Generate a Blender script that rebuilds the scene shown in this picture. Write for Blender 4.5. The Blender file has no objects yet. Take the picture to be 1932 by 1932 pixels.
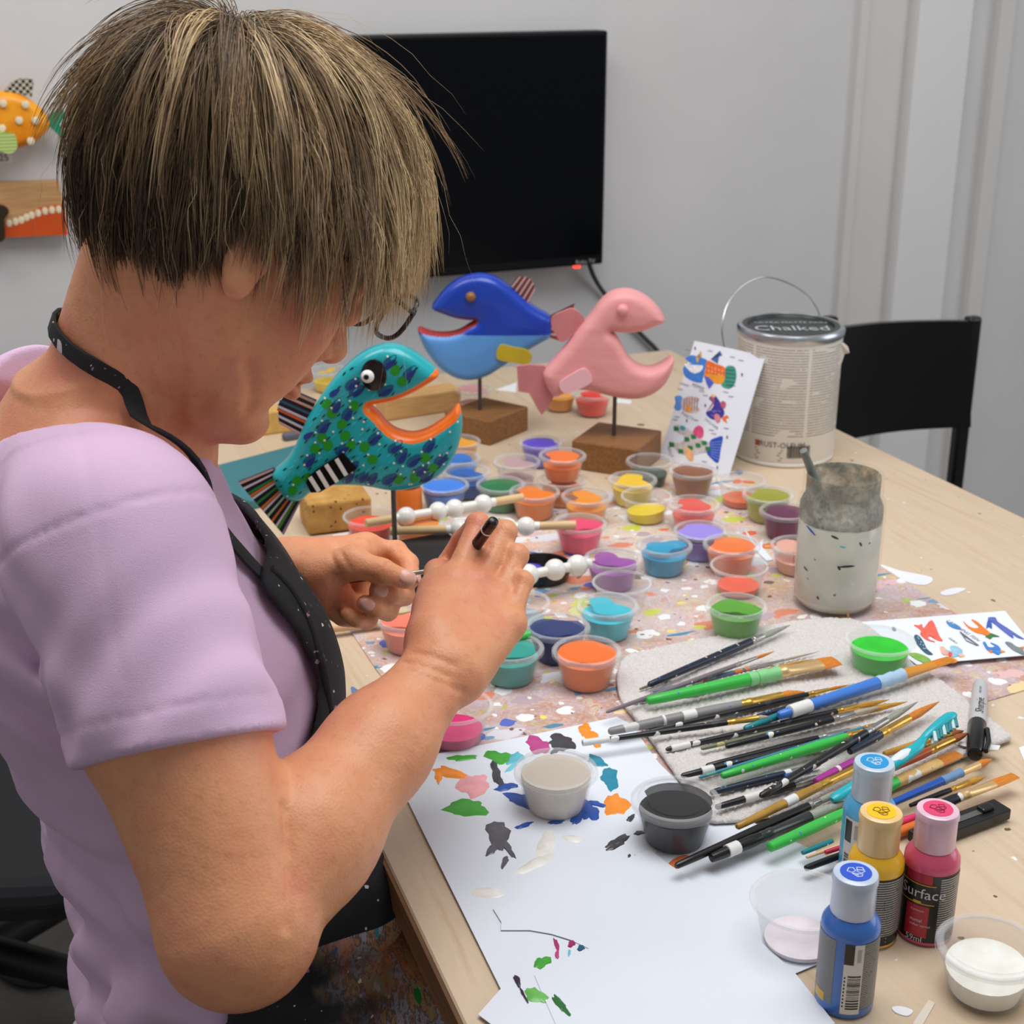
import bpy, bmesh, math, random
import numpy as np
from mathutils import Vector, Matrix
random.seed(7); np.random.seed(7)
S = bpy.context.scene
COL = S.collection

# ------------------------------------------------------------------ camera, light, exposure
CAM_H, PITCH, YAW, FPX = 1.41, math.radians(20.9), math.radians(21.6), 2800.0
cd = bpy.data.cameras.new('camera'); cam = bpy.data.objects.new('camera', cd); COL.objects.link(cam)
cam.location = (0, 0, CAM_H); cam.rotation_euler = (math.pi/2-PITCH, 0, -YAW)
cd.sensor_width = 36; cd.lens = 36*FPX/1932; cd.clip_start = .05; cd.clip_end = 60
cd.dof.use_dof = True; cd.dof.focus_distance = 1.12; cd.dof.aperture_fstop = 13
S.camera = cam
S.view_settings.view_transform = 'Standard'; S.view_settings.look = 'None'
S.view_settings.exposure = 0.12; S.view_settings.gamma = 1.0; S.view_settings.use_curve_mapping = False
S.cycles.max_bounces = 6; S.cycles.diffuse_bounces = 3; S.cycles.glossy_bounces = 3; S.cycles.transmission_bounces = 4; S.cycles.transparent_max_bounces = 16
w = bpy.data.worlds.new('room_ambience'); S.world = w; w.use_nodes = True
w.node_tree.nodes['Background'].inputs[0].default_value = (0.93, 0.96, 1.0, 1)
w.node_tree.nodes['Background'].inputs[1].default_value = 0.27
def area(name, loc, size, power, target, col=(1, .98, .96), sy=None):
    l = bpy.data.lights.new(name, 'AREA'); l.energy = power; l.size = size; l.color = col
    if sy: l.shape = 'RECTANGLE'; l.size_y = sy
    o = bpy.data.objects.new(name, l); COL.objects.link(o); o.location = loc
    o.rotation_euler = (Vector(target)-Vector(loc)).to_track_quat('-Z', 'Y').to_euler()
    return o
area('ceiling_light_over_table', (.75, .95, 2.65), 1.2, 28.5, (.72, 1.0, 0), col=(.98, .985, 1), sy=1.4)
area('ceiling_light_by_wall', (-.5, 1.7, 2.65), .6, 14, (-.4, 1.7, 0), col=(1, .98, .95), sy=1.2)
area('window_daylight', (3.3, .4, 1.7), 1.6, 15, (.6, 1.2, .9), col=(.92, .96, 1), sy=1.4)

# ------------------------------------------------------------------ picture -> place
F_ = np.array([math.sin(YAW)*math.cos(PITCH), math.cos(YAW)*math.cos(PITCH), -math.sin(PITCH)])
R_ = np.array([math.cos(YAW), -math.sin(YAW), 0.0])
U_ = np.cross(R_, F_)
EYE = np.array([0, 0, CAM_H])
TT = 0.75                                     # table-top height
def ray(px, py): return F_+R_*((px-966)/FPX)-U_*((py-966)/FPX)
def T(px, py, z=TT):                          # point of a horizontal surface
    d = ray(px, py); return EYE+d*((z-CAM_H)/d[2])
def PZ(px, py, Z): return EYE+ray(px, py)*Z    # point at a depth
def ONY(px, py, Y):
    d = ray(px, py); return EYE+d*(Y/d[1])
def depth(P): return float(np.dot(np.asarray(P)-EYE, F_))
def pxm(P): return depth(P)/FPX                # metres per pixel there

# ------------------------------------------------------------------ colour + materials
def lin(c): c = c/255.; return c/12.92 if c <= .04045 else ((c+.055)/1.055)**2.4
def C(r, g, b): return (lin(r), lin(g), lin(b), 1.0)
M = {}
def pm(name, col, rough=.5, metal=0, var=0, vscale=40, bump=0, bscale=200, spec=.5, sss=0, coat=0, stretch=None, col2=None, trans=0, alpha=1):
    if name in M: return M[name]
    m = bpy.data.materials.new(name); m.use_nodes = True; nt = m.node_tree; b = nt.nodes['Principled BSDF']
    b.inputs['Base Color'].default_value = col; b.inputs['Roughness'].default_value = rough
    b.inputs['Metallic'].default_value = metal; b.inputs['Specular IOR Level'].default_value = spec
    b.inputs['Coat Weight'].default_value = coat; b.inputs['Transmission Weight'].default_value = trans; b.inputs['Alpha'].default_value = alpha
    if sss: b.inputs['Subsurface Weight'].default_value = sss; b.inputs['Subsurface Radius'].default_value = (.012, .005, .003); b.inputs['Subsurface Scale'].default_value = .6
    if var or bump or col2:
        tc = nt.nodes.new('ShaderNodeTexCoord'); src = tc.outputs['Object']
        if stretch:
            mp = nt.nodes.new('ShaderNodeMapping'); mp.inputs['Scale'].default_value = stretch
            nt.links.new(src, mp.inputs[0]); src = mp.outputs[0]
    if var or col2:
        n = nt.nodes.new('ShaderNodeTexNoise'); n.inputs['Scale'].default_value = vscale; n.inputs['Detail'].default_value = 5
        nt.links.new(src, n.inputs['Vector'])
        r = nt.nodes.new('ShaderNodeValToRGB'); r.color_ramp.elements[0].position = .35; r.color_ramp.elements[1].position = .65
        if col2: a, c = col, col2
        else:
            a = tuple(min(1, x*(1-var)) for x in col[:3])+(1,); c = tuple(min(1, x*(1+var)) for x in col[:3])+(1,)
        r.color_ramp.elements[0].color = a; r.color_ramp.elements[1].color = c
        nt.links.new(n.outputs['Fac'], r.inputs[0]); nt.links.new(r.outputs[0], b.inputs['Base Color'])
    if bump:
        n2 = nt.nodes.new('ShaderNodeTexNoise'); n2.inputs['Scale'].default_value = bscale; n2.inputs['Detail'].default_value = 3
        nt.links.new(src, n2.inputs['Vector'])
        bp = nt.nodes.new('ShaderNodeBump'); bp.inputs['Strength'].default_value = bump; bp.inputs['Distance'].default_value = .001
        nt.links.new(n2.outputs['Fac'], bp.inputs['Height']); nt.links.new(bp.outputs[0], b.inputs['Normal'])
    M[name] = m; return m
def NT(name):
    m = bpy.data.materials.new(name); m.use_nodes = True; M[name] = m
    return m, m.node_tree, m.node_tree.nodes['Principled BSDF']
def mixc(nt, fac, a, b):
    n = nt.nodes.new('ShaderNodeMix'); n.data_type = 'RGBA'
    for v, s in ((fac, n.inputs[0]), (a, n.inputs[6]), (b, n.inputs[7])):
        if hasattr(v, 'is_linked') or hasattr(v, 'links'): nt.links.new(v, s)
        else: s.default_value = v
    return n.outputs[2]
def nmath(nt, op, a, b=None):
    n = nt.nodes.new('ShaderNodeMath'); n.operation = op
    for v, s in ((a, n.inputs[0]), (b, n.inputs[1])):
        if v is None: continue
        if hasattr(v, 'links'): nt.links.new(v, s)
        else: s.default_value = v
    return n.outputs[0]
def noise(nt, vec, scale, detail=4, rough=.5):
    n = nt.nodes.new('ShaderNodeTexNoise'); n.inputs['Scale'].default_value = scale; n.inputs['Detail'].default_value = detail; n.inputs['Roughness'].default_value = rough
    if vec is not None: nt.links.new(vec, n.inputs['Vector'])
    return n
def ramp(nt, src, stops, interp='LINEAR'):
    r = nt.nodes.new('ShaderNodeValToRGB'); r.color_ramp.interpolation = interp; cr = r.color_ramp
    while len(cr.elements) < len(stops): cr.elements.new(.5)
    for e, (p, c) in zip(cr.elements, stops): e.position = p; e.color = c
    nt.links.new(src, r.inputs[0]); return r.outputs[0]
def clearplastic(name, tint, haze=.16, rough=.08, gloss=.9):
    """thin clear plastic: mostly see-through, a milky share and a glossy reflection"""
    if name in M: return M[name]
    m, nt, b = NT(name)
    b.inputs['Base Color'].default_value = tint; b.inputs['Roughness'].default_value = rough; b.inputs['Specular IOR Level'].default_value = gloss
    tr = nt.nodes.new('ShaderNodeBsdfTransparent'); tr.inputs[0].default_value = (.97, .97, .97, 1)
    lw = nt.nodes.new('ShaderNodeLayerWeight'); lw.inputs[0].default_value = .35
    f = nmath(nt, 'ADD', nmath(nt, 'MULTIPLY', lw.outputs['Facing'], (.42 if haze > .2 else (.035 if haze < .03 else .12))), haze)
    mx = nt.nodes.new('ShaderNodeMixShader'); nt.links.new(f, mx.inputs[0]); nt.links.new(tr.outputs[0], mx.inputs[1]); nt.links.new(b.outputs[0], mx.inputs[2])
    nt.links.new(mx.outputs[0], nt.nodes['Material Output'].inputs[0])
    return m

# ------------------------------------------------------------------ shapes: each returns (verts, faces)
def join(*parts):
    V, Fc = [], []
    for v, f in parts:
        o = len(V); V += [tuple(x) for x in v]; Fc += [tuple(i+o for i in q) for q in f]
    return V, Fc
def box(c, s, rz=0):
    cx, cy, cz = c; a, b, h = s[0]/2, s[1]/2, s[2]/2; V = []
    for z in (-h, h):
        for x, y in ((-a, -b), (a, -b), (a, b), (-a, b)):
            V.append((cx+x*math.cos(rz)-y*math.sin(rz), cy+x*math.sin(rz)+y*math.cos(rz), cz+z))
    return V, [(3, 2, 1, 0), (4, 5, 6, 7), (0, 1, 5, 4), (1, 2, 6, 5), (2, 3, 7, 6), (3, 0, 4, 7)]
def lathe(prof, n=32, cap0=True, cap1=True):
    V = [(r*math.cos(2*math.pi*i/n), r*math.sin(2*math.pi*i/n), z) for r, z in prof for i in range(n)]
    Fc = [(k*n+i, k*n+(i+1) % n, (k+1)*n+(i+1) % n, (k+1)*n+i) for k in range(len(prof)-1) for i in range(n)]
    if cap0: Fc.append(tuple(reversed(range(n))))
    if cap1: Fc.append(tuple(range((len(prof)-1)*n, len(prof)*n)))
    return V, Fc
def frame_for(d, up=(0, 0, 1)):
    d = np.asarray(d, float); d = d/np.linalg.norm(d); u = np.asarray(up, float)
    if abs(np.dot(u, d)) > .95: u = np.array([1., 0, 0])
    s = np.cross(u, d); s /= np.linalg.norm(s); return d, s, np.cross(d, s)
def tube(pts, rad, n=10, flat=1.0, up=(0, 0, 1), caps=True):
    pts = [np.asarray(p, float) for p in pts]; V, Fc = [], []
    if np.isscalar(rad): rad = [rad]*len(pts)
    for i, p in enumerate(pts):
        d = pts[min(i+1, len(pts)-1)]-pts[max(i-1, 0)]; _, s, u = frame_for(d, up)
        fl = flat[i] if isinstance(flat, (list, tuple)) else flat
        for k in range(n):
            a = 2*math.pi*k/n; V.append(tuple(p+s*math.cos(a)*rad[i]+u*math.sin(a)*rad[i]*fl))
    for i in range(len(pts)-1):
        for k in range(n): Fc.append((i*n+k, i*n+(k+1) % n, (i+1)*n+(k+1) % n, (i+1)*n+k))
    if caps: Fc.append(tuple(reversed(range(n)))); Fc.append(tuple(range((len(pts)-1)*n, len(pts)*n)))
    return V, Fc
def prism(poly, z0, z1):
    n = len(poly); a = sum(poly[i][0]*poly[(i+1) % n][1]-poly[(i+1) % n][0]*poly[i][1] for i in range(n))
    if a < 0: poly = poly[::-1]
    V = [(p[0], p[1], z0) for p in poly]+[(p[0], p[1], z1) for p in poly]
    return V, [tuple(reversed(range(n))), tuple(range(n, 2*n))]+[(i, (i+1) % n, n+(i+1) % n, n+i) for i in range(n)]
def smooth_poly(P, k=6, closed=True):
    P = [np.asarray(p, float) for p in P]; n = len(P); out = []
    for i in range(n if closed else n-1):
        g = (lambda j: P[j % n]) if closed else (lambda j: P[max(0, min(n-1, j))])
        a, b, c, d = g(i-1), g(i), g(i+1), g(i+2)
        for t in np.arange(k)/k:
            out.append(.5*((2*b)+(c-a)*t+(2*a-5*b+4*c-d)*t*t+(3*b-a-3*c+d)*t**3))
    if not closed: out.append(P[-1])
    return out
def sphere(c, r, n=16, m=10, sc=(1, 1, 1)):
    prof = [(math.sin(math.pi*i/m), -math.cos(math.pi*i/m)) for i in range(1, m)]
    v, f = lathe(prof, n)
    return [(c[0]+x*r*sc[0], c[1]+y*r*sc[1], c[2]+z*r*sc[2]) for x, y, z in v], f
def xf(vf, loc=(0, 0, 0), axes=None):
    """move a shape: axes = (ex, ey, ez) world directions of its local axes"""
    V, Fc = vf
    A = np.array(V, float)
    if axes is not None: A = A@np.array(axes, float)
    A = A+np.asarray(loc, float); return [tuple(p) for p in A], Fc
def mk(name, vf, mat, parent=None, smooth=True, loc=None, rotz=0, auto=40):
    V, Fc = vf
    me = bpy.data.meshes.new(name); me.from_pydata([tuple(map(float, v)) for v in V], [], [list(map(int, f)) for f in Fc]); me.validate()
    return mkme(name, me, mat, parent, smooth, loc, rotz, auto)
def mkme(name, me, mat, parent=None, smooth=True, loc=None, rotz=0, auto=40):
    for x in (mat if isinstance(mat, (list, tuple)) else [mat]):
        if len(me.materials) < 8: me.materials.append(x)
    if smooth and len(me.polygons):
        me.shade_smooth()
        if auto: me.set_sharp_from_angle(angle=math.radians(auto))
    o = bpy.data.objects.new(name, me); COL.objects.link(o)
    if parent is not None: o.parent = parent
    if loc is not None: o.location = [float(x) for x in loc]
    if rotz: o.rotation_euler[2] = rotz
    return o
def tag(o, label, cat, group=None):
    o['label'] = label; o['category'] = cat
    if group: o['group'] = group
    return o
def thing(name, label, cat, loc=(0, 0, 0), rotz=0, group=None):
    o = bpy.data.objects.new(name, None); COL.objects.link(o); o.empty_display_size = .02
    o.location = [float(x) for x in loc]; o.rotation_euler[2] = rotz
    return tag(o, label, cat, group)
def struct(o): o['kind'] = 'structure'; return o
def bev(o, wd=.002, seg=2):
    b = o.modifiers.new('bevel', 'BEVEL'); b.width = wd; b.segments = seg; b.limit_method = 'ANGLE'; b.angle_limit = .6; return o
_tc = {}
def text(s, size, shear=0):
    """lettering as flat faces in the XY plane, starting at the origin"""
    k = (s, shear)
    if k not in _tc:
        cu = bpy.data.curves.new('lettering', 'FONT'); cu.body = s; cu.size = 1; cu.shear = shear; cu.resolution_u = 2
        o = bpy.data.objects.new('lettering', cu); COL.objects.link(o)
        me = bpy.data.meshes.new_from_object(o.evaluated_get(bpy.context.evaluated_depsgraph_get()))
        _tc[k] = ([tuple(v.co) for v in me.vertices], [tuple(p.vertices) for p in me.polygons])
        bpy.data.objects.remove(o); bpy.data.curves.remove(cu); bpy.data.meshes.remove(me)
    V, Fc = _tc[k]
    return [(x*size, y*size, 0) for x, y, z in V], Fc
def wrapcyl(vf, r, a0, z0):
    """bend flat lettering (x along the girth, y up) round a vertical cylinder"""
    V, Fc = vf
    return [(r*math.cos(a0+x/r), r*math.sin(a0+x/r), z0+y) for x, y, z in V], Fc

# ------------------------------------------------------------------ signed-distance bodies -> one continuous mesh
def v3(*a): return np.array(a, float)
class Cone:      # round cone a(r1)-b(r2); flat squashes it along an axis
    def __init__(s, a, b, r1, r2, k=.01, op='add', flat=None, fax=None):
        s.a, s.b, s.r1, s.r2, s.k, s.op = np.asarray(a, float), np.asarray(b, float), r1, r2, k, op
        s.flat = flat; s.fax = None if fax is None else np.asarray(fax, float)/np.linalg.norm(fax)
    def __call__(s, P):
        q = P-s.a; ba = s.b-s.a
        if s.flat is not None:
            q = q+np.outer(q@s.fax, s.fax)*(1/s.flat-1); ba = ba+s.fax*(ba@s.fax)*(1/s.flat-1)
        L = max(ba@ba, 1e-9); h = np.clip(q@ba/L, 0, 1); d = np.linalg.norm(q-h[:, None]*ba, axis=1)-(s.r1+(s.r2-s.r1)*h)
        return d*(s.flat if (s.flat is not None and s.flat < 1) else 1)
class Ell:       # ellipsoid with axes (rows)
    def __init__(s, c, r, axes=None, k=.01, op='add'):
        s.c, s.r, s.k, s.op = np.asarray(c, float), np.asarray(r, float), k, op
        s.A = np.eye(3) if axes is None else np.asarray(axes, float)
    def __call__(s, P):
        q = (P-s.c)@s.A.T; k0 = np.linalg.norm(q/s.r, axis=1); k1 = np.linalg.norm(q/s.r**2, axis=1)+1e-9
        return k0*(k0-1)/k1
class Fn:
    def __init__(s, f, k=.01, op='add'): s.f, s.k, s.op = f, k, op
    def __call__(s, P): return s.f(P)
def smin(a, b, k):
    h = np.maximum(k-np.abs(a-b), 0)/k; return np.minimum(a, b)-h*h*k*.25
def evalsdf(prims, P, keep=None):
    d = np.full(len(P), 9.0)
    for i, p in enumerate(prims):
        if keep is not None and not keep[i]: continue
        e = p(P)
        if p.op == 'add': d = smin(d, e, p.k)
        elif p.op == 'sub': d = -smin(-d, e, p.k)
        elif p.op == 'and': d = -smin(-d, -e, p.k)
    return d
def polygonise(prims, lo, hi, h, B=16, post=None, margin=1.0):
    """naive surface nets over the blocks near the surface; returns verts (N,3), quads (M,4)"""
    lo = np.asarray(lo, float); n = np.ceil((np.asarray(hi)-lo)/h).astype(int)+1; nb = (n+B-1)//B
    I = np.stack(np.meshgrid(*[np.arange(k) for k in nb], indexing='ij'), -1).reshape(-1, 3)
    cen = lo+(I*B+B/2)*h; rad = B*h*.5*1.7321
    D = np.stack([p(cen) for p in prims], 1)
    tot = evalsdf(prims, cen)
    if post is not None: tot = tot-margin*.012
    act = np.abs(tot) < rad*1.25+.006
    g = np.arange(B+1); G = np.stack(np.meshgrid(g, g, g, indexing='ij'), -1).reshape(-1, 3)
    big = np.int64(1) << 20
    key = lambda c: (c[:, 0].astype(np.int64)*big+c[:, 1])*big+c[:, 2]
    KV, VV, FF = [], [], []
    corner = np.array([(a, b, c) for a in (0, 1) for b in (0, 1) for c in (0, 1)])
    edges = [(i, j) for i in range(8) for j in range(i+1, 8) if np.abs(corner[i]-corner[j]).sum() == 1]
    for bi in np.nonzero(act)[0]:
        base = I[bi]*B
        keep = [(D[bi, i] < max(tot[bi], 0)+2.6*rad+p.k*2) if p.op == 'add' else (True if p.op == 'and' else D[bi, i] < 2*rad+p.k*2) for i, p in enumerate(prims)]
        P = lo+(base+G)*h
        d = evalsdf(prims, P, keep)
        if post is not None: d = post(P, d)
        if d.min() > 0 or d.max() < 0: continue
        d = d.reshape(B+1, B+1, B+1)
        s = d < 0
        c8 = np.stack([d[a:a+B, b:b+B, c:c+B] for a, b, c in corner], -1).reshape(-1, 8)
        s8 = c8 < 0; cnt = s8.sum(1); cell = np.nonzero((cnt > 0) & (cnt < 8))[0]
        if len(cell) == 0: continue
        cc = np.stack(np.unravel_index(cell, (B, B, B)), 1); v8 = c8[cell]
        acc = np.zeros((len(cell), 3)); num = np.zeros(len(cell))
        for i, j in edges:
            a, b = v8[:, i], v8[:, j]; x = (a < 0) != (b < 0); t = np.where(x, a/np.where(x, a-b, 1), 0)
            acc += np.where(x[:, None], corner[i]+t[:, None]*(corner[j]-corner[i]), 0); num += x
        VV.append(lo+(base+cc+acc/num[:, None])*h); KV.append(key(base+cc+1))
        for ax in range(3):
            e = [slice(0, B)]*3; f = [slice(0, B)]*3; f[ax] = slice(1, B+1)
            x = s[tuple(e)] != s[tuple(f)]; q = np.stack(np.nonzero(x), 1)
            if len(q) == 0: continue
            neg = s[tuple(e)][tuple(q.T)]
            u, v = [(1, 2), (2, 0), (0, 1)][ax]
            du = np.zeros(3, int); du[u] = 1; dv = np.zeros(3, int); dv[v] = 1
            c0 = base+q+1
            quad = np.stack([key(c0-du-dv), key(c0-dv), key(c0), key(c0-du)], 1)
            quad[~neg] = quad[~neg][:, ::-1]; FF.append(quad)
    KV = np.concatenate(KV); VV = np.concatenate(VV); FF = np.concatenate(FF)
    o = np.argsort(KV); KV, VV = KV[o], VV[o]
    ix = np.searchsorted(KV, FF); ix = np.clip(ix, 0, len(KV)-1); ok = (KV[ix] == FF).all(1)
    return VV, ix[ok]
def npmesh(name, V, Q):
    me = bpy.data.meshes.new(name); k = Q.shape[1]
    me.vertices.add(len(V)); me.vertices.foreach_set('co', np.asarray(V, np.float32).ravel())
    me.loops.add(Q.size); me.loops.foreach_set('vertex_index', np.asarray(Q, np.int32).ravel())
    me.polygons.add(len(Q)); me.polygons.foreach_set('loop_start', np.arange(0, Q.size, k, dtype=np.int32))
    me.update(calc_edges=True); me.validate(); return me
def polysdf(poly, X, Y):
    d = np.full(X.shape, 1e9); s = np.ones(X.shape); n = len(poly)
    for i in range(n):
        ax, ay = poly[i][0], poly[i][1]; bx, by = poly[i-1][0], poly[i-1][1]
        ex, ey = bx-ax, by-ay; wx, wy = X-ax, Y-ay
        t = np.clip((wx*ex+wy*ey)/(ex*ex+ey*ey+1e-18), 0, 1); d = np.minimum(d, (wx-ex*t)**2+(wy-ey*t)**2)
        c = np.stack([Y >= ay, Y < by, ex*wy > ey*wx]); s = np.where(c.all(0) | (~c).all(0), -s, s)
    return s*np.sqrt(d)
def slab(poly, t, r, h, dome=0.0):
    """a board cut to an outline (x,y), thickness 2t along z, edges rounded by r, faces domed a little"""
    P = np.array(poly)[:, :2]; lo = np.append(P.min(0)-3*h, -t-3*h-dome); hi = np.append(P.max(0)+3*h, t+3*h+dome)
    n = np.ceil((hi-lo)/h).astype(int)+1
    gx, gy, gz = [lo[i]+np.arange(n[i])*h for i in range(3)]
    X, Y = np.meshgrid(gx, gy, indexing='ij'); d2 = polysdf(P, X, Y)
    a = d2[:, :, None]+r; tt = t+(dome*np.sqrt(np.clip(-d2/.05, 0, 1)) if dome else 0)
    b = (np.abs(gz)[None, None, :]-(tt[:, :, None] if dome else t))+r
    d = np.sqrt(np.maximum(a, 0)**2+np.maximum(b, 0)**2)+np.minimum(np.maximum(a, b), 0)-r
    return gridnets(d, lo, h)
def gridnets(d, lo, h):
    s = d < 0; n = np.array(d.shape)-1
    corner = np.array([(a, b, c) for a in (0, 1) for b in (0, 1) for c in (0, 1)])
    c8 = np.stack([d[a:a+n[0], b:b+n[1], c:c+n[2]] for a, b, c in corner], -1).reshape(-1, 8)
    cnt = (c8 < 0).sum(1); cell = np.nonzero((cnt > 0) & (cnt < 8))[0]; v8 = c8[cell]
    cc = np.stack(np.unravel_index(cell, tuple(n)), 1); acc = np.zeros((len(cell), 3)); num = np.zeros(len(cell))
    for i in range(8):
        for j in range(i+1, 8):
            if np.abs(corner[i]-corner[j]).sum() != 1: continue
            a, b = v8[:, i], v8[:, j]; x = (a < 0) != (b < 0); t = np.where(x, a/np.where(x, a-b, 1), 0)
            acc += np.where(x[:, None], corner[i]+t[:, None]*(corner[j]-corner[i]), 0); num += x
    V = lo+(cc+acc/num[:, None])*h; idx = np.full(tuple(n), -1); idx[tuple(cc.T)] = np.arange(len(cell)); FF = []
    for ax in range(3):
        e = [slice(1, -1)]*3; f = [slice(1, -1)]*3; e[ax] = slice(0, -1); f[ax] = slice(1, None)
        q = np.stack(np.nonzero(s[tuple(e)] != s[tuple(f)]), 1)
        if len(q) == 0: continue
        o = np.ones(3, int); o[ax] = 0; c0 = q+o; neg = s[tuple(c0.T)]
        u, v = [(1, 2), (2, 0), (0, 1)][ax]; du = np.zeros(3, int); du[u] = 1; dv = np.zeros(3, int); dv[v] = 1
        quad = np.stack([idx[tuple((c0-du-dv).T)], idx[tuple((c0-dv).T)], idx[tuple(c0.T)], idx[tuple((c0-du).T)]], 1)
        quad[~neg] = quad[~neg][:, ::-1]; FF.append(quad)
    return V, np.concatenate(FF)
# ------------------------------------------------------------------ the room
WALLY = 2.6
wallm = pm('wall_paint', C(216, 214, 213), .75, var=.02, vscale=6, bump=.05, bscale=300)
m, nt, b = NT('grey_floor'); tc = nt.nodes.new('ShaderNodeTexCoord')
n1 = noise(nt, tc.outputs['Object'], 3, 6); n2 = noise(nt, tc.outputs['Object'], 90, 3)
f = nmath(nt, 'ADD', nmath(nt, 'MULTIPLY', n1.outputs['Fac'], .6), nmath(nt, 'MULTIPLY', n2.outputs['Fac'], .4))
nt.links.new(ramp(nt, f, [(.3, C(96, 92, 86)), (.7, C(122, 117, 110))]), b.inputs['Base Color']); b.inputs['Roughness'].default_value = .45
struct(mk('floor', box((.9, .8, -.05), (6.4, 4.6, .1)), M['grey_floor'], smooth=False))
struct(mk('wall_back', box((.9, WALLY+.06, 1.35), (6.4, .12, 2.7)), wallm, smooth=False))
struct(mk('ceiling', box((.9, .8, 2.75), (6.4, 4.6, .1)), pm('ceiling_white', C(235, 234, 232), .8, var=.01), smooth=False))
trimm = pm('trim_paint', C(216, 212, 208), .6, var=.015, vscale=5)
trimb = pm('trim_lit_tone', C(230, 228, 227), .5, var=.01, vscale=5)  # lighter trim colour carries the brightness of the lit band
def wallx(px): return ONY(px, 300, WALLY)[0]
xs = [wallx(p) for p in (1597, 1612, 1684, 1694, 1790, 1846, 1872)]
struct(mk('trim_1', join(box(((xs[0]+xs[1])/2, WALLY-.006, 1.35), (xs[1]-xs[0], .012, 2.7)), box(((xs[1]+xs[2])/2, WALLY-.003, 1.35), (xs[2]-xs[1], .006, 2.7))), trimm, smooth=False))
struct(mk('trim_2', box(((xs[3]+xs[4])/2, WALLY-.014, 1.35), (xs[4]-xs[3], .028, 2.7)), trimb, smooth=False))
struct(mk('trim_3', box(((xs[5]+xs[6])/2, WALLY-.010, 1.35), (xs[6]-xs[5], .02, 2.7)), trimm, smooth=False))
struct(mk('baseboard_back', box((.9, WALLY-.007, .05), (6.4, .014, .1)), trimm, smooth=False))

# ------------------------------------------------------------------ television + cord
tvk = pm('tv_black_frame', (.005, .005, .006, 1), .4, spec=.2); scr = pm('tv_dark_screen', (.003, .0035, .005, 1), .16, spec=.10)
a = ONY(1142, 57, WALLY-.06); b2 = ONY(1140, 495, WALLY-.06)
tw, th = .735, a[2]-b2[2]; tx0, tz0 = a[0]-tw, b2[2]
tv = thing('television', 'flat black wall-mounted television, switched off, behind the painter', 'television', ((tx0+a[0])/2, WALLY-.05, tz0))
bev(mk('housing', box((0, 0, th/2), (tw, .045, th)), tvk, tv, smooth=False), .004)
mk('screen', box((0, -.0235, th/2+.006), (tw-.014, .002, th-.026)), scr, tv, smooth=False)
mk('wall_bracket', box((0, .034, th/2), (.3, .03, .2)), tvk, tv, smooth=False)
mk('lettering', xf(text('Roku TV', .011), (tw/2-.058, -.0252, .004), ((1, 0, 0), (0, 0, 1), (0, -1, 0))), pm('tv_lettering_grey', C(170, 170, 170), .5), tv, smooth=False)
m, nt, b = NT('red_standby_light'); b.inputs['Base Color'].default_value = (1, .05, .02, 1); b.inputs['Emission Color'].default_value = (1, .06, .03, 1); b.inputs['Emission Strength'].default_value = 2
mk('standby_light', box((tw/2-.05, -.012, -.003), (.012, .008, .005)), m, tv, smooth=False)
cp = [ONY(1112, 500, WALLY-.03), ONY(1122, 525, WALLY-.02), ONY(1140, 553, WALLY-.014), ONY(1180, 600, WALLY-.012), ONY(1215, 636, WALLY-.012), ONY(1245, 668, WALLY-.012), ONY(1290, 740, WALLY-.016), ONY(1300, 900, WALLY-.016)]
cp = smooth_poly(cp, 6, False)
tag(mk('power_cord', tube(cp, .0045, 8), pm('cord_grey_black', C(58, 58, 60), .5)), 'dark grey power cord hanging from the television down the wall', 'cord')

# ------------------------------------------------------------------ left wall decorations
fy = WALLY-.03
def wallpoly(pts, y0, y1):
    P = [ONY(x, y, y0) for x, y in pts]; Q = [(p[0], p[2]) for p in P]
    v, f = prism(Q, 0, 1); return [(x, y0+(y1-y0)*(1-t), z) for x, z, t in v], [tuple(reversed(q)) for q in f]
wf = thing('wall_fish', 'orange spotted wooden fish with green tail hung on the wall', 'wall art', ONY(0, 230, WALLY))
base = np.array(wf.location)
def rel(vf): return [tuple(np.array(v)-base) for v in vf[0]], vf[1]
out = smooth_poly([(-150, 225), (-120, 190), (-60, 172), (0, 171), (35, 176), (70, 197), (91, 222), (93, 240), (70, 265), (35, 279), (0, 280), (-60, 275), (-120, 260)], 5)
P2 = np.array([(ONY(x, y, fy-.012)[0]-base[0], ONY(x, y, fy-.012)[2]-base[2]) for x, y in out])
V, Q = slab(P2, .016, .014, .003, dome=.006); V = V[:, [0, 2, 1]]*np.array([1, -1, 1])+np.array([0, fy-.012-base[1], 0])
m, nt, b = NT('orange_fish_paint'); tc = nt.nodes.new('ShaderNodeTexCoord'); n1 = noise(nt, tc.outputs['Object'], 25, 4)
nt.links.new(ramp(nt, n1.outputs['Fac'], [(.35, C(240, 140, 12)), (.65, C(252, 172, 30))]), b.inputs['Base Color']); b.inputs['Roughness'].default_value = .35
mk('body', ([], []), m)  # placeholder removed below
bpy.data.objects.remove(COL.objects['body'])
mkme('body', npmesh('body', V, Q[:, ::-1]), m, wf, auto=0)
mk('tail', rel(wallpoly([(91, 218), (116, 204), (125, 218), (112, 235), (127, 250), (118, 263), (95, 240)], fy-.02, fy-.008)), pm('tail_green', C(18, 140, 100), .5), wf, smooth=False)
m, nt, b = NT('checked_fin'); tc = nt.nodes.new('ShaderNodeTexCoord'); ck = nt.nodes.new('ShaderNodeTexChecker'); ck.inputs['Scale'].default_value = 190
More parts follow.
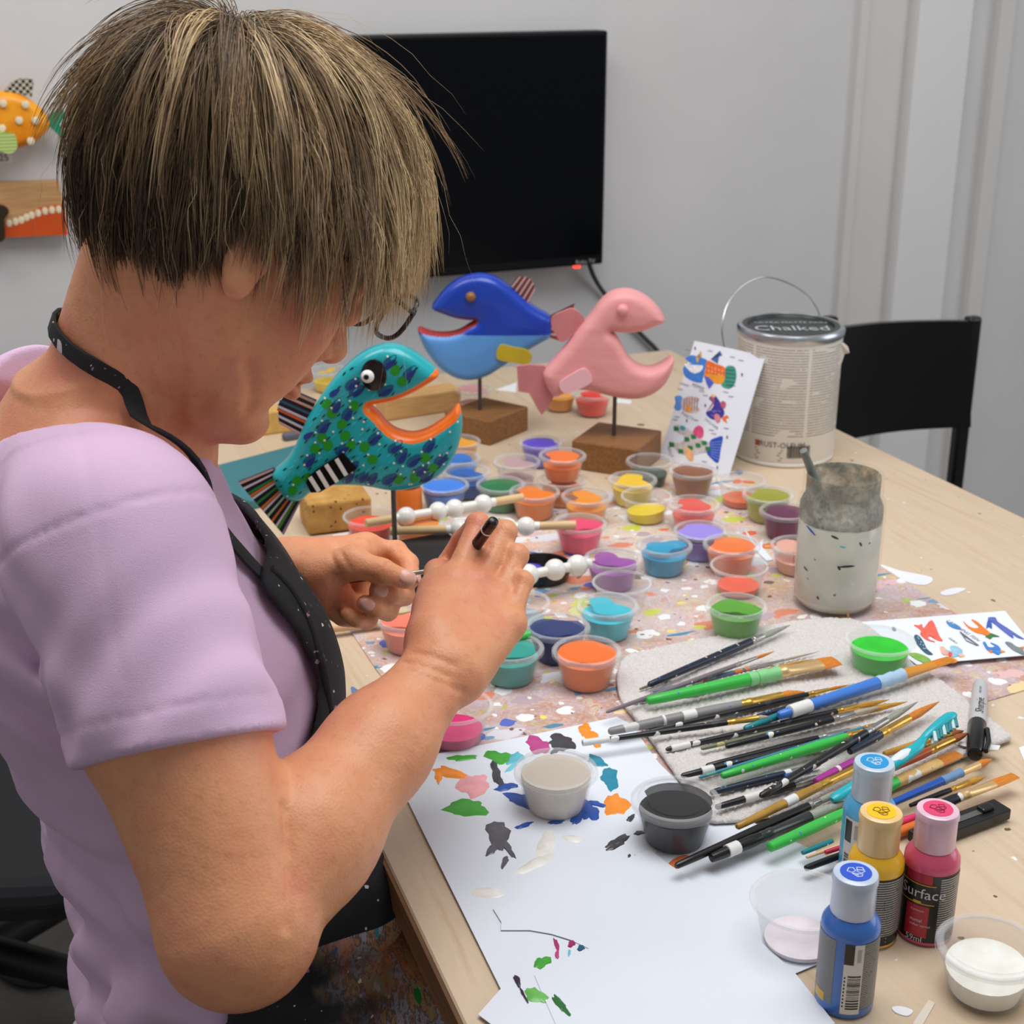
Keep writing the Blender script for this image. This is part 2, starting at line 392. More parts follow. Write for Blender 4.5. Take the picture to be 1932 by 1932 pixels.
ck.inputs['Color1'].default_value = C(20, 18, 18); ck.inputs['Color2'].default_value = C(205, 195, 175); nt.links.new(tc.outputs['Object'], ck.inputs[0]); nt.links.new(ck.outputs[0], b.inputs['Base Color'])
mk('dorsal_fin', rel(wallpoly([(8, 172), (22, 156), (40, 148), (64, 150), (60, 184), (35, 176)], fy-.02, fy-.008)), m, wf, smooth=False)
m, nt, b = NT('striped_green_fin'); tc = nt.nodes.new('ShaderNodeTexCoord'); wv = nt.nodes.new('ShaderNodeTexWave'); wv.bands_direction = 'Z'; wv.inputs['Scale'].default_value = 60
nt.links.new(tc.outputs['Object'], wv.inputs[0]); nt.links.new(ramp(nt, wv.outputs['Fac'], [(.4, C(150, 185, 75)), (.6, C(205, 220, 150))]), b.inputs['Base Color'])
mk('side_fin', rel(wallpoly(smooth_poly([(-20, 254), (22, 252), (31, 262), (32, 280), (20, 290), (5, 287), (-20, 275)], 4), fy-.048, fy-.036)), m, wf, smooth=False)
for x, y in ((6, 195), (48, 197), (36, 227), (67, 227), (4, 242), (58, 266), (-40, 210), (-40, 240)):
    q = ONY(x, y, fy-.036)-base; mk('dot', xf(sphere((0, 0, 0), .006, 10, 6), q, ((1, 0, 0), (0, .25, 0), (0, 0, 1.1))), pm('dot_cream', C(240, 225, 190), .5), wf)
tg = thing('price_tag', 'small white handwritten price tag under the orange wall fish', 'tag', ONY(0, 300, WALLY))
base = np.array(tg.location)
mk('paper', rel(wallpoly([(-40, 290), (24, 292), (23, 307), (-40, 310)], WALLY-.003, WALLY)), pm('tag_paper', C(235, 233, 230), .8), tg, smooth=False)
mk('lettering', rel(xf(text('$125', .016), ONY(-22, 305, WALLY-.004), ((1, 0, 0), (0, 0, 1), (0, -1, 0)))), pm('tag_ink', C(50, 45, 45), .6), tg, smooth=False)
pq = thing('painted_plaque', 'orange and bare-wood plaque with white dots on the wall', 'wall art', ONY(0, 450, WALLY)); base = np.array(pq.location)
mk('board', rel(wallpoly([(-160, 352), (112, 343), (129, 442), (-160, 455)], WALLY-.03, WALLY-.002)), pm('plaque_pine', C(205, 160, 108), .55, col2=C(185, 138, 88), vscale=12, stretch=(2, 1, 25)), pq, smooth=False)
mk('painted_hill', rel(wallpoly([(-160, 420), (10, 418), (40, 410), (75, 392), (100, 387), (121, 386), (129, 443), (-160, 456)], WALLY-.0315, WALLY-.029)), pm('plaque_orange', C(208, 78, 14), .5, var=.04), pq, smooth=False)
for x, y in ((17, 421), (29, 418), (40, 415), (50, 410), (60, 406), (72, 402), (85, 398), (98, 396), (111, 395)):
    mk('dot', xf(sphere((0, 0, 0), .0048, 10, 6), ONY(x, y, WALLY-.0318)-base, ((1, 0, 0), (0, .2, 0), (0, 0, 1.4))), M['dot_cream'], pq)
mk('carved_figure', rel(wallpoly(smooth_poly([(-30, 385), (-8, 386), (10, 390), (17, 400), (8, 415), (10, 435), (5, 455), (-30, 455)], 4), WALLY-.045, WALLY-.03)), pm('plaque_dark', C(48, 40, 22), .3), pq, smooth=False)

# ------------------------------------------------------------------ work table
m, nt, b = NT('birch_plywood'); tc = nt.nodes.new('ShaderNodeTexCoord'); mp = nt.nodes.new('ShaderNodeMapping'); mp.inputs['Scale'].default_value = (14, 1.2, 14); mp.inputs['Rotation'].default_value = (0, 0, .9)
nt.links.new(tc.outputs['Object'], mp.inputs[0]); n1 = noise(nt, mp.outputs[0], 3.0, 8, .6); n1.inputs['Distortion'].default_value = 1.2
c1 = ramp(nt, n1.outputs['Fac'], [(.3, C(208, 184, 154)), (.55, C(216, 195, 168)), (.75, C(198, 170, 138))])
n2 = noise(nt, tc.outputs['Object'], 5, 5); c2 = mixc(nt, ramp(nt, n2.outputs['Fac'], [(.5, (0, 0, 0, 1)), (.75, (.5, .5, .5, 1))]), c1, C(206, 176, 142))
def specks(nt, base, vec, scale, thr, colours, seed=0.0, stretch=None):
    """little flecks: voronoi cells of which a few are filled, each with its own colour"""
    mp = nt.nodes.new('ShaderNodeMapping'); mp.inputs['Location'].default_value = (seed, seed*1.7, 0)
    if stretch: mp.inputs['Scale'].default_value = stretch
    nt.links.new(vec, mp.inputs[0]); wn = noise(nt, mp.outputs[0], scale*1.4, 2)
    ad = nt.nodes.new('ShaderNodeMix'); ad.data_type = 'RGBA'; ad.blend_type = 'LINEAR_LIGHT'; ad.inputs[0].default_value = .35/scale
    nt.links.new(mp.outputs[0], ad.inputs[6]); nt.links.new(wn.outputs['Color'], ad.inputs[7])
    vo = nt.nodes.new('ShaderNodeTexVoronoi'); vo.inputs['Scale'].default_value = scale; nt.links.new(ad.outputs[2], vo.inputs['Vector'])
    sp = nt.nodes.new('ShaderNodeSeparateColor'); nt.links.new(vo.outputs['Color'], sp.inputs[0])
    rad = nmath(nt, 'MULTIPLY', sp.outputs[1], thr[1]); rad = nmath(nt, 'ADD', rad, .04)
    inside = nmath(nt, 'LESS_THAN', vo.outputs['Distance'], rad); chosen = nmath(nt, 'LESS_THAN', sp.outputs[0], thr[0])
    k = len(colours); col = ramp(nt, sp.outputs[2], [(i/k, c) for i, c in enumerate(colours)], 'CONSTANT')
    return mixc(nt, nmath(nt, 'MULTIPLY', inside, chosen), base, col)
PAINTS = [C(40, 90, 180), C(235, 235, 232), C(225, 110, 40), C(60, 60, 62), C(200, 60, 50), C(90, 150, 190), C(120, 80, 60)]
c3 = specks(nt, c2, tc.outputs['Object'], 28, (.18, .16), PAINTS, 3.1)
c4 = specks(nt, c3, tc.outputs['Object'], 90, (.12, .2), [C(80, 60, 45), C(235, 235, 230), C(120, 90, 60), C(40, 60, 120)], 7.3)
c5 = specks(nt, c4, tc.outputs['Object'], 11, (.10, .12), [C(240, 240, 240), C(228, 225, 220), C(150, 170, 200)], 1.9, (1, 2.2, 1))
nt.links.new(c5, b.inputs['Base Color']); b.inputs['Roughness'].default_value = .42
tb = thing('work_table', 'long birch plywood work table flecked with old paint', 'table', (.72, 1.4, 0))
o = np.array([.72, 1.4])
top = [(.254, .55), (.318, 2.245), (1.185, 2.245), (1.245, .55)]; top = [(x-o[0], y-o[1]) for x, y in top]
bev(mk('tabletop', prism(top, TT-.028, TT), M['birch_plywood'], tb, smooth=False), .0015, 1)
ply = pm('plywood_edge', C(150, 105, 62), .6, col2=C(95, 62, 36), vscale=20, stretch=(.3, .3, 60))
for i in range(4):   # edge banding
    p, q = np.array(top[i]), np.array(top[(i+1) % 4]); d = (q-p)/np.linalg.norm(q-p); n = np.array([-d[1], d[0]])
    cc = (p+q)/2+n*.0015
    mk('edge_band', box((cc[0], cc[1], TT-.0148), (np.linalg.norm(q-p)-.004, .003, .0255), math.atan2(d[1], d[0])), ply, tb, smooth=False)
legm = pm('table_leg_grey', C(88, 86, 80), .6)
for x, y in ((-.37, -.78), (-.34, .76), (.42, .76), (.45, -.78)):
    bev(mk('leg', box((x, y, (TT-.028)/2), (.06, .06, TT-.028)), legm, tb, smooth=False), .003)
mk('rail', box((-.34, 0, TT-.075), (.02, 1.46, .09)), legm, tb, smooth=False); mk('rail', box((.40, 0, TT-.075), (.02, 1.46, .09)), legm, tb, smooth=False)

# paint-spattered mat
m, nt, b = NT('spattered_mat_paint'); tc = nt.nodes.new('ShaderNodeTexCoord'); vec = tc.outputs['Object']
n1 = noise(nt, vec, 7, 5); n2 = noise(nt, vec, 9, 5); n2.inputs['Distortion'].default_value = 1
sx = nt.nodes.new('ShaderNodeSeparateXYZ'); nt.links.new(vec, sx.inputs[0])
near = ramp(nt, n1.outputs['Fac'], [(.28, C(150, 118, 132)), (.42, C(206, 190, 200)), (.52, C(186, 140, 116)), (.62, C(214, 196, 204)), (.75, C(168, 150, 170))])
far = ramp(nt, n2.outputs['Fac'], [(.28, C(214, 176, 140)), (.4, C(232, 222, 196)), (.5, C(214, 208, 204)), (.6, C(238, 190, 164)), (.72, C(222, 210, 130))])
yy = nmath(nt, 'MULTIPLY', nmath(nt, 'ADD', sx.outputs[1], .12), 4.0); yy = nmath(nt, 'ADD', yy, nmath(nt, 'MULTIPLY', nmath(nt, 'SUBTRACT', n1.outputs['Fac'], .5), 1.5))
base_c = mixc(nt, ramp(nt, yy, [(0, (0, 0, 0, 1)), (1, (1, 1, 1, 1))]), near, far)
n6 = noise(nt, vec, 26, 8, .68); n6.inputs['Distortion'].default_value = 1.6; n7 = noise(nt, vec, 48, 6, .6)
sm = ramp(nt, n6.outputs['Fac'], [(.30, C(150, 170, 110)), (.38, C(236, 226, 196)), (.44, C(206, 130, 96)), (.49, C(214, 208, 210)), (.54, C(188, 160, 176)), (.59, C(238, 214, 130)), (.65, C(150, 176, 190)), (.72, C(232, 150, 130))])
base_c = mixc(nt, ramp(nt, n7.outputs['Fac'], [(.40, (.15, .15, .15, 1)), (.62, (.75, .75, .75, 1))]), base_c, sm)
n3 = noise(nt, vec, 240, 2); base_c = mixc(nt, ramp(nt, n3.outputs['Fac'], [(.5, (0, 0, 0, 1)), (.68, (.35, .35, .35, 1))]), base_c, C(226, 218, 220))
c = specks(nt, base_c, vec, 24, (.55, .5), [C(214, 214, 150), C(224, 140, 110), C(196, 206, 210), C(236, 214, 160), C(176, 190, 110), C(232, 190, 190), C(190, 168, 176), C(222, 222, 228)], 11.0, (1, 1.6, 1))
c = specks(nt, c, vec, 34, (.5, .45), [C(240, 240, 238), C(206, 214, 90), C(120, 160, 190), C(232, 110, 80), C(246, 204, 90), C(120, 104, 96), C(236, 238, 238), C(180, 204, 90)], 5.0, (1, 1.3, 1))
c = specks(nt, c, vec, 52, (.5, .45), [C(240, 242, 242), C(240, 242, 242), C(90, 110, 200), C(236, 226, 110), C(150, 84, 70), C(240, 242, 242), C(230, 150, 120)], 2.0)
c = specks(nt, c, vec, 30, (.4, .22), [C(80, 140, 170), C(206, 90, 70), C(120, 100, 110), C(170, 196, 80), C(235, 235, 240)], 8.0, (.5, 2.4, 1))
c = specks(nt, c, vec, 95, (.4, .3), [C(240, 242, 242), C(130, 90, 80), C(90, 100, 150), C(236, 238, 238), C(200, 190, 80)], 13.0)
nt.links.new(c, b.inputs['Base Color']); b.inputs['Roughness'].default_value = .38
mt = [T(558, 1021), T(1387, 894), T(1662, 1070), T(1935, 1243), T(2040, 1270), T(1932, 1304), T(1782, 1348), T(1300, 1470), T(880, 1590), T(770, 1338), T(712, 1268), T(650, 1175)]
cen = (.66, 1.3, TT)
tag(mk('painting_mat', prism([(p[0]-cen[0], p[1]-cen[1]) for p in mt], .0002, .0014), m, loc=cen, smooth=False), 'protective mat covered in spattered paint lying on the table', 'mat')

# paper sheets
paper = pm('white_paper', C(226, 232, 241), .7, var=.01, vscale=8)
def sheet(name, label, pts, z, cat='paper'):
    P = [T(x, y) for x, y in pts]; c = np.mean(P, 0)
    return tag(mk(name, prism([(p[0]-c[0], p[1]-c[1]) for p in P], 0, .0004), paper, loc=(c[0], c[1], TT+z), smooth=False), label, cat), c
dz = .0016
sheetB, cB = sheet('paper_sheet', 'blank white sheet under the brush handles and clear empty cup', [(1236, 1436), (1300, 1500), (1560, 1620), (1735, 1742), (1488, 1846), (1200, 1720), (1080, 1520)], dz)
sheetA, cA = sheet('paper_sheet', 'white paper sheet dabbed with test spots of bright paint', [(766, 1509), (800, 1432), (980, 1396), (1164, 1357), (1192, 1372), (1235, 1434), (1272, 1480), (1250, 1560), (1232, 1640), (1150, 1890), (945, 1872)], dz+.0006)
sheetD, cD = sheet('paper_scrap', 'torn scrap of paper with green and violet paint at the bottom edge', [(902, 1921), (965, 1850), (1030, 1772), (1085, 1785), (1118, 1800), (1065, 1868), (1120, 1960), (960, 1965)], dz+.0012)
sheetC, cC = sheet('paper_sheet', 'large torn blank white sheet on top in the foreground', [(1226, 1611), (1256, 1634), (1290, 1658), (1400, 1752), (1500, 1845), (1575, 1940), (1300, 1990), (1052, 1950), (1026, 1890), (1008, 1848), (1050, 1830), (1111, 1798), (1075, 1781), (1040, 1770), (1000, 1763), (945, 1763), (946, 1748), (938, 1735), (930, 1722)], dz+.0018)
def daub(parent, c, z, px, py, rx, ry, ang, col, seed, rag=.28, name='paint_daub'):
    rnd = random.Random(seed); pts = []
    n = 22; ph = [rnd.uniform(0, 6.28) for _ in range(5)]
    for i in range(n):
        a = 2*math.pi*i/n; r = 1+rag*(.5*math.sin(2*a+ph[0])+.4*math.sin(3*a+ph[1])+.35*math.sin(5*a+ph[2])+.3*math.sin(8*a+ph[3]))
        x, y = rx*r*math.cos(a), ry*r*math.sin(a); q = math.radians(ang)
        p = T(px+x*math.cos(q)-y*math.sin(q), py+x*math.sin(q)+y*math.cos(q)); pts.append((p[0]-c[0], p[1]-c[1]))
    ctr = np.mean(pts, 0); nn = len(pts)
    V = [(x, y, .0004) for x, y in pts]+[(ctr[0]+(x-ctr[0])*.86, ctr[1]+(y-ctr[1])*.86, .0010) for x, y in pts]+[(ctr[0], ctr[1], .0012)]
    s = sum(pts[i][0]*pts[(i+1) % nn][1]-pts[(i+1) % nn][0]*pts[i][1] for i in range(nn))
    Fc = [(i, (i+1) % nn, nn+(i+1) % nn, nn+i) for i in range(nn)]+[(nn+i, nn+(i+1) % nn, 2*nn) for i in range(nn)]
    if s < 0: Fc = [tuple(reversed(q)) for q in Fc]
    mt = pm('wet_paint_%d_%d_%d' % col, C(*col), .28, bump=.25, bscale=260, var=.08, vscale=90)
    mk(name, (V, Fc), mt, parent)
G, OR, PK, BK, BL, TQ, MG = (68, 168, 54), (250, 148, 46), (244, 172, 178), (64, 64, 70), (40, 84, 170), (36, 140, 168), (190, 70, 140)
for i, (px, py, rx, ry, an, col) in enumerate([(872, 1435, 26, 6, -4, G), (852, 1464, 36, 9, 18, OR), (828, 1468, 7, 16, 10, OR), (893, 1487, 30, 22, -20, PK), (880, 1530, 40, 16, -4, G), (788, 1480, 12, 4, -40, G), (786, 1493, 4, 5, 0, G),
        (942, 1434, 25, 13, 12, G), (972, 1436, 16, 11, -30, (96, 190, 208)), (966, 1452, 14, 5, -40, (120, 205, 218)), (1015, 1411, 24, 15, 14, MG), (1060, 1406, 28, 14, 8, BK), (1052, 1416, 16, 6, -40, BK), (1104, 1383, 12, 14, 20, OR), (1120, 1398, 18, 11, 52, OR), (1126, 1441, 20, 9, 18, TQ), (1151, 1474, 17, 20, -10, TQ),
        (1162, 1524, 22, 22, 0, OR), (935, 1462, 9, 20, -12, BK), (944, 1480, 6, 14, -16, BK), (955, 1490, 22, 7, -6, BL), (985, 1515, 30, 13, 12, BL), (1110, 1535, 22, 16, 60, BL), (1125, 1522, 18, 5, 10, BL), (1050, 1556, 16, 4, -12, BL), (1090, 1548, 18, 8, -50, BL), (988, 1563, 18, 4, -16, BL),
        (940, 1580, 22, 26, 20, (92, 90, 98)), (958, 1605, 24, 6, 52, (92, 90, 98)), (952, 1632, 14, 5, -60, (92, 90, 98)), (928, 1608, 8, 14, 30, (92, 90, 98)), (1166, 1592, 22, 8, -24, BK), (1160, 1603, 18, 4, -20, BK), (1190, 1549, 9, 5, -30, BK), (1206, 1577, 10, 4, 0, BK), (1197, 1629, 7, 10, 10, BK), (1187, 1621, 3, 4, 0, BK)]):
    daub(sheetA, cA, 0, px, py, rx, ry, an, col, 100+i)
for i, (px, py, rx, ry, an) in enumerate([(1030, 1600, 16, 30, 20), (1010, 1635, 40, 10, -24), (1080, 1588, 20, 7, 5), (920, 1690, 32, 10, 0)]):
    daub(sheetA, cA, 0, px, py, rx, ry, an, (240, 238, 231), 300+i, .15)
for i, (px, py, rx, ry, an, col) in enumerate([(1023, 1823, 16, 11, -20, G), (1012, 1886, 24, 13, 30, (110, 190, 90)), (976, 1858, 14, 5, 65, (52, 40, 60)), (988, 1885, 16, 3, 62, (52, 40, 60)), (1050, 1790, 4, 14, -14, (176, 40, 110)), (1051, 1808, 4, 9, 10, (190, 60, 130)), (1078, 1788, 6, 8, 20, (160, 40, 100)), (1096, 1796, 8, 5, -10, (30, 90, 120)), (1074, 1805, 3, 6, 10, (120, 200, 215)), (1058, 1905, 9, 26, -38, (40, 110, 50))]):
    daub(sheetD, cD, 0, px, py, rx, ry, an, col, 400+i)
daub(sheetB, cB, 0, 1279, 1632, 26, 10, -28, (226, 120, 70), 500, .05)

# scattered scraps on the table
def flat(name, label, cat, pts, col, z=.0002, h=.0005, zz=None):
    P = [T(x, y) for x, y in pts]; c = np.mean(P, 0)
    return tag(mk(name, prism([(p[0]-c[0], p[1]-c[1]) for p in P], 0, h), pm('scrap_%d_%d_%d' % col, C(*col), .6), loc=(c[0], c[1], TT+z), smooth=False), label, cat)
flat('paint_smear', 'long white paint smear on the wood beside the glass jar', 'paint smear', smooth_poly([(1662, 1066), (1700, 1078), (1757, 1090), (1748, 1104), (1715, 1100), (1675, 1080)], 4), (232, 234, 240))
flat('paint_smear', 'small white paint smear on the wood by the blue-print card', 'paint smear', smooth_poly([(1775, 1118), (1800, 1110), (1822, 1112), (1800, 1122), (1780, 1124)], 4), (232, 234, 240))
flat('paint_smear', 'blue brush mark on the wood in front of the paint can', 'paint smear', [(1378, 897), (1390, 888), (1403, 890), (1398, 896), (1382, 901)], (40, 84, 150))
flat('tape_strip', 'translucent strip of tape on the wood at the bottom right', 'tape', [(1722, 1932), (1752, 1888), (1764, 1894), (1735, 1945)], (226, 214, 198))
flat('paper_scrap', 'white triangular scrap of paper on the table behind the blue fish', 'paper', [(935, 736), (975, 722), (973, 741)], (238, 238, 240))
flat('paper_scrap', 'thin white paper strip on the table behind the pink fish', 'paper', [(1160, 752), (1192, 756), (1190, 763), (1158, 760)], (238, 238, 240))
flat('paper_scrap', 'small white paper scrap at the right edge near the marker', 'paper', [(1922, 1412), (1940, 1405), (1945, 1440), (1932, 1436)], (238, 238, 240))
tg = thing('paper_offcuts', 'forked white paper offcut on the mat beside the orange cup', 'paper', T(1440, 1038))
for k, (pts) in enumerate([[(1404, 1002), (1412, 1010), (1432, 1040), (1424, 1042)], [(1424, 1040), (1440, 1020), (1438, 1036), (1458, 1060), (1446, 1062)]]):
    P = [T(x, y)-T(1440, 1038) for x, y in pts]; mk('strip', prism([(p[0], p[1]) for p in P], .0015+.0006*k, .002+.0006*k), paper, tg, smooth=False)
flat('paint_smear', 'blue streaked paint mark on the table edge by the apron', 'paint smear', smooth_poly([(662, 1298), (678, 1305), (690, 1325), (688, 1345), (676, 1338)], 4), (96, 130, 176))
flat('paint_smear', 'white dried paint drip between blue bottle and glue cup', 'paint smear', smooth_poly([(1683, 1902), (1700, 1900), (1722, 1908), (1712, 1918), (1690, 1912)], 4), (240, 240, 240))
# ------------------------------------------------------------------ paint cups
cupm = clearplastic('clear_cup_plastic', (.92, .93, .94, 1), .022, .08, .6)
cupm2 = clearplastic('frosted_cup_plastic', (.94, .95, .96, 1), .055, .08, .8)
rimm = clearplastic('clear_rim_plastic', (.95, .96, .97, 1), .17, .06, 1.0)
lidm = clearplastic('clear_lid_plastic', (.94, .95, .96, 1), .022)
def cup_mesh():
    ro, H, t = .0285, .031, .0007
    prof = [(.0205, .0), (.0215, .0005), (.0225, .003), (.0255, .016), (.0275, .0265), (.0282, .0275), (.0284, .030), (.0305, .0302), (.0307, .0312), (.0285, .0314), (.0277, .0300), (.0268, .0262), (.0248, .016), (.0218, .0032), (.0205, .0014)]
    return lathe(prof, 36)
def lid_mesh():
    prof = [(.0309, .0290), (.0312, .0292), (.0312, .0325), (.0303, .0334), (.0272, .0334), (.0266, .0322), (.0262, .0312), (.0205, .0312), (.0200, .0322), (.0190, .0322)]
    return lathe(prof, 40, cap0=False)
_cup, _lid = cup_mesh(), lid_mesh()
_rim = lathe([(.0283, .0297), (.0311, .0296), (.0315, .0308), (.0309, .0318), (.0284, .0319)], 40, False, False)
_lrim = lathe([(.0311, .0288), (.0316, .0292), (.0316, .0328), (.0306, .0338), (.0270, .0338), (.0264, .0326)], 40, False, False)
_mesh = {}
def shared(key, vf, mats, auto=40):
    if key not in _mesh:
        me = bpy.data.meshes.new(key); me.from_pydata(vf[0], [], vf[1]); me.validate(); me.shade_smooth(); me.set_sharp_from_angle(angle=math.radians(auto))
        for x in mats: me.materials.append(x)
        _mesh[key] = me
    return _mesh[key]
def add(name, me, parent, mat=None, rotz=0):
    o = bpy.data.objects.new(name, me); COL.objects.link(o); o.parent = parent; o.rotation_euler[2] = rotz
    if mat is not None: o.material_slots[0].link = 'OBJECT'; o.material_slots[0].material = mat
    return o
def paint_vf(fill, tilt=0):
    H = .0014+.0268*fill; r0, r1 = .0203, .0203+(.0268-.0203)*fill
    n = 28; V, Fc = [], []
    for r, z in ((r0, .0016), (r1, H), (r1*.93, H+.0002), (r1*.55, H-.0008)):
        V += [(r*math.cos(2*math.pi*i/n), r*math.sin(2*math.pi*i/n), z+(tilt*math.cos(2*math.pi*i/n)*r if z > .002 else 0)) for i in range(n)]
    for k in range(3): Fc += [(k*n+i, k*n+(i+1) % n, (k+1)*n+(i+1) % n, (k+1)*n+i) for i in range(n)]
    Fc += [tuple(reversed(range(n))), tuple(range(3*n, 4*n))]
    return V, Fc
def base_of(cx, bottom, rb):
    P = T(cx, bottom)
    for _ in range(4):
        el = math.atan2(CAM_H-TT, math.hypot(P[0], P[1])); P = T(cx, bottom-rb*math.sin(el)/pxm(P))
    return P
def cup(label, cx, bottom, col, fill=.85, lid=True, R=1.0, smear=.5, z=0.0, tilt=0, cat='paint cup', group=None, opaque_lid=False):
    R *= 1.06
    if col is not None and max(col)-min(col) > 40:
        mu = sum(col)/3; col = tuple(int(max(4, min(252, mu+(c-mu)*1.22))) for c in col)
    P = base_of(cx, bottom, .0205*R)
    t = thing('paint_cup', label, cat, (P[0], P[1], TT+.0015+z), random.uniform(0, 6.28), group); t.scale = (R, R, R)
    add('cup', shared('cup', _cup, [cupm]), t, cupm if (col is not None and max(col) < 120) else cupm2)
    if col is not None:
        pmn = pm('cup_paint_%d_%d_%d' % col, C(*[min(255, c*1.05+4) for c in col]), .25, var=.10, vscale=60, bump=.15, bscale=150)
        add('paint', shared('paint_%.2f_%.2f' % (fill, tilt), paint_vf(fill, tilt), [pmn], 60), t, pmn)
        if smear > 0 and lid:      # a film of paint under the lid
            n = 22; rr = .0262; ph = [random.uniform(0, 6.28) for _ in range(3)]
            pts = [(math.cos(a)*rr*s, math.sin(a)*rr*s) for i in range(n) for a in [2*math.pi*i/n] for s in [min(1, smear+.25+.22*math.sin(2*a+ph[0])+.15*math.sin(3*a+ph[1]))]]
            lum = tuple(min(255, int(c*1.02+6)) for c in col)
            mk('paint_film', prism(pts, .0302, .0306), clearplastic('film_%d_%d_%d' % lum, C(*lum), .5 if not opaque_lid else .95, .35, .25), t)
    if lid:
        l_ = add('lid', shared('lid', _lid, [lidm]), t); add('lid_rim', shared('lid_rim', _lrim, [rimm]), l_)
    else: add('rim', shared('rim', _rim, [rimm]), t)
    return t
O1, YE, RD, TE = (238, 120, 28), (250, 200, 20), (214, 66, 52), (20, 140, 145)
cup('lime green paint cup with lid standing beside the coral cup', 1386, 1216, (84, 150, 34), .92, R=.95)
cup('bright grass green paint cup, open, on the edge of the grey towel', 1655, 1288, (40, 168, 44), .8, False, R=1.02)
cup('dark navy blue paint cup with lid next to the teal cup', 1051, 1260, (14, 42, 98), .95, R=.97, smear=.7)
cup('teal green paint cup with lid just right of the painting hand', 963, 1303, (34, 150, 140), .86, R=.97, smear=.6)
cup('orange paint cup with lid and a dark hair on top, front of mat', 1106, 1312, (232, 118, 36), .92, R=1.0, smear=.85)
cup('light aqua paint cup with lid in front of the clear empty cup', 1145, 1217, (70, 185, 200), .82, R=.96)
cup('empty clear cup without lid behind the light aqua cup', 1172, 1168, None, 0, False, R=.96)
cup('violet paint cup right of the white bead stick', 1155, 1123, (150, 84, 160), .8, R=.96, smear=.5)
cup('cyan blue paint cup with streaky sides left of the lavender cup', 1252, 1094, (28, 150, 185), .78, R=.94)
cup('lavender paint cup with milky lid behind the orange lidded cup', 1319, 1064, (150, 134, 208), .85, R=.93, smear=.95, opaque_lid=True)
cup('orange paint cup with orange-ringed lid behind the coral cup', 1377, 1094, (236, 124, 50), .85, R=.96, smear=.8)
cup('nearly empty coral paint cup without lid behind the lime green cup', 1392, 1134, (240, 100, 80), .30, False, R=.96)
cup('raspberry pink paint cup under the end of a dowel', 1093, 1051, (220, 76, 116), .85, R=.95, smear=.6)
cup('tomato red paint cup with clear lid left of the lavender cup', 1307, 1012, (212, 84, 70), .7, R=.94, smear=.6)
cup('half-empty clear cup with yellow paint in the bottom', 1218, 994, (250, 196, 14), .45, False, R=.95, tilt=.12)
cup('yellow paint cup behind the half-empty yellow one', 1192, 962, (244, 196, 40), .8, R=.93, smear=.6)
cup('smoky dark green paint cup beside the brown wooden block', 1224, 925, (54, 78, 64), .55, R=.93, smear=0)
cup('brown paint cup with lid in front of the fish card', 1305, 944, (134, 84, 48), .9, R=.93, smear=.75)
cup('clear cup with rust paint at the bottom left of the olive cup', 1396, 964, (206, 104, 56), .3, True, R=.94, smear=.05)
cup('olive paint cup with lid left of the glass jar', 1446, 993, (150, 150, 40), .85, R=.95, smear=.8)
cup('dark plum paint cup partly behind the glass jar', 1479, 1026, (94, 26, 70), .9, R=.94, smear=.9)
o1 = cup('orange paint cup with clear lid, lower of two stacked cups', 1060, 962, (240, 134, 50), .7, R=.93, smear=.4)
cup('orange paint cup standing on top of another orange cup', 1060, 962, (238, 122, 46), .7, R=.9, smear=.7, z=.0335*.93*1.06)
cup('plain orange paint cup behind the dowel with white beads', 1008, 988, (246, 130, 16), .85, R=.95, smear=.6)
cup('orange paint cup with a pink spot beside the yellow cups', 1106, 996, (248, 148, 20), .7, R=.94, smear=.5)
cup('forest green paint cup behind the first bead stick', 945, 972, (20, 112, 56), .85, R=.93, smear=.9)
cup('clear cup with a mauve film left of the stacked orange cups', 975, 926, (196, 160, 164), .3, True, R=.93, smear=.5)
cup('blue paint cup with a white dot on its lid under the teal fish', 881, 946, (36, 96, 168), .7, R=.93, smear=.4)
cup('cornflower blue paint cup with milky lid in front of the dotted blue one', 838, 974, (66, 124, 206), .8, R=.95, smear=.95, opaque_lid=True)
cup('purple paint cup with blue lid behind the orange cups on bare wood', 1020, 886, (104, 80, 196), .88, R=.9, smear=.9)
cup('amber paint cup peeking out behind the teal fish mouth', 866, 884, (244, 166, 40), .8, R=.9, smear=.7)
cup('scarlet paint cup standing under the pink fish', 1117, 790, (222, 58, 44), .8, R=.92, smear=.5)
cup('orange cone-like paint cup half hidden by the pink fish tail', 1056, 780, (244, 150, 40), .8, False, R=.82)
cup('lidded cup with a rosy film behind the blue fish post', 893, 778, (214, 160, 160), .25, True, R=.9, smear=.7)
cup('clear cup of yellow paint far back beside the painter chin', 621, 744, (238, 190, 20), .5, R=.95, smear=.15)
cup('red paint cup holding the end of the first bead stick', 700, 1036, (222, 82, 66), .75, False, R=.98)
cup('bright orange paint cup behind the black base of the teal fish', 790, 1046, (250, 140, 30), .5, True, R=.9, smear=.9)
cup('blue paint cup tucked behind the teal fish belly', 866, 916, (44, 116, 190), .8, R=.88, smear=.5)
cup('open magenta paint cup beside the wrist at the mat edge', 858, 1422, (196, 48, 112), .35, False, R=1.04)
cup('beige paint cup with lid standing on the dabbed paper', 1048, 1553, (216, 206, 192), .95, R=1.02, smear=1)
cup('black paint cup with ridged clear lid at the paper edge', 1272, 1617, (24, 24, 26), .86, R=1.05, smear=.8)
cup('empty clear cup with milky bottom on the white sheet', 1508, 1822, (216, 208, 214), .12, False, R=1.12)
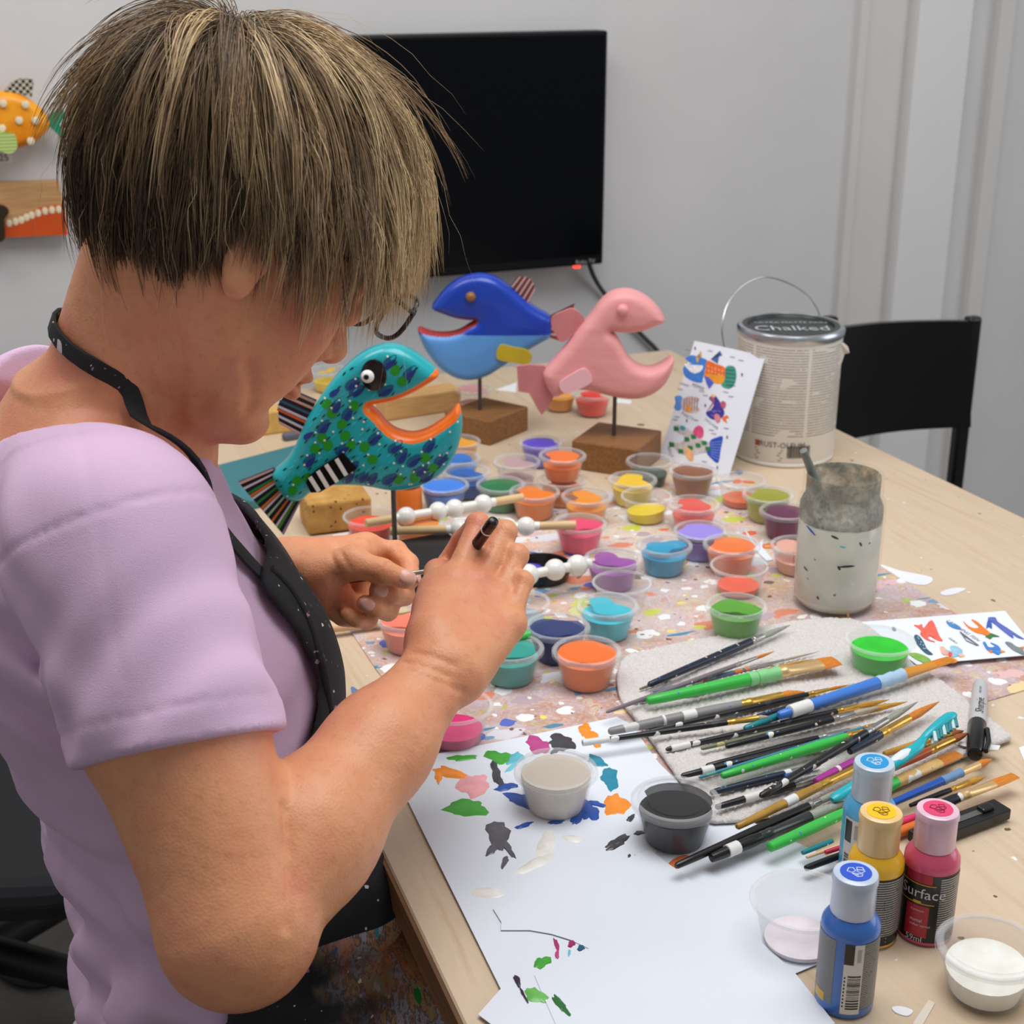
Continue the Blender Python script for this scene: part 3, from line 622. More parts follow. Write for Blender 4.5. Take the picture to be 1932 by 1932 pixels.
cup('cup of white glue with clear lid at the right edge', 1856, 1912, (236, 234, 222), .62, True, R=1.06, smear=0, tilt=.1)
cup('salmon paint cup half hidden behind the painting wrist', 770, 1242, (240, 138, 116), .85, R=.95, smear=.6)
cup('grey-blue water cup behind the painting hand', 984, 1205, (150, 170, 178), .5, True, R=.9, smear=.1)
cup('pale coral cup half hidden left of the glass jar', 1500, 1092, (226, 176, 160), .55, True, R=.9, smear=.6)
# details on single cups
g = thing('paint_jar', 'small orange craft paint jar behind the post of the teal fish', 'paint jar', base_of(772, 984, .017))
mk('body', lathe([(.015, 0), (.0165, .002), (.0165, .036), (.014, .041)], 28), pm('orange_jar', C(226, 116, 36), .4), g)
mk('cap', lathe([(.0150, .041), (.0152, .042), (.0152, .052), (.0145, .053)], 28), pm('dark_jar_cap', C(84, 62, 30), .4), g)
tag(mk('green_stick', tube([T(970, 1203, TT+.036), T(999, 1197, TT+.036)], .0042, 12), pm('handle_green', C(70, 196, 84), .3)), 'bright green handle end lying across the teal cup', 'brush handle')

# ------------------------------------------------------------------ murky brush-water jar
JP = base_of(1572, 1171, .042)
jar = thing('glass_jar', 'tall glass jar of murky grey rinse water with paint-crusted neck', 'jar', (JP[0], JP[1], TT+.0015))
sc = 1.0; JH = .150
glass = clearplastic('jar_glass', (.82, .84, .82, 1), .02, .05, 1.0)
prof = [(.036, 0), (.0415, .002), (.0440, .007), (.0455, .02), (.0460, .075), (.0462, .112), (.0452, .119), (.0420, .1235), (.0405, .1255), (.0418, .1275), (.0418, .130), (.0405, .132), (.0418, .1345), (.0418, .137), (.0403, .139), (.0410, .142), (.0418, .146), (.0415, .150), (.0392, .150), (.0385, .146), (.0385, .125), (.0435, .115), (.0436, .02), (.041, .005)]
mk('glass', lathe(prof, 56), glass, jar, auto=60)
m, nt, b = NT('murky_water'); tc = nt.nodes.new('ShaderNodeTexCoord'); n1 = noise(nt, tc.outputs['Object'], 25, 4)
c1 = ramp(nt, n1.outputs['Fac'], [(.3, C(206, 204, 190)), (.7, C(220, 217, 204))])
c2 = specks(nt, c1, tc.outputs['Object'], 120, (.16, .16), [C(60, 70, 80), C(40, 90, 160), C(150, 80, 50), C(60, 180, 190), C(230, 225, 215)], 4.0)
nt.links.new(c2, b.inputs['Base Color']); b.inputs['Roughness'].default_value = .12
mk('rinse_water', lathe([(.038, .005), (.0425, .012), (.0430, .03), (.0430, .098), (.0426, .0984)], 48), m, jar, auto=60)
m, nt, b = NT('crusted_paint_film'); tc = nt.nodes.new('ShaderNodeTexCoord'); n1 = noise(nt, tc.outputs['Object'], 60, 6, .65); n2 = noise(nt, tc.outputs['Object'], 32, 5, .7)
c1 = ramp(nt, n1.outputs['Fac'], [(.34, C(96, 102, 98)), (.44, C(180, 178, 166)), (.54, C(130, 132, 124)), (.64, C(176, 150, 112)), (.74, C(90, 150, 158))])
c2 = specks(nt, c1, tc.outputs['Object'], 70, (.3, .26), [C(70, 180, 190), C(180, 40, 40), C(220, 160, 40), C(40, 60, 120), C(220, 216, 205), C(40, 40, 40)], 9.0)
nt.links.new(c2, b.inputs['Base Color']); b.inputs['Roughness'].default_value = .4
tr = nt.nodes.new('ShaderNodeBsdfTransparent'); mx = nt.nodes.new('ShaderNodeMixShader'); nt.links.new(ramp(nt, n2.outputs['Fac'], [(.36, (.15, .15, .15, 1)), (.66, (.9, .9, .9, 1))]), mx.inputs[0])
nt.links.new(tr.outputs[0], mx.inputs[1]); nt.links.new(b.outputs[0], mx.inputs[2]); nt.links.new(mx.outputs[0], nt.nodes['Material Output'].inputs[0])
mk('paint_crust', lathe([(.0432, .0985), (.0431, .1145), (.0381, .1252), (.0381, .147), (.0374, .147), (.0374, .125), (.0424, .114), (.0424, .0985)], 48, False, False), m, jar)
st = [T(1538, 965, TT+.02), T(1532, 930, TT+.10), PZ(1517, 852, depth(JP)-.062)]
a0 = PZ(1516, 850, 1.525); a1 = PZ(1545, 925, 1.56)
tag(mk('stirring_stick', tube([a0, (a0+a1)/2, a1+(a1-a0)*.5], [.004, .0046, .0046], 12), pm('stick_grey', C(128, 134, 128), .3, var=.2)), 'grey brush handle standing in the rinse water jar', 'brush handle')
for px, py, ln, an, col in ((1530, 1001, 14, 30, (30, 80, 170)), (1598, 1069, 15, -4, (30, 32, 34)), (1583, 1072, 5, 60, (30, 32, 34)), (1543, 1128, 4, 60, (110, 50, 40)), (1600, 1162, 7, 80, (206, 140, 70)), (1575, 1014, 8, 20, (60, 60, 60)), (1520, 1073, 7, 30, (90, 80, 70)), (1590, 1032, 6, 10, (120, 190, 200)), (1624, 1027, 5, 60, (90, 60, 80)), (1497, 1055, 11, 88, (210, 110, 70))):
    d = ray(px, py); oc = EYE-(JP+np.array([0, 0, .0015])); A = d[0]**2+d[1]**2; B = 2*(oc[0]*d[0]+oc[1]*d[1]); Cc = oc[0]**2+oc[1]**2-.0466**2; D = B*B-4*A*Cc
    if D < 0: continue
    q = oc+d*((-B-math.sqrt(D))/(2*A)); ang = math.atan2(q[1], q[0]); s = .00056
    tx = np.array([-math.sin(ang), math.cos(ang), 0]); rr = math.radians(an)
    ax = tx*math.cos(rr)-np.array([0, 0, 1])*math.sin(rr); nn = np.array([math.cos(ang), math.sin(ang), 0])
    mk('paint_fleck', xf(sphere((0, 0, 0), 1, 10, 6), q, (ax*ln*s, np.cross(nn, ax)*2.4*s, nn*.0004)), pm('fleck_%d_%d_%d' % col, C(*col), .4), jar)

# ------------------------------------------------------------------ paint can
CP = base_of(1476, 882, .067)
can = thing('paint_can', 'white round metal paint can with black lid and wire handle', 'paint can', (CP[0], CP[1], TT))
acam = math.atan2(-CP[1], -CP[0]); CR, CH = .0695, .178
metal = pm('tin_metal', C(190, 194, 200), .28, metal=.9, var=.1)
m, nt, b = NT('can_label_print'); tc = nt.nodes.new('ShaderNodeTexCoord'); sx = nt.nodes.new('ShaderNodeSeparateXYZ'); nt.links.new(tc.outputs['Object'], sx.inputs[0])
an_ = nmath(nt, 'ARCTAN2', sx.outputs[1], sx.outputs[0])
cb = nt.nodes.new('ShaderNodeCombineXYZ'); nt.links.new(nmath(nt, 'MULTIPLY', an_, 40), cb.inputs[0]); nt.links.new(nmath(nt, 'MULTIPLY', nmath(nt, 'FLOOR', nmath(nt, 'MULTIPLY', sx.outputs[2], 270)), 3.3), cb.inputs[1])
wn = noise(nt, cb.outputs[0], 2.2, 3); para = noise(nt, None, 1, 2)
cb2 = nt.nodes.new('ShaderNodeCombineXYZ'); nt.links.new(nmath(nt, 'MULTIPLY', an_, 2.0), cb2.inputs[0]); nt.links.new(nmath(nt, 'MULTIPLY', sx.outputs[2], 70), cb2.inputs[1]); nt.links.new(cb2.outputs[0], para.inputs['Vector'])
line = nmath(nt, 'LESS_THAN', nmath(nt, 'FRACT', nmath(nt, 'MULTIPLY', sx.outputs[2], 270)), .5)
ink = nmath(nt, 'MULTIPLY', nmath(nt, 'MULTIPLY', line, nmath(nt, 'GREATER_THAN', wn.outputs['Fac'], .4)), nmath(nt, 'LESS_THAN', para.outputs['Fac'], .62))
zb = nmath(nt, 'MULTIPLY', nmath(nt, 'GREATER_THAN', sx.outputs[2], .044), nmath(nt, 'LESS_THAN', sx.outputs[2], .166))
col_ = nmath(nt, 'FRACT', nmath(nt, 'MULTIPLY', nmath(nt, 'SUBTRACT', an_, acam+.38-1.11), .9)); gap = nmath(nt, 'GREATER_THAN', col_, .06)
ink = nmath(nt, 'MULTIPLY', nmath(nt, 'MULTIPLY', ink, zb), gap)
nt.links.new(mixc(nt, nmath(nt, 'MULTIPLY', ink, .75), C(232, 228, 220), C(140, 132, 126)), b.inputs['Base Color']); b.inputs['Roughness'].default_value = .4
mk('body', lathe([(CR-.002, 0), (CR, .002), (CR, .005), (CR-.0012, .007), (CR, .009), (CR+.0008, CH-.008)], 64), m, can, auto=60)
mk('rim', lathe([(CR+.0008, CH-.008), (CR+.0026, CH-.006), (CR+.0030, CH+.001), (CR+.001, CH+.004), (CR-.004, CH+.0045), (CR-.006, CH+.001)], 64, False, False), metal, can)
lidk = pm('can_lid_dark', C(36, 42, 42), .35, var=.3, vscale=30)
ld = mk('lid', lathe([(CR-.004, CH-.001), (CR-.004, CH+.0042), (CR-.008, CH+.0050), (CR-.011, CH+.0042), (CR-.013, CH+.001), (.001, CH+.0005)], 64, False, True), lidk, can)
tx = text('Chalked', .031); ex = np.array([math.cos(-YAW), math.sin(-YAW), 0]); ey = np.array([-ex[1], ex[0], 0])
mk('lettering', xf(tx, -ex*.052-ey*.022+np.array([0, 0, CH+.0016]), (ex, ey*1.15, (0, 0, 1))), pm('lid_print_white', C(186, 190, 194), .5, var=.2), ld, smooth=False)
tx = text('ULTRA MATTE PAINT', .011); mk('lettering', xf(tx, -ex*.046+ey*.018+np.array([0, 0, CH+.0016]), (ex, ey, (0, 0, 1))), M['lid_print_white'], ld, smooth=False)
def canprint(vf, phi, z, mat, name): return mk(name, wrapcyl(vf, CR+.0009, acam+phi, z), mat, can, smooth=False)
canprint(text('RUST-OLEUM', .0105), -.46, .0290, pm('print_dark', C(96, 88, 84), .5), 'lettering')
canprint(join(*[box((.002+.0035*i, .004, 0), (.003, .008, .0001)) for i in range(2)]), -.56, .0285, pm('print_red', C(214, 96, 70), .5), 'logo_mark')
canprint(join(*[box((.020, -.0035*i, 0), (.040-.004*(i % 3), .0012, .0001)) for i in range(5)]), -.56, .0250, pm('print_grey', C(168, 162, 156), .5), 'small_print')
rb = random.Random(3); bars = []; x = 0
while x < .032:
    wd = rb.choice([.0005, .0009, .0014]); bars.append(box((x+wd/2, .0, 0), (wd, .017, .0001))); x += wd+rb.choice([.0005, .0008])
canprint(join(*bars), .09, .0235, M['print_dark'], 'barcode')
zc = depth(CP)
hp = [PZ(1369, 668, zc-.05), PZ(1362, 620, zc-.06), PZ(1372, 575, zc-.05), PZ(1398, 541, zc-.03), PZ(1438, 523, zc-.01), PZ(1480, 531, zc), PZ(1518, 553, zc), PZ(1540, 580, zc+.005), PZ(1550, 606, zc+.01)]
mk('wire_handle', tube([p-np.array(can.location) for p in smooth_poly(hp, 6, False)], .0012, 8), metal, can)
# lifted label corner
q = [(CR*math.cos(acam+a), CR*math.sin(acam+a)) for a in (1.25, 1.40, 1.55)]
lp = [v3(q[0][0], q[0][1], .165), v3(q[1][0]*1.03, q[1][1]*1.03, .163), v3(q[1][0]*1.12, q[1][1]*1.12, .158), v3(q[1][0]*1.16, q[1][1]*1.16, .150), v3(q[1][0]*1.07, q[1][1]*1.07, .148), v3(q[0][0]*1.01, q[0][1]*1.01, .125)]
tri = [(0, 1, 2), (0, 2, 3), (0, 3, 4), (0, 4, 5)]; V = [tuple(p) for p in lp]+[tuple(p+v3(0, 0, .0004)) for p in lp]
mk('peeled_label_corner', (V, [tuple(reversed(t)) for t in tri]+[tuple(i+6 for i in t) for t in tri]), pm('peeled_label', C(214, 208, 198), .6), can)

# ------------------------------------------------------------------ printed fish cards
cardm = pm('card_stock', C(234, 238, 248), .55)
def cm(col): return pm('print_%d_%d_%d' % col, C(*col), .6, var=.12, vscale=120)
BL, BR = T(1244, 864, TT), T(1375, 901, TT)
def crossm(d): return np.array([[0, -d[2], d[1]], [d[2], 0, -d[0]], [-d[1], d[0], 0]])
A_, b_ = [], []
for base_, px in ((BL, (1293, 640)), (BR, (1426, 667))):
    K = crossm(ray(*px)); A_.append(K); b_.append(-K@(base_-EYE))
vv = np.linalg.lstsq(np.vstack(A_), np.concatenate(b_), rcond=None)[0]
ex = (BR-BL); cw = np.linalg.norm(ex); ex /= cw; vv = vv-ex*np.dot(vv, ex); ch = np.linalg.norm(vv); ey = vv/ch; nz = np.cross(ex, ey)
if np.dot(nz, -ray(1330, 770)) < 0: nz = -nz
card = thing('fish_card', 'white card printed with four cartoon fish leaning on the can', 'card', BL)
def cpt(px, py, off=.0006):
    d = ray(px, py); t = np.dot(BL-EYE, nz)/np.dot(d, nz); q = EYE+d*t-BL; return q+nz*off
_po = [0]
def cpoly(pts, off=.0006):     # crop coordinates of the printed shape -> flat print on the card
    _po[0] += 1; P = [cpt(1240+x/6.44, 620+y/6.44, off+_po[0]*3e-6) for x, y in pts]; n = len(P)
    a = sum(np.dot(np.cross(P[i]-P[0], P[(i+1) % n]-P[0]), nz) for i in range(1, n-1))
    return [tuple(p) for p in P], [tuple(range(n)) if a > 0 else tuple(reversed(range(n)))]
co = [v3(0, 0, 0), ex*cw, ex*cw+vv, vv]
V = [tuple(p) for p in co]+[tuple(p+nz*.0005) for p in co]
Fc = [(0, 3, 2, 1), (4, 5, 6, 7), (0, 1, 5, 4), (1, 2, 6, 5), (2, 3, 7, 6), (3, 0, 4, 7)]
if np.dot(np.cross(ex, ey), nz) < 0: Fc = [tuple(reversed(q)) for q in Fc]
mk('card_sheet', (V, Fc), cardm, card, smooth=False)
def cprint(name, pts, col, off=.0006, k=4): mk(name, cpoly(smooth_poly(pts, k) if k else pts, off), cm(col), card, smooth=False)
def strip(p, q, w_):
    p, q = np.array(p, float), np.array(q, float); d = (q-p)/np.linalg.norm(q-p); n = np.array([-d[1], d[0]])*w_/2; return [p+n, q+n, q-n, p-n]
cprint('printed_fish', [(345, 365), (420, 325), (520, 350), (610, 390), (590, 480), (560, 600), (540, 660), (430, 640), (340, 580), (315, 500), (340, 450), (430, 420), (400, 415)], (62, 130, 214))
cprint('printed_mouth', [(335, 430), (420, 440), (500, 445), (560, 455), (530, 520), (450, 545), (380, 500)], (240, 243, 250), .0008)
cprint('printed_fish', [(610, 390), (720, 430), (830, 480), (825, 600), (790, 670), (690, 660), (575, 600), (590, 500)], (240, 110, 40), k=3)
cprint('printed_belly', [(585, 555), (700, 560), (822, 580), (790, 668), (690, 660), (600, 620)], (246, 160, 40), .0008)
cprint('printed_fin', [(650, 375), (700, 330), (795, 328), (765, 270), (740, 430)], (70, 104, 166), k=0)
cprint('printed_fin', [(575, 575), (630, 590), (695, 660), (635, 735), (600, 660)], (84, 104, 206), .001, k=0)
cprint('printed_tail', [(830, 480), (890, 450), (950, 480), (965, 590), (930, 700), (860, 735), (780, 690), (825, 600)], (60, 150, 128))
for yy in (500, 545, 592, 640, 685): cprint('printed_stripe', strip((835, yy), (955, yy+14), 9), (30, 96, 88), .0009, 0)
for i in range(10): cprint('printed_dash', strip((625+(i % 5)*42, 450+(i//5)*50+(i % 5)*14), (630+(i % 5)*42, 475+(i//5)*50+(i % 5)*14), 9), (252, 210, 150), .0009, 0)
cprint('printed_eye', [(475, 350), (510, 330), (545, 352), (530, 270), (500, 412), (478, 385)], (214, 176, 96), .0009)
cprint('printed_tail', [(215, 830), (270, 815), (310, 845), (300, 970), (250, 1000), (205, 960), (225, 900)], (96, 152, 224))
cprint('printed_fish', [(310, 860), (390, 820), (470, 830), (520, 860), (500, 890), (445, 920), (515, 975), (500, 1010), (420, 1030), (340, 1010), (300, 950)], (222, 196, 190))
for i in range(6): cprint('printed_stripe', strip((335+i*32, 832+abs(i-3)*6), (325+i*32, 1010-abs(i-2)*6), 11), (128, 96, 104), .0008, 0)
cprint('printed_fin', [(350, 960), (385, 935), (415, 970), (400, 1010), (365, 1005)], (250, 160, 40), .001)
cprint('printed_fish', [(630, 850), (690, 810), (740, 850), (790, 940), (820, 1030), (780, 1090), (690, 1110), (620, 1070), (595, 1020), (650, 990), (690, 920)], (62, 50, 150))
cprint('printed_fin', [(770, 910), (800, 880), (840, 910), (825, 970), (790, 960)], (190, 90, 120), .0008)
cprint('printed_mouth', [(632, 850), (690, 815), (700, 850), (690, 910), (600, 1020), (655, 930), (680, 880)], (176, 84, 120), .0009)
cprint('printed_tail', [(785, 1080), (850, 1050), (880, 1085), (840, 1100), (855, 1155), (800, 1120)], (246, 120, 70), k=0)
cprint('printed_fin', [(700, 1050), (745, 1040), (775, 1110), (740, 1150), (705, 1110)], (226, 140, 150), .001)
cprint('printed_eye', [(660, 815), (685, 795), (712, 820), (690, 840)], (240, 200, 120), .001)
for i in range(14): cprint('printed_dot', strip((655+(i*37) % 120, 960+(i*53) % 110), (661+(i*37) % 120, 966+(i*53) % 110), 7), (220, 215, 240), .0009, 0)
cprint('printed_fish', [(200, 1190), (270, 1170), (380, 1220), (450, 1280), (540, 1350), (640, 1390), (645, 1500), (560, 1510), (480, 1530), (400, 1540), (300, 1530), (190, 1440), (150, 1370), (230, 1390), (300, 1380), (345, 1310), (260, 1270)], (206, 196, 196))
for i, (x, y) in enumerate([(180, 1410), (290, 1490), (405, 1450), (500, 1420), (575, 1390), (445, 1315), (365, 1345), (235, 1215), (620, 1460)]):
    cprint('printed_check', [(x-34, y-28), (x+28, y-22), (x+36, y+26), (x-26, y+30)], (34, 126, 66), .0008, 0)
cprint('printed_fin', [(440, 1240), (500, 1180), (560, 1210), (565, 1300), (520, 1335), (455, 1290)], (226, 84, 130), .0009)
cprint('printed_fin', [(340, 1450), (400, 1460), (445, 1540), (430, 1610), (380, 1590), (345, 1520)], (240, 178, 120), .001)
cprint('printed_tail', [(645, 1365), (720, 1325), (800, 1315), (775, 1470), (745, 1630), (670, 1590), (605, 1510), (640, 1450)], (40, 74, 190))
for i in range(7): cprint('printed_stripe', strip((655, 1385+i*27), (785-i*5, 1372+i*37), 8), (130, 160, 226), .0009, 0)
cprint('printed_eye', [(285, 1190), (320, 1180), (350, 1215), (320, 1240), (285, 1220)], (60, 160, 176), .001)
ink = pm('card_ink', C(96, 98, 108), .6)
def cletter(s, size, x, y, rot):
    t = text(s, size); o = cpt(1240+x/6.44, 620+y/6.44, .0007); c, n = math.cos(rot), math.sin(rot)
    mk('lettering', xf(t, o, (ex*c+ey*n, -ex*n+ey*c, nz)), ink, card, smooth=False)
cletter('PEPPER', .0068, 420, 700, -.12); cletter('MARTY', .0068, 290, 1040, -.25); cletter('DAG-NAB', .0058, 575, 1110, -.35); cletter('WILLY', .0062, 120, 1440, -.8)
for i, (x, y) in enumerate([(345, 265), (615, 275), (885, 350), (990, 390), (250, 740), (515, 765), (805, 775), (215, 1075), (440, 1115), (630, 1235), (810, 1215), (545, 1620), (270, 670), (330, 690), (560, 815), (870, 830), (660, 1280), (190, 1110)]):
    z = [(x, y), (x+14, y-12), (x+24, y+6), (x+38, y-8), (x+48, y+10), (x+64, y-4)]
    mk('squiggle', join(*[cpoly(strip(z[k], z[k+1], 5), .0007) for k in range(5)]), ink, card, smooth=False)
for x, y in ((1035, 560), (365, 1120), (855, 1320), (735, 1690), (590, 935), (465, 240)):
    mk('star', cpoly([(x, y-26), (x+12, y), (x, y+26), (x-12, y)], .0007), ink, card, smooth=False)
# flat card on the table
c2p = [(1622, 1184), (1895, 1163), (1960, 1245), (1728, 1265)]
P = [T(x, y) for x, y in c2p]; c0 = np.mean(P, 0); z2 = TT+.006
card2 = thing('fish_card', 'white card of many small printed fish lying flat by the green cup', 'card', (c0[0], c0[1], z2))
mk('card_sheet', prism([(p[0]-c0[0], p[1]-c0[1]) for p in P], 0, .0005), cardm, card2, smooth=False)
def c2(pts, col, name='printed_fish', k=3, off=.0008):
    Q = [T(1640+x/6.44, 1130+y/6.44, z2)-np.array([c0[0], c0[1], z2]) for x, y in pts]; Q = smooth_poly([(q[0], q[1]) for q in Q], k) if k else [(q[0], q[1]) for q in Q]
    _po[0] += 1; mk(name, prism([tuple(q) for q in Q], .0004, off+_po[0]*4e-6), cm(col), card2, smooth=False)
c2([(545, 330), (600, 335), (640, 320), (660, 370), (760, 270), (850, 460), (890, 520), (820, 510), (730, 460), (720, 500), (800, 535), (700, 510), (620, 440), (625, 390)], (236, 104, 84))
c2([(545, 460), (590, 455), (650, 520), (700, 620), (770, 685), (700, 680), (620, 610), (560, 530)], (50, 92, 112))
c2([(480, 680), (560, 670), (660, 700), (740, 750), (750, 800), (680, 800), (620, 770), (560, 740)], (130, 176, 80))
c2([(935, 285), (990, 310), (1060, 325), (1115, 380), (1040, 370), (970, 335)], (70, 136, 196))
c2([(1140, 280), (1200, 340), (1280, 370), (1330, 350), (1240, 265), (1310, 290), (1400, 370), (1480, 440), (1450, 470), (1380, 440), (1300, 420), (1200, 360)], (240, 130, 40))
c2([(1410, 470), (1480, 430), (1580, 470), (1500, 470), (1470, 500)], (60, 120, 60), k=0)
c2([(1420, 370), (1450, 350), (1490, 370), (1475, 270), (1440, 270)], (60, 96, 176))
c2([(1440, 245), (1530, 240), (1560, 290), (1680, 370), (1800, 450), (1880, 500), (1800, 480), (1740, 440), (1750, 490), (1650, 420), (1540, 330)], (92, 110, 190))
c2([(1380, 545), (1410, 540), (1450, 600), (1530, 590), (1470, 545), (1560, 580), (1600, 640), (1570, 690), (1500, 660), (1440, 640)], (70, 130, 206))
c2([(1590, 630), (1650, 655), (1600, 670)], (226, 150, 70), k=0); c2([(1440, 640), (1500, 645), (1480, 670)], (236, 120, 60), k=0)
c2([(860, 600), (900, 595), (950, 640), (1000, 640), (980, 590), (1060, 590), (1130, 640), (1110, 690), (1020, 720), (960, 690), (880, 660)], (150, 196, 220))
c2([(860, 600), (900, 595), (940, 650), (980, 690), (900, 690), (870, 650)], (240, 180, 164)); c2([(940, 740), (1000, 725), (1070, 760), (1040, 785), (970, 785)], (240, 160, 70)); c2([(1090, 690), (1140, 685), (1160, 705), (1100, 720)], (240, 190, 150))
c2([(960, 670), (1000, 668), (1005, 705), (970, 708)], (236, 90, 60), off=.001)
c2([(1650, 540), (1720, 545), (1780, 590), (1860, 620), (1880, 690), (1800, 660), (1730, 620)], (130, 136, 140)); c2([(1830, 600), (1880, 590), (1880, 620)], (236, 150, 90), k=0)
c2([(275, 360), (310, 360), (325, 395), (290, 395)], (110, 120, 130))
for i, (x, y) in enumerate([(600, 500), (630, 540), (655, 580), (680, 620), (590, 480), (620, 570), (660, 620)]): c2([(x-6, y-4), (x+6, y-4), (x+6, y+4), (x-6, y+4)], (230, 235, 240), 'printed_dot', 0, .001)
d1 = T(1640+1290/6.44, 1130+650/6.44, z2)-T(1640+920/6.44, 1130+400/6.44, z2); d1 = d1/np.linalg.norm(d1); d2 = np.array([-d1[1], d1[0], 0])
for s, sz, x, y in (('LAUGHING FISH', .0072, 930, 270), ('Gallery', .005, 950, 480)):
    o = T(1640+x/6.44, 1130+y/6.44, z2)-np.array([c0[0], c0[1], z2]); mk('lettering', xf(text(s, sz), o+v3(0, 0, .0007), (d1, d2, (0, 0, 1))), ink, card2, smooth=False)
for p, q in (((1100, 410), (1330, 580)), ((1100, 410), (1180, 520)), ((1180, 520), (1310, 580)), ((1130, 450), (1300, 560))): c2(strip(p, q, 5), (120, 122, 130), 'pencil_line', 0)
# ------------------------------------------------------------------ towel
tpx = [(1165, 1272), (1180, 1248), (1215, 1240), (1330, 1214), (1480, 1186), (1600, 1178), (1660, 1210), (1720, 1262), (1790, 1306), (1850, 1352), (1904, 1396), (1898, 1408), (1850, 1424), (1800, 1446), (1700, 1490), (1600, 1530), (1480, 1548), (1345, 1563), (1318, 1535), (1290, 1496), (1262, 1456), (1235, 1418), (1200, 1370), (1172, 1335), (1163, 1300)]
tp = [T(x, y)[:2] for x, y in tpx]; tc0 = np.mean(tp, 0); tp = smooth_poly([p-tc0 for p in tp], 3)
V, Q = slab(tp, .0028, .0022, .0022)
rng = np.random.RandomState(3)
top = V[:, 2] > 0
ph = np.sin(V[:, 0]*900+3*np.sin(V[:, 1]*140))*np.sin(V[:, 1]*760+2*np.sin(V[:, 0]*170))
V[:, 2] += top*(.0006*ph+.0005*rng.randn(len(V)))+.0009*np.sin(V[:, 0]*38+V[:, 1]*20)*top
tw = mkme('towel', npmesh('towel', V, Q), pm('terry_cloth', C(222, 217, 214), .95, col2=C(206, 200, 196), vscale=500, bump=.9, bscale=900), loc=(tc0[0], tc0[1], TT+.0052), auto=0)
tag(tw, 'grey terry towel spread under the pile of brushes', 'towel')
TZ = TT+.0088

# ------------------------------------------------------------------ brushes
gold = pm('brass_ferrule', C(226, 178, 84), .28, metal=.85, var=.1, vscale=80); silv = pm('nickel_ferrule', C(176, 176, 172), .3, metal=.85, var=.12, vscale=80)
cream = pm('champagne_ferrule', C(232, 196, 140), .35, metal=.6)
def splat(name, base, extra=None, amt=.4, sc=55):
    if name in M: return M[name]
    m, nt, b = NT(name); tc = nt.nodes.new('ShaderNodeTexCoord')
    c = specks(nt, base, tc.outputs['Object'], sc, (amt, .6), extra or [C(228, 226, 220), C(50, 52, 56), C(120, 150, 180), C(226, 226, 222), C(210, 150, 110)], random.uniform(0, 9), (1.6, 1, 1))
    c = specks(nt, c, tc.outputs['Object'], sc*5, (.25, .3), [C(230, 230, 225), C(200, 90, 60), C(60, 130, 190), C(230, 226, 200)], random.uniform(0, 9))
    nt.links.new(c, b.inputs['Base Color']); b.inputs['Roughness'].default_value = .35; return m
HB = {'black': pm('handle_black', C(22, 22, 24), .3), 'spatter': splat('handle_black_spattered', C(26, 26, 30), amt=.42), 'bw': splat('handle_black_white', C(24, 26, 32), [C(232, 230, 224), C(226, 224, 216), C(40, 44, 52)], .55, 40), 'navy': splat('handle_navy', C(26, 36, 56), [C(60, 90, 140), C(210, 210, 210)], .25, 50),
      'green': splat('handle_spring_green', C(58, 190, 74), [C(40, 110, 50), C(90, 200, 110)], .04, 40), 'grey': splat('handle_grey', C(140, 138, 138), [C(214, 212, 208), C(110, 108, 108)], .25, 40), 'mauve': splat('handle_grey_mauve', C(122, 112, 120), [C(150, 100, 140), C(150, 150, 150)], .3, 50),
      'teal': splat('handle_teal', C(16, 128, 138), [C(220, 230, 230), C(20, 90, 110)], .2, 45), 'blue': pm('handle_blue', C(66, 126, 214), .3), 'dblue': pm('handle_royal_blue', C(30, 84, 176), .3), 'bluegrey': splat('handle_blue_grey', C(96, 116, 136), [C(220, 130, 70), C(150, 160, 170)], .3, 60),
      'lteal': splat('handle_sea', C(52, 132, 150), [C(90, 160, 150), C(60, 80, 120)], .3, 60), 'magenta': pm('handle_magenta', C(166, 50, 150), .35), 'amber': pm('handle_amber', C(176, 132, 52), .3, var=.15, vscale=60), 'rust': pm('handle_rust', C(196, 84, 34), .3), 'crimson': pm('handle_crimson', C(206, 40, 84), .35), 'pencil': pm('pencil_wood', C(222, 184, 146), .6), 'olive': splat('handle_olive', C(110, 116, 88), [C(60, 60, 60), C(180, 176, 120)], .4, 60), 'orange': pm('handle_orange', C(226, 112, 40), .35), 'hot': pm('handle_hot_pink', C(232, 60, 110), .35)}
BR_ = {'orange': pm('bristle_orange', C(222, 140, 34), .55, col2=C(190, 104, 20), vscale=60, stretch=(1, 40, 40)), 'brown': pm('bristle_brown', C(168, 92, 30), .55, col2=C(128, 64, 20), vscale=60, stretch=(1, 40, 40)), 'grey': pm('bristle_grey', C(168, 172, 158), .6, col2=C(130, 134, 122), vscale=60, stretch=(1, 40, 40)), 'beige': pm('bristle_beige', C(188, 176, 158), .6, col2=C(150, 136, 120), vscale=60, stretch=(1, 40, 40)), 'gold': pm('bristle_gold', C(206, 156, 40), .5, col2=C(160, 112, 20), vscale=60, stretch=(1, 40, 40))}
GR = {'mint': pm('grip_mint', C(134, 206, 140), .45), 'ice': pm('grip_ice', C(170, 200, 226), .45), 'sea': pm('grip_sea', C(110, 176, 176), .4), 'steel': pm('grip_steel_blue', C(108, 146, 190), .45), 'white': pm('band_white', C(228, 228, 226), .4)}
def cpx(x, y): return 1080+x/2.268, 1150+y/2.268
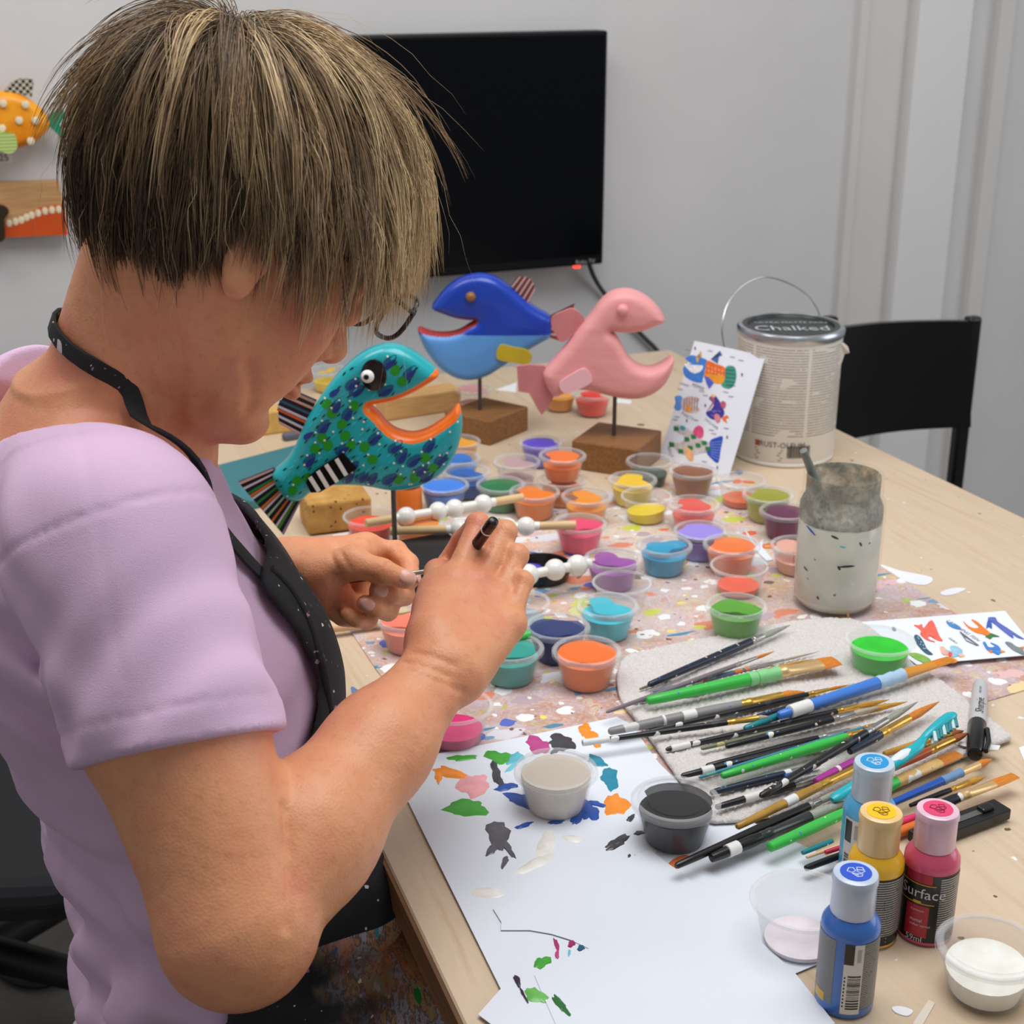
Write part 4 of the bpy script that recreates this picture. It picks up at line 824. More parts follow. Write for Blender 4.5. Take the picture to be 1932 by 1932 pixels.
def brush(label, e, wpx, handle, ferr=None, bris=None, fr=None, flat=1.0, grip=None, lvl=0, bands=(), tipw=None, full=True, cat='paint brush', onmat=False, off=(0, 0)):
    """e: end, [ferrule start], [bristle start], tip in the brush close-up's pixels; widths in its pixels"""
    z0 = (TT+.0025 if onmat else TZ)
    P = []
    for x, y in e:
        px, py = cpx(x, y) if off is None or off == (0, 0) else (x, y)
        P.append(T(px, py, z0))
    s = pxm(P[0])/(2.268 if off == (0, 0) else 1)*1.32; r = wpx*s/2
    z = z0+r+lvl*.006
    P = [np.array([p[0], p[1], z]) for p in P]
    a, tip = P[0], P[-1]; d = tip-a; L = np.linalg.norm(d); d /= L
    t = thing('paint_brush', label, cat, (a[0], a[1], a[2]), math.atan2(d[1], d[0]), 'brushes piled on the towel' if cat == 'paint brush' else None)
    t['label'] = label
    pos = [np.dot(p-a, d) for p in P]
    def X(pts, rad, fl=1.0, n=12): return tube([(x, 0, 0) for x in pts], rad, n, fl)
    if len(pos) == 2:
        f0 = L
        mk('handle', X([0, L*.012, L*.1, L*.5, L*.9, L], [r*.55, r*.82, r*.92, r, r*.95, r*.8]), HB[handle], t)
    else:
        f0, b0 = pos[1], pos[2] if len(pos) > 3 else pos[1]
        hr = [r*.42, r*.66, r*.76, r*.9, r*1.0, r*.9, r*.84]; hx = [0, f0*.012, f0*.12, f0*.5, f0*.78, f0*.95, f0]
        mk('handle', X(hx, hr), HB[handle], t)
        if ferr is not None and b0 > f0:
            g = f0+(b0-f0)*.22
            mk('ferrule', X([f0-.002, f0+.001, f0+(b0-f0)*.1, f0+(b0-f0)*.13, g, g*1.0+.0008, b0], [r*.86, r*.92, r*.86, r*.94, r*.94, r*.86, (tipw or wpx)*s/2], [1, 1, 1, 1, 1, 1, flat]), ferr, t)
        if bris is not None:
            rt = (tipw or wpx*.9)*s/2
            if flat < 1: mk('bristles', X([b0-.001, b0+(L-b0)*.5, L-.0006, L], [rt, rt*1.02, rt*.96, rt*.9], [flat, flat*.8, flat*.5, flat*.35]), bris, t)
            else: mk('bristles', X([b0-.001, b0+(L-b0)*.3, b0+(L-b0)*.7, L], [rt*.9, rt, rt*.6, rt*.1]), bris, t)
    if grip:
        g0, g1, gm = grip; g0, g1 = g0*L, g1*L; n_ = 7
        mk('grip', X([g0+(g1-g0)*i/n_ for i in range(n_+1)], [r*(1.04+.10*math.sin(i*2.1)) for i in range(n_+1)]), GR[gm], t)
    for b0_, b1_ in bands: mk('band', X([b0_*L, b0_*L+.0004, b1_*L-.0004, b1_*L], [r*.9, r*1.03, r*1.03, r*.9]), GR['white'], t)
    return t
B = brush
B('black round brush with silver ferrule, topmost on the towel', [(325, 350), (765, 160), (810, 140), (930, 92)], 30, 'navy', silv, BR_['grey'], lvl=.4, tipw=22)
B('thin olive brush handle along the topmost black brush', [(288, 346), (420, 296)], 9, 'olive')
B('slim blue-grey brush with pinkish ferrule under the black brush', [(345, 360), (760, 258), (900, 222), (1055, 188)], 14, 'bluegrey', silv, BR_['beige'], tipw=9)
B('long grey-mauve brush reaching out to the left over the paper', [(145, 470), (700, 268), (790, 238), (862, 208)], 18, 'mauve', silv, BR_['orange'], lvl=.8, tipw=12)
B('dark brush with gold ferrule behind the fat green brush', [(250, 410), (760, 300), (880, 262), (1030, 220)], 15, 'spatter', gold, BR_['gold'], tipw=14)
B('plain blue brush handle under the fat green brush', [(490, 372), (780, 305)], 14, 'dblue')
B('fat green brush with mint grip and wide flat orange bristles', [(318, 432), (868, 305), (1050, 268), (1128, 258)], 44, 'green', cream, BR_['orange'], flat=.32, grip=(.52, .68, 'mint'), tipw=72, lvl=.6)
B('thick grey brush with long gold ferrule below the fat green brush', [(155, 545), (730, 430), (890, 390), (992, 374)], 38, 'grey', gold, BR_['orange'], tipw=34, bands=((.26, .275), (.36, .43)))
B('long black brush with thin orange tip behind the grey one', [(330, 540), (1020, 385), (1100, 365), (1185, 340)], 20, 'spatter', gold, BR_['orange'], tipw=12, lvl=.3)
B('black brush with pale dipped end and short gold ferrule over the paper', [(42, 607), (665, 515), (790, 500), (840, 494)], 22, 'spatter', gold, BR_['beige'], lvl=.9, bands=((0.0, .14),))
B('dark teal brush with sea-green grip below the blue brush', [(735, 532), (1200, 352), (1290, 326), (1345, 306)], 30, 'teal', gold, BR_['orange'], grip=(.58, .76, 'sea'), tipw=18, lvl=.2)
B('short purple-stained handle lying beside the teal brush', [(790, 468), (960, 420)], 18, 'navy')
B('fat blue brush with ice-blue grip and orange bristles', [(878, 500), (1380, 338), (1540, 282), (1618, 254)], 44, 'blue', pm('orange_ferrule', C(214, 142, 40), .5), BR_['orange'], grip=(.55, .70, 'ice'), tipw=44, flat=.4, lvl=.8, bands=((.06, .17),))
B('black brush with white-dipped end left of the paint-crusted one', [(400, 612), (1140, 448), (1225, 430), (1355, 398)], 22, 'spatter', gold, BR_['gold'], bands=((.02, .1),), tipw=20)
B('black brush with olive tip and pointed gold bristles', [(550, 620), (1130, 474), (1250, 448), (1430, 418)], 20, 'olive', gold, BR_['gold'], tipw=22, lvl=.5)
B('paint-crusted black brush with white bands and frayed bristles', [(655, 625), (1110, 500), (1200, 484), (1315, 454)], 26, 'bw', silv, BR_['beige'], tipw=22, lvl=.9)
B('plain black brush with silver ferrule and stubby beige bristles', [(572, 690), (1060, 572), (1190, 540), (1240, 524)], 26, 'black', silv, BR_['beige'], tipw=30, flat=.5, lvl=.2)
B('black brush with chunky white end band above the green handle', [(465, 745), (1030, 610), (1100, 592), (1190, 570)], 28, 'bw', silv, BR_['beige'], tipw=24, lvl=.6, bands=((.11, .18),))
B('thin sea-blue brush with gold tip in the middle of the pile', [(540, 758), (1250, 542), (1290, 530), (1352, 510)], 16, 'lteal', gold, BR_['orange'], lvl=1.1, tipw=12)
B('bright green brush with bulging neck in the middle of the pile', [(635, 757), (1180, 590), (1225, 574), (1262, 562)], 36, 'green', gold, BR_['orange'], lvl=.9, tipw=26)
B('navy brush with white band under the bright green one', [(590, 800), (915, 718), (990, 700), (1062, 682)], 28, 'navy', silv, BR_['grey'], bands=((.66, .72),), tipw=24)
B('short bright blue handle end poking out of the pile', [(905, 745), (1022, 714)], 18, 'dblue', lvl=.7)
B('black brush speckled with pink dots crossing over the pile', [(800, 872), (1250, 592), (1330, 540), (1470, 462)], 32, 'spatter', silv, BR_['grey'], lvl=2.0, tipw=26)
B('black brush with magenta handle end', [(1035, 772), (1205, 682)], 28, 'magenta', lvl=.7, bands=((.52, .6),))
B('long translucent amber brush crossing under the speckled black one', [(700, 978), (1060, 800), (1240, 706), (1300, 680)], 34, 'amber', gold, BR_['orange'], lvl=1.0, bands=((.32, .4),))
B('black brush with a broad white band near the towel edge', [(612, 868), (960, 775), (1040, 745), (1100, 728)], 28, 'bw', silv, BR_['grey'], bands=((.24, .4),), lvl=.2)
B('long glossy black brush with pale lettering pointing at the paper', [(440, 1132), (1010, 868), (1050, 848), (1200, 786)], 34, 'black', silv, BR_['grey'], tipw=26, lvl=.5)
B('thick black brush in a clear sleeve with a white band', [(590, 1095), (800, 1000), (1000, 910), (1180, 846)], 44, 'black', pm('clear_sleeve_dark', C(52, 54, 56), .2), BR_['grey'], bands=((.11, .19),), lvl=.2)
B('fat green brush handle nearest the paint bottles', [(838, 1056), (1178, 898)], 40, 'green', lvl=.5)
B('small turquoise handle end by the cyan bottle', [(982, 1055), (1112, 1002)], 18, 'teal', lvl=.1)
B('short bare wood pencil by the cyan bottle', [(1000, 1068), (1140, 1018)], 13, 'pencil', lvl=0, cat='pencil')
B('small crimson handle end by the cyan bottle', [(1080, 1058), (1166, 1030)], 17, 'crimson', lvl=.3)
B('plain black brush handle lying lowest by the yellow bottle', [(995, 1122), (1180, 1052)], 24, 'black', lvl=0)
B('black brush with gold ferrule and pointed orange tip near the toothbrush', [(1180, 660), (1330, 590), (1440, 520), (1562, 444)], 34, 'navy', gold, BR_['orange'], tipw=30, lvl=1.2)
B('rust orange brush with gold ferrule and brown tip under the toothbrush', [(1340, 730), (1520, 640), (1620, 595), (1690, 566)], 32, 'rust', gold, BR_['brown'], tipw=26, lvl=.8)
B('gold ferrule brush with dark pointed tip beside the toothbrush head', [(1330, 640), (1500, 585), (1610, 556), (1672, 540)], 28, 'amber', gold, BR_['brown'], tipw=28, lvl=.2)
B('big gold brush smeared with white paint and orange bristles', [(1230, 850), (1395, 782), (1575, 700), (1648, 656)], 44, 'green', splat('gold_ferrule_white_paint', C(222, 180, 110), [C(236, 234, 228), C(232, 230, 224)], .5, 60), BR_['orange'], flat=.5, tipw=46, lvl=.6)
B('royal blue brush with steel-blue grip right of the bottles', [(1300, 880), (1640, 728), (1740, 690), (1792, 662)], 30, 'dblue', cream, BR_['orange'], grip=(.55, .72, 'steel'), tipw=28, lvl=.2)
B('slim gold-bristled brush behind the pink bottle', [(1440, 870), (1600, 790), (1680, 765), (1765, 744)], 20, 'black', gold, BR_['gold'], tipw=24, lvl=.7)
B('tan flat brush with orange bristles furthest right', [(1480, 900), (1650, 822), (1800, 775), (1892, 738)], 36, 'bw', cream, BR_['orange'], flat=.4, tipw=42, lvl=.3)
B('hot pink handle between yellow and pink bottles', [(1340, 950), (1500, 896)], 26, 'hot', lvl=.2, onmat=True)
B('orange handle between yellow and pink bottles', [(1360, 985), (1500, 930)], 34, 'orange', lvl=0, onmat=True)
B('tan wooden brush with ringed gold ferrule behind the holding hand', [(610, 1200), (735, 1181), (800, 1172), (860, 1163)], 17, 'pencil', gold, BR_['orange'], lvl=.2, onmat=True, off=(1, 0))
for o in list(COL.objects):
    if o.get('category') == 'pencil' and 'group' in o.keys(): del o['group']

# toothbrush
tbp = [(1110, 815), (1150, 790), (1200, 760), (1300, 700), (1380, 655), (1430, 620), (1475, 590), (1500, 555), (1540, 515), (1590, 475), (1635, 448)]
zz = [.012, .013, .015, .02, .024, .026, .028, .03, .034, .037, .038]
pt = [T(*cpx(x, y), TZ+z) for (x, y), z in zip(tbp, zz)]; b0 = pt[0]
tb_ = thing('toothbrush', 'turquoise toothbrush with white grip lying across the brushes', 'toothbrush', b0)
turq = pm('toothbrush_turquoise', C(32, 176, 190), .25); P = [p-b0 for p in smooth_poly(pt, 4, False)]; n = len(P)
rr = [np.interp(i/(n-1), [0, .05, .3, .5, .62, .7, .8, .95, 1], [.0025, .0048, .0058, .0062, .0052, .0034, .0042, .0052, .003]) for i in range(n)]
mk('handle', tube(P, rr, 12, .75), turq, tb_)
gi = [P[int(n*k)]+v3(0, 0, .0032) for k in (.36, .42, .48, .54)]; mk('grip', tube(gi, [.002, .0044, .0042, .0015], 10, .5), pm('toothbrush_white', C(226, 236, 240), .4), tb_)
hd = (P[-1]-P[int(n*.82)]); hd /= np.linalg.norm(hd); dn = (T(*cpx(1655, 520), TZ)-T(*cpx(1625, 460), TZ)); dn /= np.linalg.norm(dn); dn = dn*.85+v3(0, 0, -.5); dn /= np.linalg.norm(dn)
for i in range(8):
    c0_ = P[int(n*.80)]+(P[-1]-P[int(n*.80)])*(i/7.5)
    for j in (-1, 1):
        c1_ = c0_+np.cross(hd, dn)*j*.0028
        mk('bristle_tuft', tube([c1_+dn*.003, c1_+dn*.0125], [.0016, .0019], 8), pm('tuft_teal', C(20, 132, 140), .5) if i % 3 else pm('tuft_white', C(206, 224, 228), .5), tb_)
# marker pen
ma, mb_, mc = T(*cpx(1722, 622), TZ+.007), T(*cpx(1728, 478), TZ+.008), T(*cpx(1746, 322), TT+.011)
mk_ = thing('marker_pen', 'grey permanent marker with black cap lying right of the toothbrush', 'marker', ma)
d = mc-ma; L = np.linalg.norm(d); d /= L; kk = np.dot(mb_-ma, d)
gm = pm('marker_grey', C(190, 190, 192), .4); bkm = pm('marker_black', C(16, 16, 17), .3)
mk('cap', tube([d*x for x in (0, .001, .004, kk*.5, kk-.001, kk)], [.0045, .0062, .0072, .0080, .0082, .0078], 20), bkm, mk_)
mk('barrel', tube([d*x for x in (kk, kk+.002, L*.85, L-.001, L)], [.0070, .0075, .0072, .0066, .003], 20), gm, mk_)
_, sd, up = frame_for(d); mk('clip', tube([d*.002+up*.004+sd*-.0085, d*.02+up*.004+sd*-.0105, d*(kk*.75)+up*.004+sd*-.0085], .0022, 8), bkm, mk_)
if np.dot(sd, R_) > 0: pass
tdir = d; nrm = up; ly = np.cross(nrm, tdir)
for s, sz, a0_, o_ in (('Sharpie', .0105, .06, -.004), ('FINE POINT', .0028, .55, -.001)):
    mk('lettering', xf(text(s, sz, .25), tdir*(kk+(L-kk)*a0_+.004)+nrm*.0078+ly*o_, (tdir, ly, nrm)), pm('marker_ink', C(30, 30, 32), .5), mk_, smooth=False)
fl = flat('paper_scrap', 'crumpled white paper scrap under the marker cap', 'paper', [cpx(1620, 610), cpx(1700, 620), cpx(1825, 632), cpx(1815, 652), cpx(1730, 648), cpx(1660, 632)], (234, 234, 236), z=.0112)
# utility knife
ka, kb = T(*cpx(1470, 985), TT+.008), T(*cpx(1840, 848), TT+.008)
kn = thing('utility_knife', 'black snap-off utility knife behind the pink bottle', 'knife', ka); d = kb-ka; L = np.linalg.norm(d); d /= L; s_ = np.array([-d[1], d[0], 0])
def kbox(x0, x1, y0, y1, z0, z1, mat, nm): 
    vf = box(((x0+x1)/2, (y0+y1)/2, (z0+z1)/2), (x1-x0, y1-y0, z1-z0)); return bev(mk(nm, xf(vf, (0, 0, 0), (d, s_, (0, 0, 1))), mat, kn, smooth=False), .0015)
kk_ = pm('knife_black', C(26, 27, 29), .35); kbox(0, L, -.0095, .0095, -.006, .004, kk_, 'body'); kbox(L*.35, L-.012, -.003, .003, .0041, .0046, pm('knife_slot', C(120, 118, 114), .4, metal=.6), 'blade_track'); kbox(L*.72, L*.86, -.004, .004, .004, .008, kk_, 'slider')

# ------------------------------------------------------------------ paint bottles
def logo(rc, cls):
    sh = [[(-.006, .001), (-.004, .0045), (-.001, .0045), (0, .001), (-.003, -.001), (-.006, .001)], [(.001, .0005), (.0015, .005), (.0055, .0045), (.006, .0), (.003, -.002), (.001, .0005)], [(-.003, -.002), (0, -.006), (.003, -.0055), (.004, -.003), (.001, -.0025), (-.003, -.002)], [(.0015, .002), (.006, .0015)], [(-.001, -.004), (.001, -.004)]]
    return join(*[tube([(x*rc/.0085, y*rc/.0085, 0) for x, y in q], .00035, 5) for q in sh])
def lbl(r, a0, a1, z0, z1, n=18):
    V = [(r*math.cos(a0+(a1-a0)*i/n), r*math.sin(a0+(a1-a0)*i/n), z) for z in (z0, z1) for i in range(n+1)]
    return V, [(i, i+1, n+2+i, n+1+i) for i in range(n)]
def textlabel(name, base, inkc, freq=560, thr=.38, amount=.85):
    if name in M: return M[name]
    m, nt, b = NT(name); tc = nt.nodes.new('ShaderNodeTexCoord'); sx = nt.nodes.new('ShaderNodeSeparateXYZ'); nt.links.new(tc.outputs['Object'], sx.inputs[0])
    an = nmath(nt, 'ARCTAN2', sx.outputs[1], sx.outputs[0]); zf = nmath(nt, 'MULTIPLY', sx.outputs[2], freq)
    cb = nt.nodes.new('ShaderNodeCombineXYZ'); nt.links.new(nmath(nt, 'MULTIPLY', an, 22), cb.inputs[0]); nt.links.new(nmath(nt, 'MULTIPLY', nmath(nt, 'FLOOR', zf), 5.7), cb.inputs[1])
    wn = noise(nt, cb.outputs[0], 2.6, 3)
    ik = nmath(nt, 'MULTIPLY', nmath(nt, 'LESS_THAN', nmath(nt, 'FRACT', zf), .55), nmath(nt, 'GREATER_THAN', wn.outputs['Fac'], thr))
    nt.links.new(mixc(nt, nmath(nt, 'MULTIPLY', ik, amount), base, inkc), b.inputs['Base Color']); b.inputs['Roughness'].default_value = .35; return m
BH, BRr = .102, .0193
def bottle(label, cx, cy, col, stick, capcol, logoc, kind, sc=1.0):
    P = T(cx, cy, TT+BH*sc); P = np.array([P[0], P[1], TT+.0004]); t = thing('paint_bottle', label, 'paint bottle', P); t.scale = (sc, sc, sc)
    ac = math.atan2(-P[1], -P[0]); R = BRr
    body = pm('bottle_%d_%d_%d' % col, C(*col), .3, sss=0, coat=.3)
    mk('body', lathe([(R-.003, 0), (R-.0008, .001), (R, .0035), (R, .062), (R-.0004, .0655), (R-.0025, .069), (.0150, .0715), (.0138, .0725), (.0138, .076)], 48), body, t)
    cpm = clearplastic('bottle_cap_%d_%d_%d' % capcol, C(*capcol), .82, .25)
    cp = mk('cap', lathe([(.0142, .0728), (.0145, .0735), (.0143, .096), (.0150, .0965), (.0150, .0985), (.0143, .1012), (.0132, .1018)], 40), cpm, t)
    mk('sticker', lathe([(.0102, .10185), (.0102, .1021)], 36), pm('sticker_%d_%d_%d' % stick, C(*stick), .4), cp)
    ex = v3(math.cos(-YAW), math.sin(-YAW), 0); mk('emblem', xf(logo(.0080, None), (0, 0, .1022), (ex, (-ex[1], ex[0], 0), (0, 0, 1))), pm('emblem_%d_%d_%d' % logoc, C(*logoc), .4), cp)
    r = R+.0002
    L = lambda nm, a0, a1, z0, z1, mat, dr=0: mk(nm, lbl(r+dr, ac+a0, ac+a1, z0, z1), mat, t)
    blk = pm('label_black', C(24, 24, 25), .3); gld = pm('label_gold', C(214, 170, 40), .3); wht = pm('label_white', C(214, 212, 210), .4)
    if kind == 'blue':
        L('label', -1.9, -.42, .010, .060, textlabel('label_grey_print', C(96, 98, 102), C(140, 142, 146), 800))
        L('gold_mark', -1.25, -.72, .009, .016, gld, .0001)
        L('label', -.10, .55, .005, .0595, wht, .0001); L('dark_band', .55, 1.45, .008, .060, textlabel('label_dark_print', C(58, 56, 56), C(170, 168, 166), 700))
        L('dark_block', -.10, .22, .044, .0595, blk, .0002)
        rb = random.Random(5); bars = []; z = .009
        while z < .036:
            wd = rb.choice([.0004, .0008, .0012]); bars.append(lbl(r+.00025, ac+.06, ac+.50, z, z+wd, 8)); z += wd+rb.choice([.0005, .0008, .001])
        mk('barcode', join(*bars), blk, t)
        for k in range(9): L('digit_mark', -.06, -.01, .0105+k*.0028, .0120+k*.0028, blk, .0002)
        L('recycling_mark', .32, .46, .046, .056, pm('label_mid_grey', C(170, 168, 168), .5), .0002)
    elif kind == 'cyan':
        L('label', -1.0, .2, .006, .060, wht); L('label', .2, 1.6, .006, .060, textlabel('label_dark_print', C(58, 56, 56), C(170, 168, 166), 700)); L('dark_block', -.95, -.62, .040, .058, blk, .0002)
        rb = random.Random(9); bars = []; z = .008
        while z < .030:
            wd = rb.choice([.0004, .0008, .0012]); bars.append(lbl(r+.00025, ac-.9, ac-.3, z, z+wd, 8)); z += wd+rb.choice([.0005, .0008, .001])
        mk('barcode', join(*bars), blk, t); L('recycling_mark', -.5, -.3, .044, .056, pm('label_mid_grey', C(170, 168, 168), .5), .0002)
    elif kind == 'yellow':
        L('label', -.5, 1.7, .004, .0585, blk); L('small_print', -.35, 1.45, .012, .0575, textlabel('label_black_print', C(26, 26, 27), C(190, 188, 184), 520), .0001)
        mk('lettering', wrapcyl(join(*[box((.004, .006-.003*i, 0), (.012, .0006, .0001)) for i in range(4)]), r+.0002, ac+.15, .004), wht, t, smooth=False)
    else:
        L('label', -1.2, 1.6, .004, .0590, blk); L('small_print', .42, 1.45, .012, .0575, textlabel('label_black_print', C(26, 26, 27), C(190, 188, 184), 520), .0001)
        red = pm('label_swatch_red', C(176, 34, 52), .3); L('swatch', -.9, .12, .052, .0592, red, .0001); L('swatch', -.75, .10, .008, .0335, red, .0001)
        L('gold_line', -1.1, .26, .0505, .0512, gld, .0002); L('gold_line', -1.1, .26, .0352, .0359, gld, .0002); L('gold_mark', -.5, -.2, .0352, .0375, gld, .0003)
        for s, sz, a0, z in (('Surface', .0115, -1.05, .0402), ('metal', .0040, -.55, .0205), ('PLATINUM', .0020, -.55, .0290), ('59ml', .0062, -.65, .0045), ('crafter carmel', .0026, -.55, .0170)):
            mk('lettering', wrapcyl(text(s, sz), r+.0004, ac+a0, z), wht, t, smooth=False)
bottle('royal blue paint bottle with barcode label, front at the bottom edge', 1615, 1646, (58, 112, 196), (36, 84, 200), (196, 210, 232), (226, 236, 250), 'blue')
bottle('yellow paint bottle standing between the blue and pink bottles', 1663, 1531, (246, 190, 40), (250, 196, 20), (244, 206, 140), (120, 90, 10), 'yellow')
bottle('rose pink paint bottle with black label, rightmost of the bottles', 1770, 1526, (218, 84, 118), (226, 66, 112), (236, 196, 214), (130, 20, 50), 'pink')
bottle('sky blue paint bottle partly hidden behind the yellow one', 1650, 1437, (84, 176, 226), (28, 150, 214), (196, 216, 232), (230, 242, 250), 'cyan')

# ------------------------------------------------------------------ wooden fish on posts
def fishplane(post, t):
    n = np.array([-math.sin(YAW), -math.cos(YAW), 0]); P0 = post+n*t
    def uv(px, py):
        d = ray(px, py); k = np.dot(P0-EYE, n)/np.dot(d, n); q = EYE+d*k-post; return np.array([np.dot(q, R_), q[2]])
    return uv, n
def fish(label, post_px, outline, conv, t, block, blockcol, post_top, rnd=.012, dome=.004, mouth=None, bodymats=None, matfn=None, prefix=''):
    post = T(*post_px); uv, n = fishplane(post, t)
    root = thing('wooden_fish', label, 'fish sculpture', post, 0, 'wooden fish on posts')
    P = [uv(*conv(x, y)) for x, y in outline]; P = smooth_poly(P, 3)
    V, Q = slab(P, t, rnd, .0016, dome)
    W = np.outer(V[:, 0], R_)+np.outer(V[:, 1], v3(0, 0, 1))+np.outer(V[:, 2], n)
    me = npmesh('body', W, Q)
    cen = V[Q].mean(1)
    o = mkme('body', me, bodymats, root, auto=0)
    ids = matfn(cen, uv, P)
    me.polygons.foreach_set('material_index', ids.astype(np.int32))
    def surf(u, v):     # front surface height above the fish's mid plane
        d2 = polysdf(P, np.atleast_1d(u), np.atleast_1d(v)); tt = t+dome*np.sqrt(np.clip(-d2/.05, 0, 1)); a = np.clip(d2+rnd, 0, rnd); return tt-rnd+np.sqrt(np.maximum(rnd**2-a**2, 0)), d2
    def world(u, v, h): return np.outer(np.atleast_1d(u), R_)+np.outer(np.atleast_1d(v), v3(0, 0, 1))+np.outer(np.atleast_1d(h), n)
    def fin(name, pts, mat, h0, th=.006, parent=root, k=3, stripes=None):
        A = [uv(*conv(x, y)) for x, y in pts]; A = smooth_poly(A, k) if k else A
        v, f = prism([tuple(a) for a in A], h0, h0+th); v = np.array(v); return mk(name, ([tuple(x) for x in world(v[:, 0], v[:, 1], v[:, 2])], f), mat, parent, smooth=False)
    b = block; bh = b[2]
    bl = bev(mk('base_block', box((b[4][0], b[4][1], bh/2), (b[0], b[1], bh), b[3]), blockcol, root, smooth=False), .002)
    ptop = uv(*post_top)[1]
    mk('post', tube([(0, 0, bh-.004), (0, 0, ptop+.012)], .0028, 10), pm('post_steel', C(96, 90, 84), .4, metal=.6), root)
    return root, uv, n, fin, surf, world, P
def onemat(cen, uv, P): return np.zeros(len(cen), int)
def conv2(x, y): return 400+x/3.22, 500+y/3.22
def conv3(x, y): return 750+x/3.22, 480+y/3.22
teal = pm('fish_teal', C(22, 166, 174), .3, var=.06, vscale=20, coat=.2); orr = pm('fish_orange', C(244, 118, 22), .3, var=.05)
go = [(1375, 690), (1340, 640), (1290, 598), (1225, 552), (1150, 515), (1070, 502), (1000, 512), (920, 545), (830, 610), (740, 700), (670, 790), (620, 870), (570, 950), (530, 1040), (490, 1130), (440, 1210), (360, 1285), (375, 1350), (410, 1405), (455, 1445), (530, 1450), (600, 1395), (700, 1360), (850, 1355), (950, 1365), (1080, 1388), (1200, 1378), (1330, 1330), (1420, 1260), (1480, 1160), (1515, 1040), (1515, 940), (1493, 872), (1440, 930), (1380, 975), (1310, 1018), (1220, 1045), (1130, 1030), (1060, 985), (1010, 925), (960, 872), (1030, 855), (1110, 838), (1200, 802), (1290, 752)]
gm_ = [(1375, 690), (1290, 752), (1200, 802), (1110, 838), (1030, 855), (960, 872), (1010, 925), (1060, 985), (1130, 1030), (1220, 1045), (1310, 1018), (1380, 975), (1440, 930), (1493, 872)]
def gmat(cen, uv, P):
    M_ = smooth_poly([uv(*conv2(x, y)) for x, y in gm_], 4, False); d = np.full(len(cen), 9.)
    for m in M_: d = np.minimum(d, np.hypot(cen[:, 0]-m[0], cen[:, 1]-m[1]))
    return (d < .0076).astype(int)
root, uv, n, fin, surf, world, GP = fish('teal speckled wooden fish with wide orange mouth on a black block', (747, 1088), go, conv2, .016, (.100, .092, .034, .12, (.026, -.022)), pm('base_black', C(20, 20, 22), .35), (742, 930), mouth=gm_, bodymats=[teal, orr], matfn=gmat)
rg = random.Random(21); layers = {k: [] for k in ('dark', 'blue', 'green', 'black', 'white', 'light')}
GPa = np.array(GP); mo = np.array(smooth_poly([uv(*conv2(x, y)) for x, y in gm_], 4, False)); eye = uv(*conv2(985, 665)); finc = uv(*conv2(720, 1255))
def decal(u, v, a, b, ang, key, h, n_=12, pinch=0):
    A = np.arange(n_)*2*math.pi/n_; x = a*np.cos(A); y = b*np.sin(A)*(1-pinch*np.cos(A)); q = ang
    uu, vv_ = u+x*math.cos(q)-y*math.sin(q), v+x*math.sin(q)+y*math.cos(q); hh, d2 = surf(uu, vv_)
    if (d2 > -.002).any(): return
    hc, _ = surf(np.array([u]), np.array([v])); W = world(np.append(uu, u), np.append(vv_, v), np.append(hh, hc)+h)
    layers[key].append(([tuple(w_) for w_ in W], [(i, (i+1) % n_, n_) for i in range(n_)]))
lo, hi = GPa.min(0), GPa.max(0)
cellsz = .0140; row = 0; v = lo[1]+.006
while v < hi[1]:
    u = lo[0]+(row % 2)*cellsz*.5
    while u < hi[0]:
        uu, vv_ = u+rg.uniform(-.003, .003), v+rg.uniform(-.003, .003); u += cellsz
        if np.hypot(mo[:, 0]-uu, mo[:, 1]-vv_).min() < .0120 or math.hypot(uu-eye[0], vv_-eye[1]) < .019 or math.hypot((uu-finc[0]), (vv_-finc[1])) < .018: continue
        an = math.radians(48+rg.uniform(-14, 14)); r = rg.random()
        if r < .36:
            decal(uu, vv_, .0100, .0052, an, 'dark', .0003, pinch=.35); decal(uu+.001, vv_-.0018, .0072, .0028, an-.1, 'blue', .0005, pinch=.3)
        elif r < .62: decal(uu, vv_, .0060, .0052, an, 'green', .0004)
        else: decal(uu, vv_, .0042, .0010, an, 'light', .0003)
        decal(uu+rg.uniform(.006, .008), vv_+rg.uniform(-.004, .006), .0030, .0007, math.radians(40+rg.uniform(-10, 14)), 'black', .0006, 8)
        if rg.random() < .75: decal(uu+rg.uniform(-.007, .004), vv_+rg.uniform(.005, .007), .0013, .0013, 0, 'white', .0006, 8)
        if rg.random() < .5: decal(uu+rg.uniform(-.006, .006), vv_-.007, .0030, .0008, an, 'light', .0003, 8)
    v += cellsz*.86; row += 1
LC = {'dark': C(14, 92, 128), 'blue': C(18, 52, 128), 'green': C(28, 146, 34), 'black': C(14, 18, 22), 'white': C(224, 228, 218), 'light': C(44, 180, 196)}
for k, nm in (('dark', 'painted_leaf_marks'), ('blue', 'painted_blue_strokes'), ('green', 'painted_green_spots'), ('black', 'painted_black_dashes'), ('white', 'painted_white_dots'), ('light', 'painted_light_strokes')):
    o = mk(nm, join(*layers[k]), pm('fish_mark_'+k, LC[k], .35), root); o['kind'] = 'stuff'
hh, _ = surf(np.array([eye[0]]), np.array([eye[1]]))
w0 = world(eye[0], eye[1], hh)[0]
ep = mk('eye_patch', xf(lathe([(.0160, 0), (.0158, .0014), (.0145, .0024)], 28), w0-n*.0004, (R_*.85, v3(0, 0, 1.08), n)), pm('eye_black', C(10, 10, 11), .25), root)
e2 = uv(*conv2(948, 668)); w1 = world(e2[0], e2[1], hh+.003)[0]
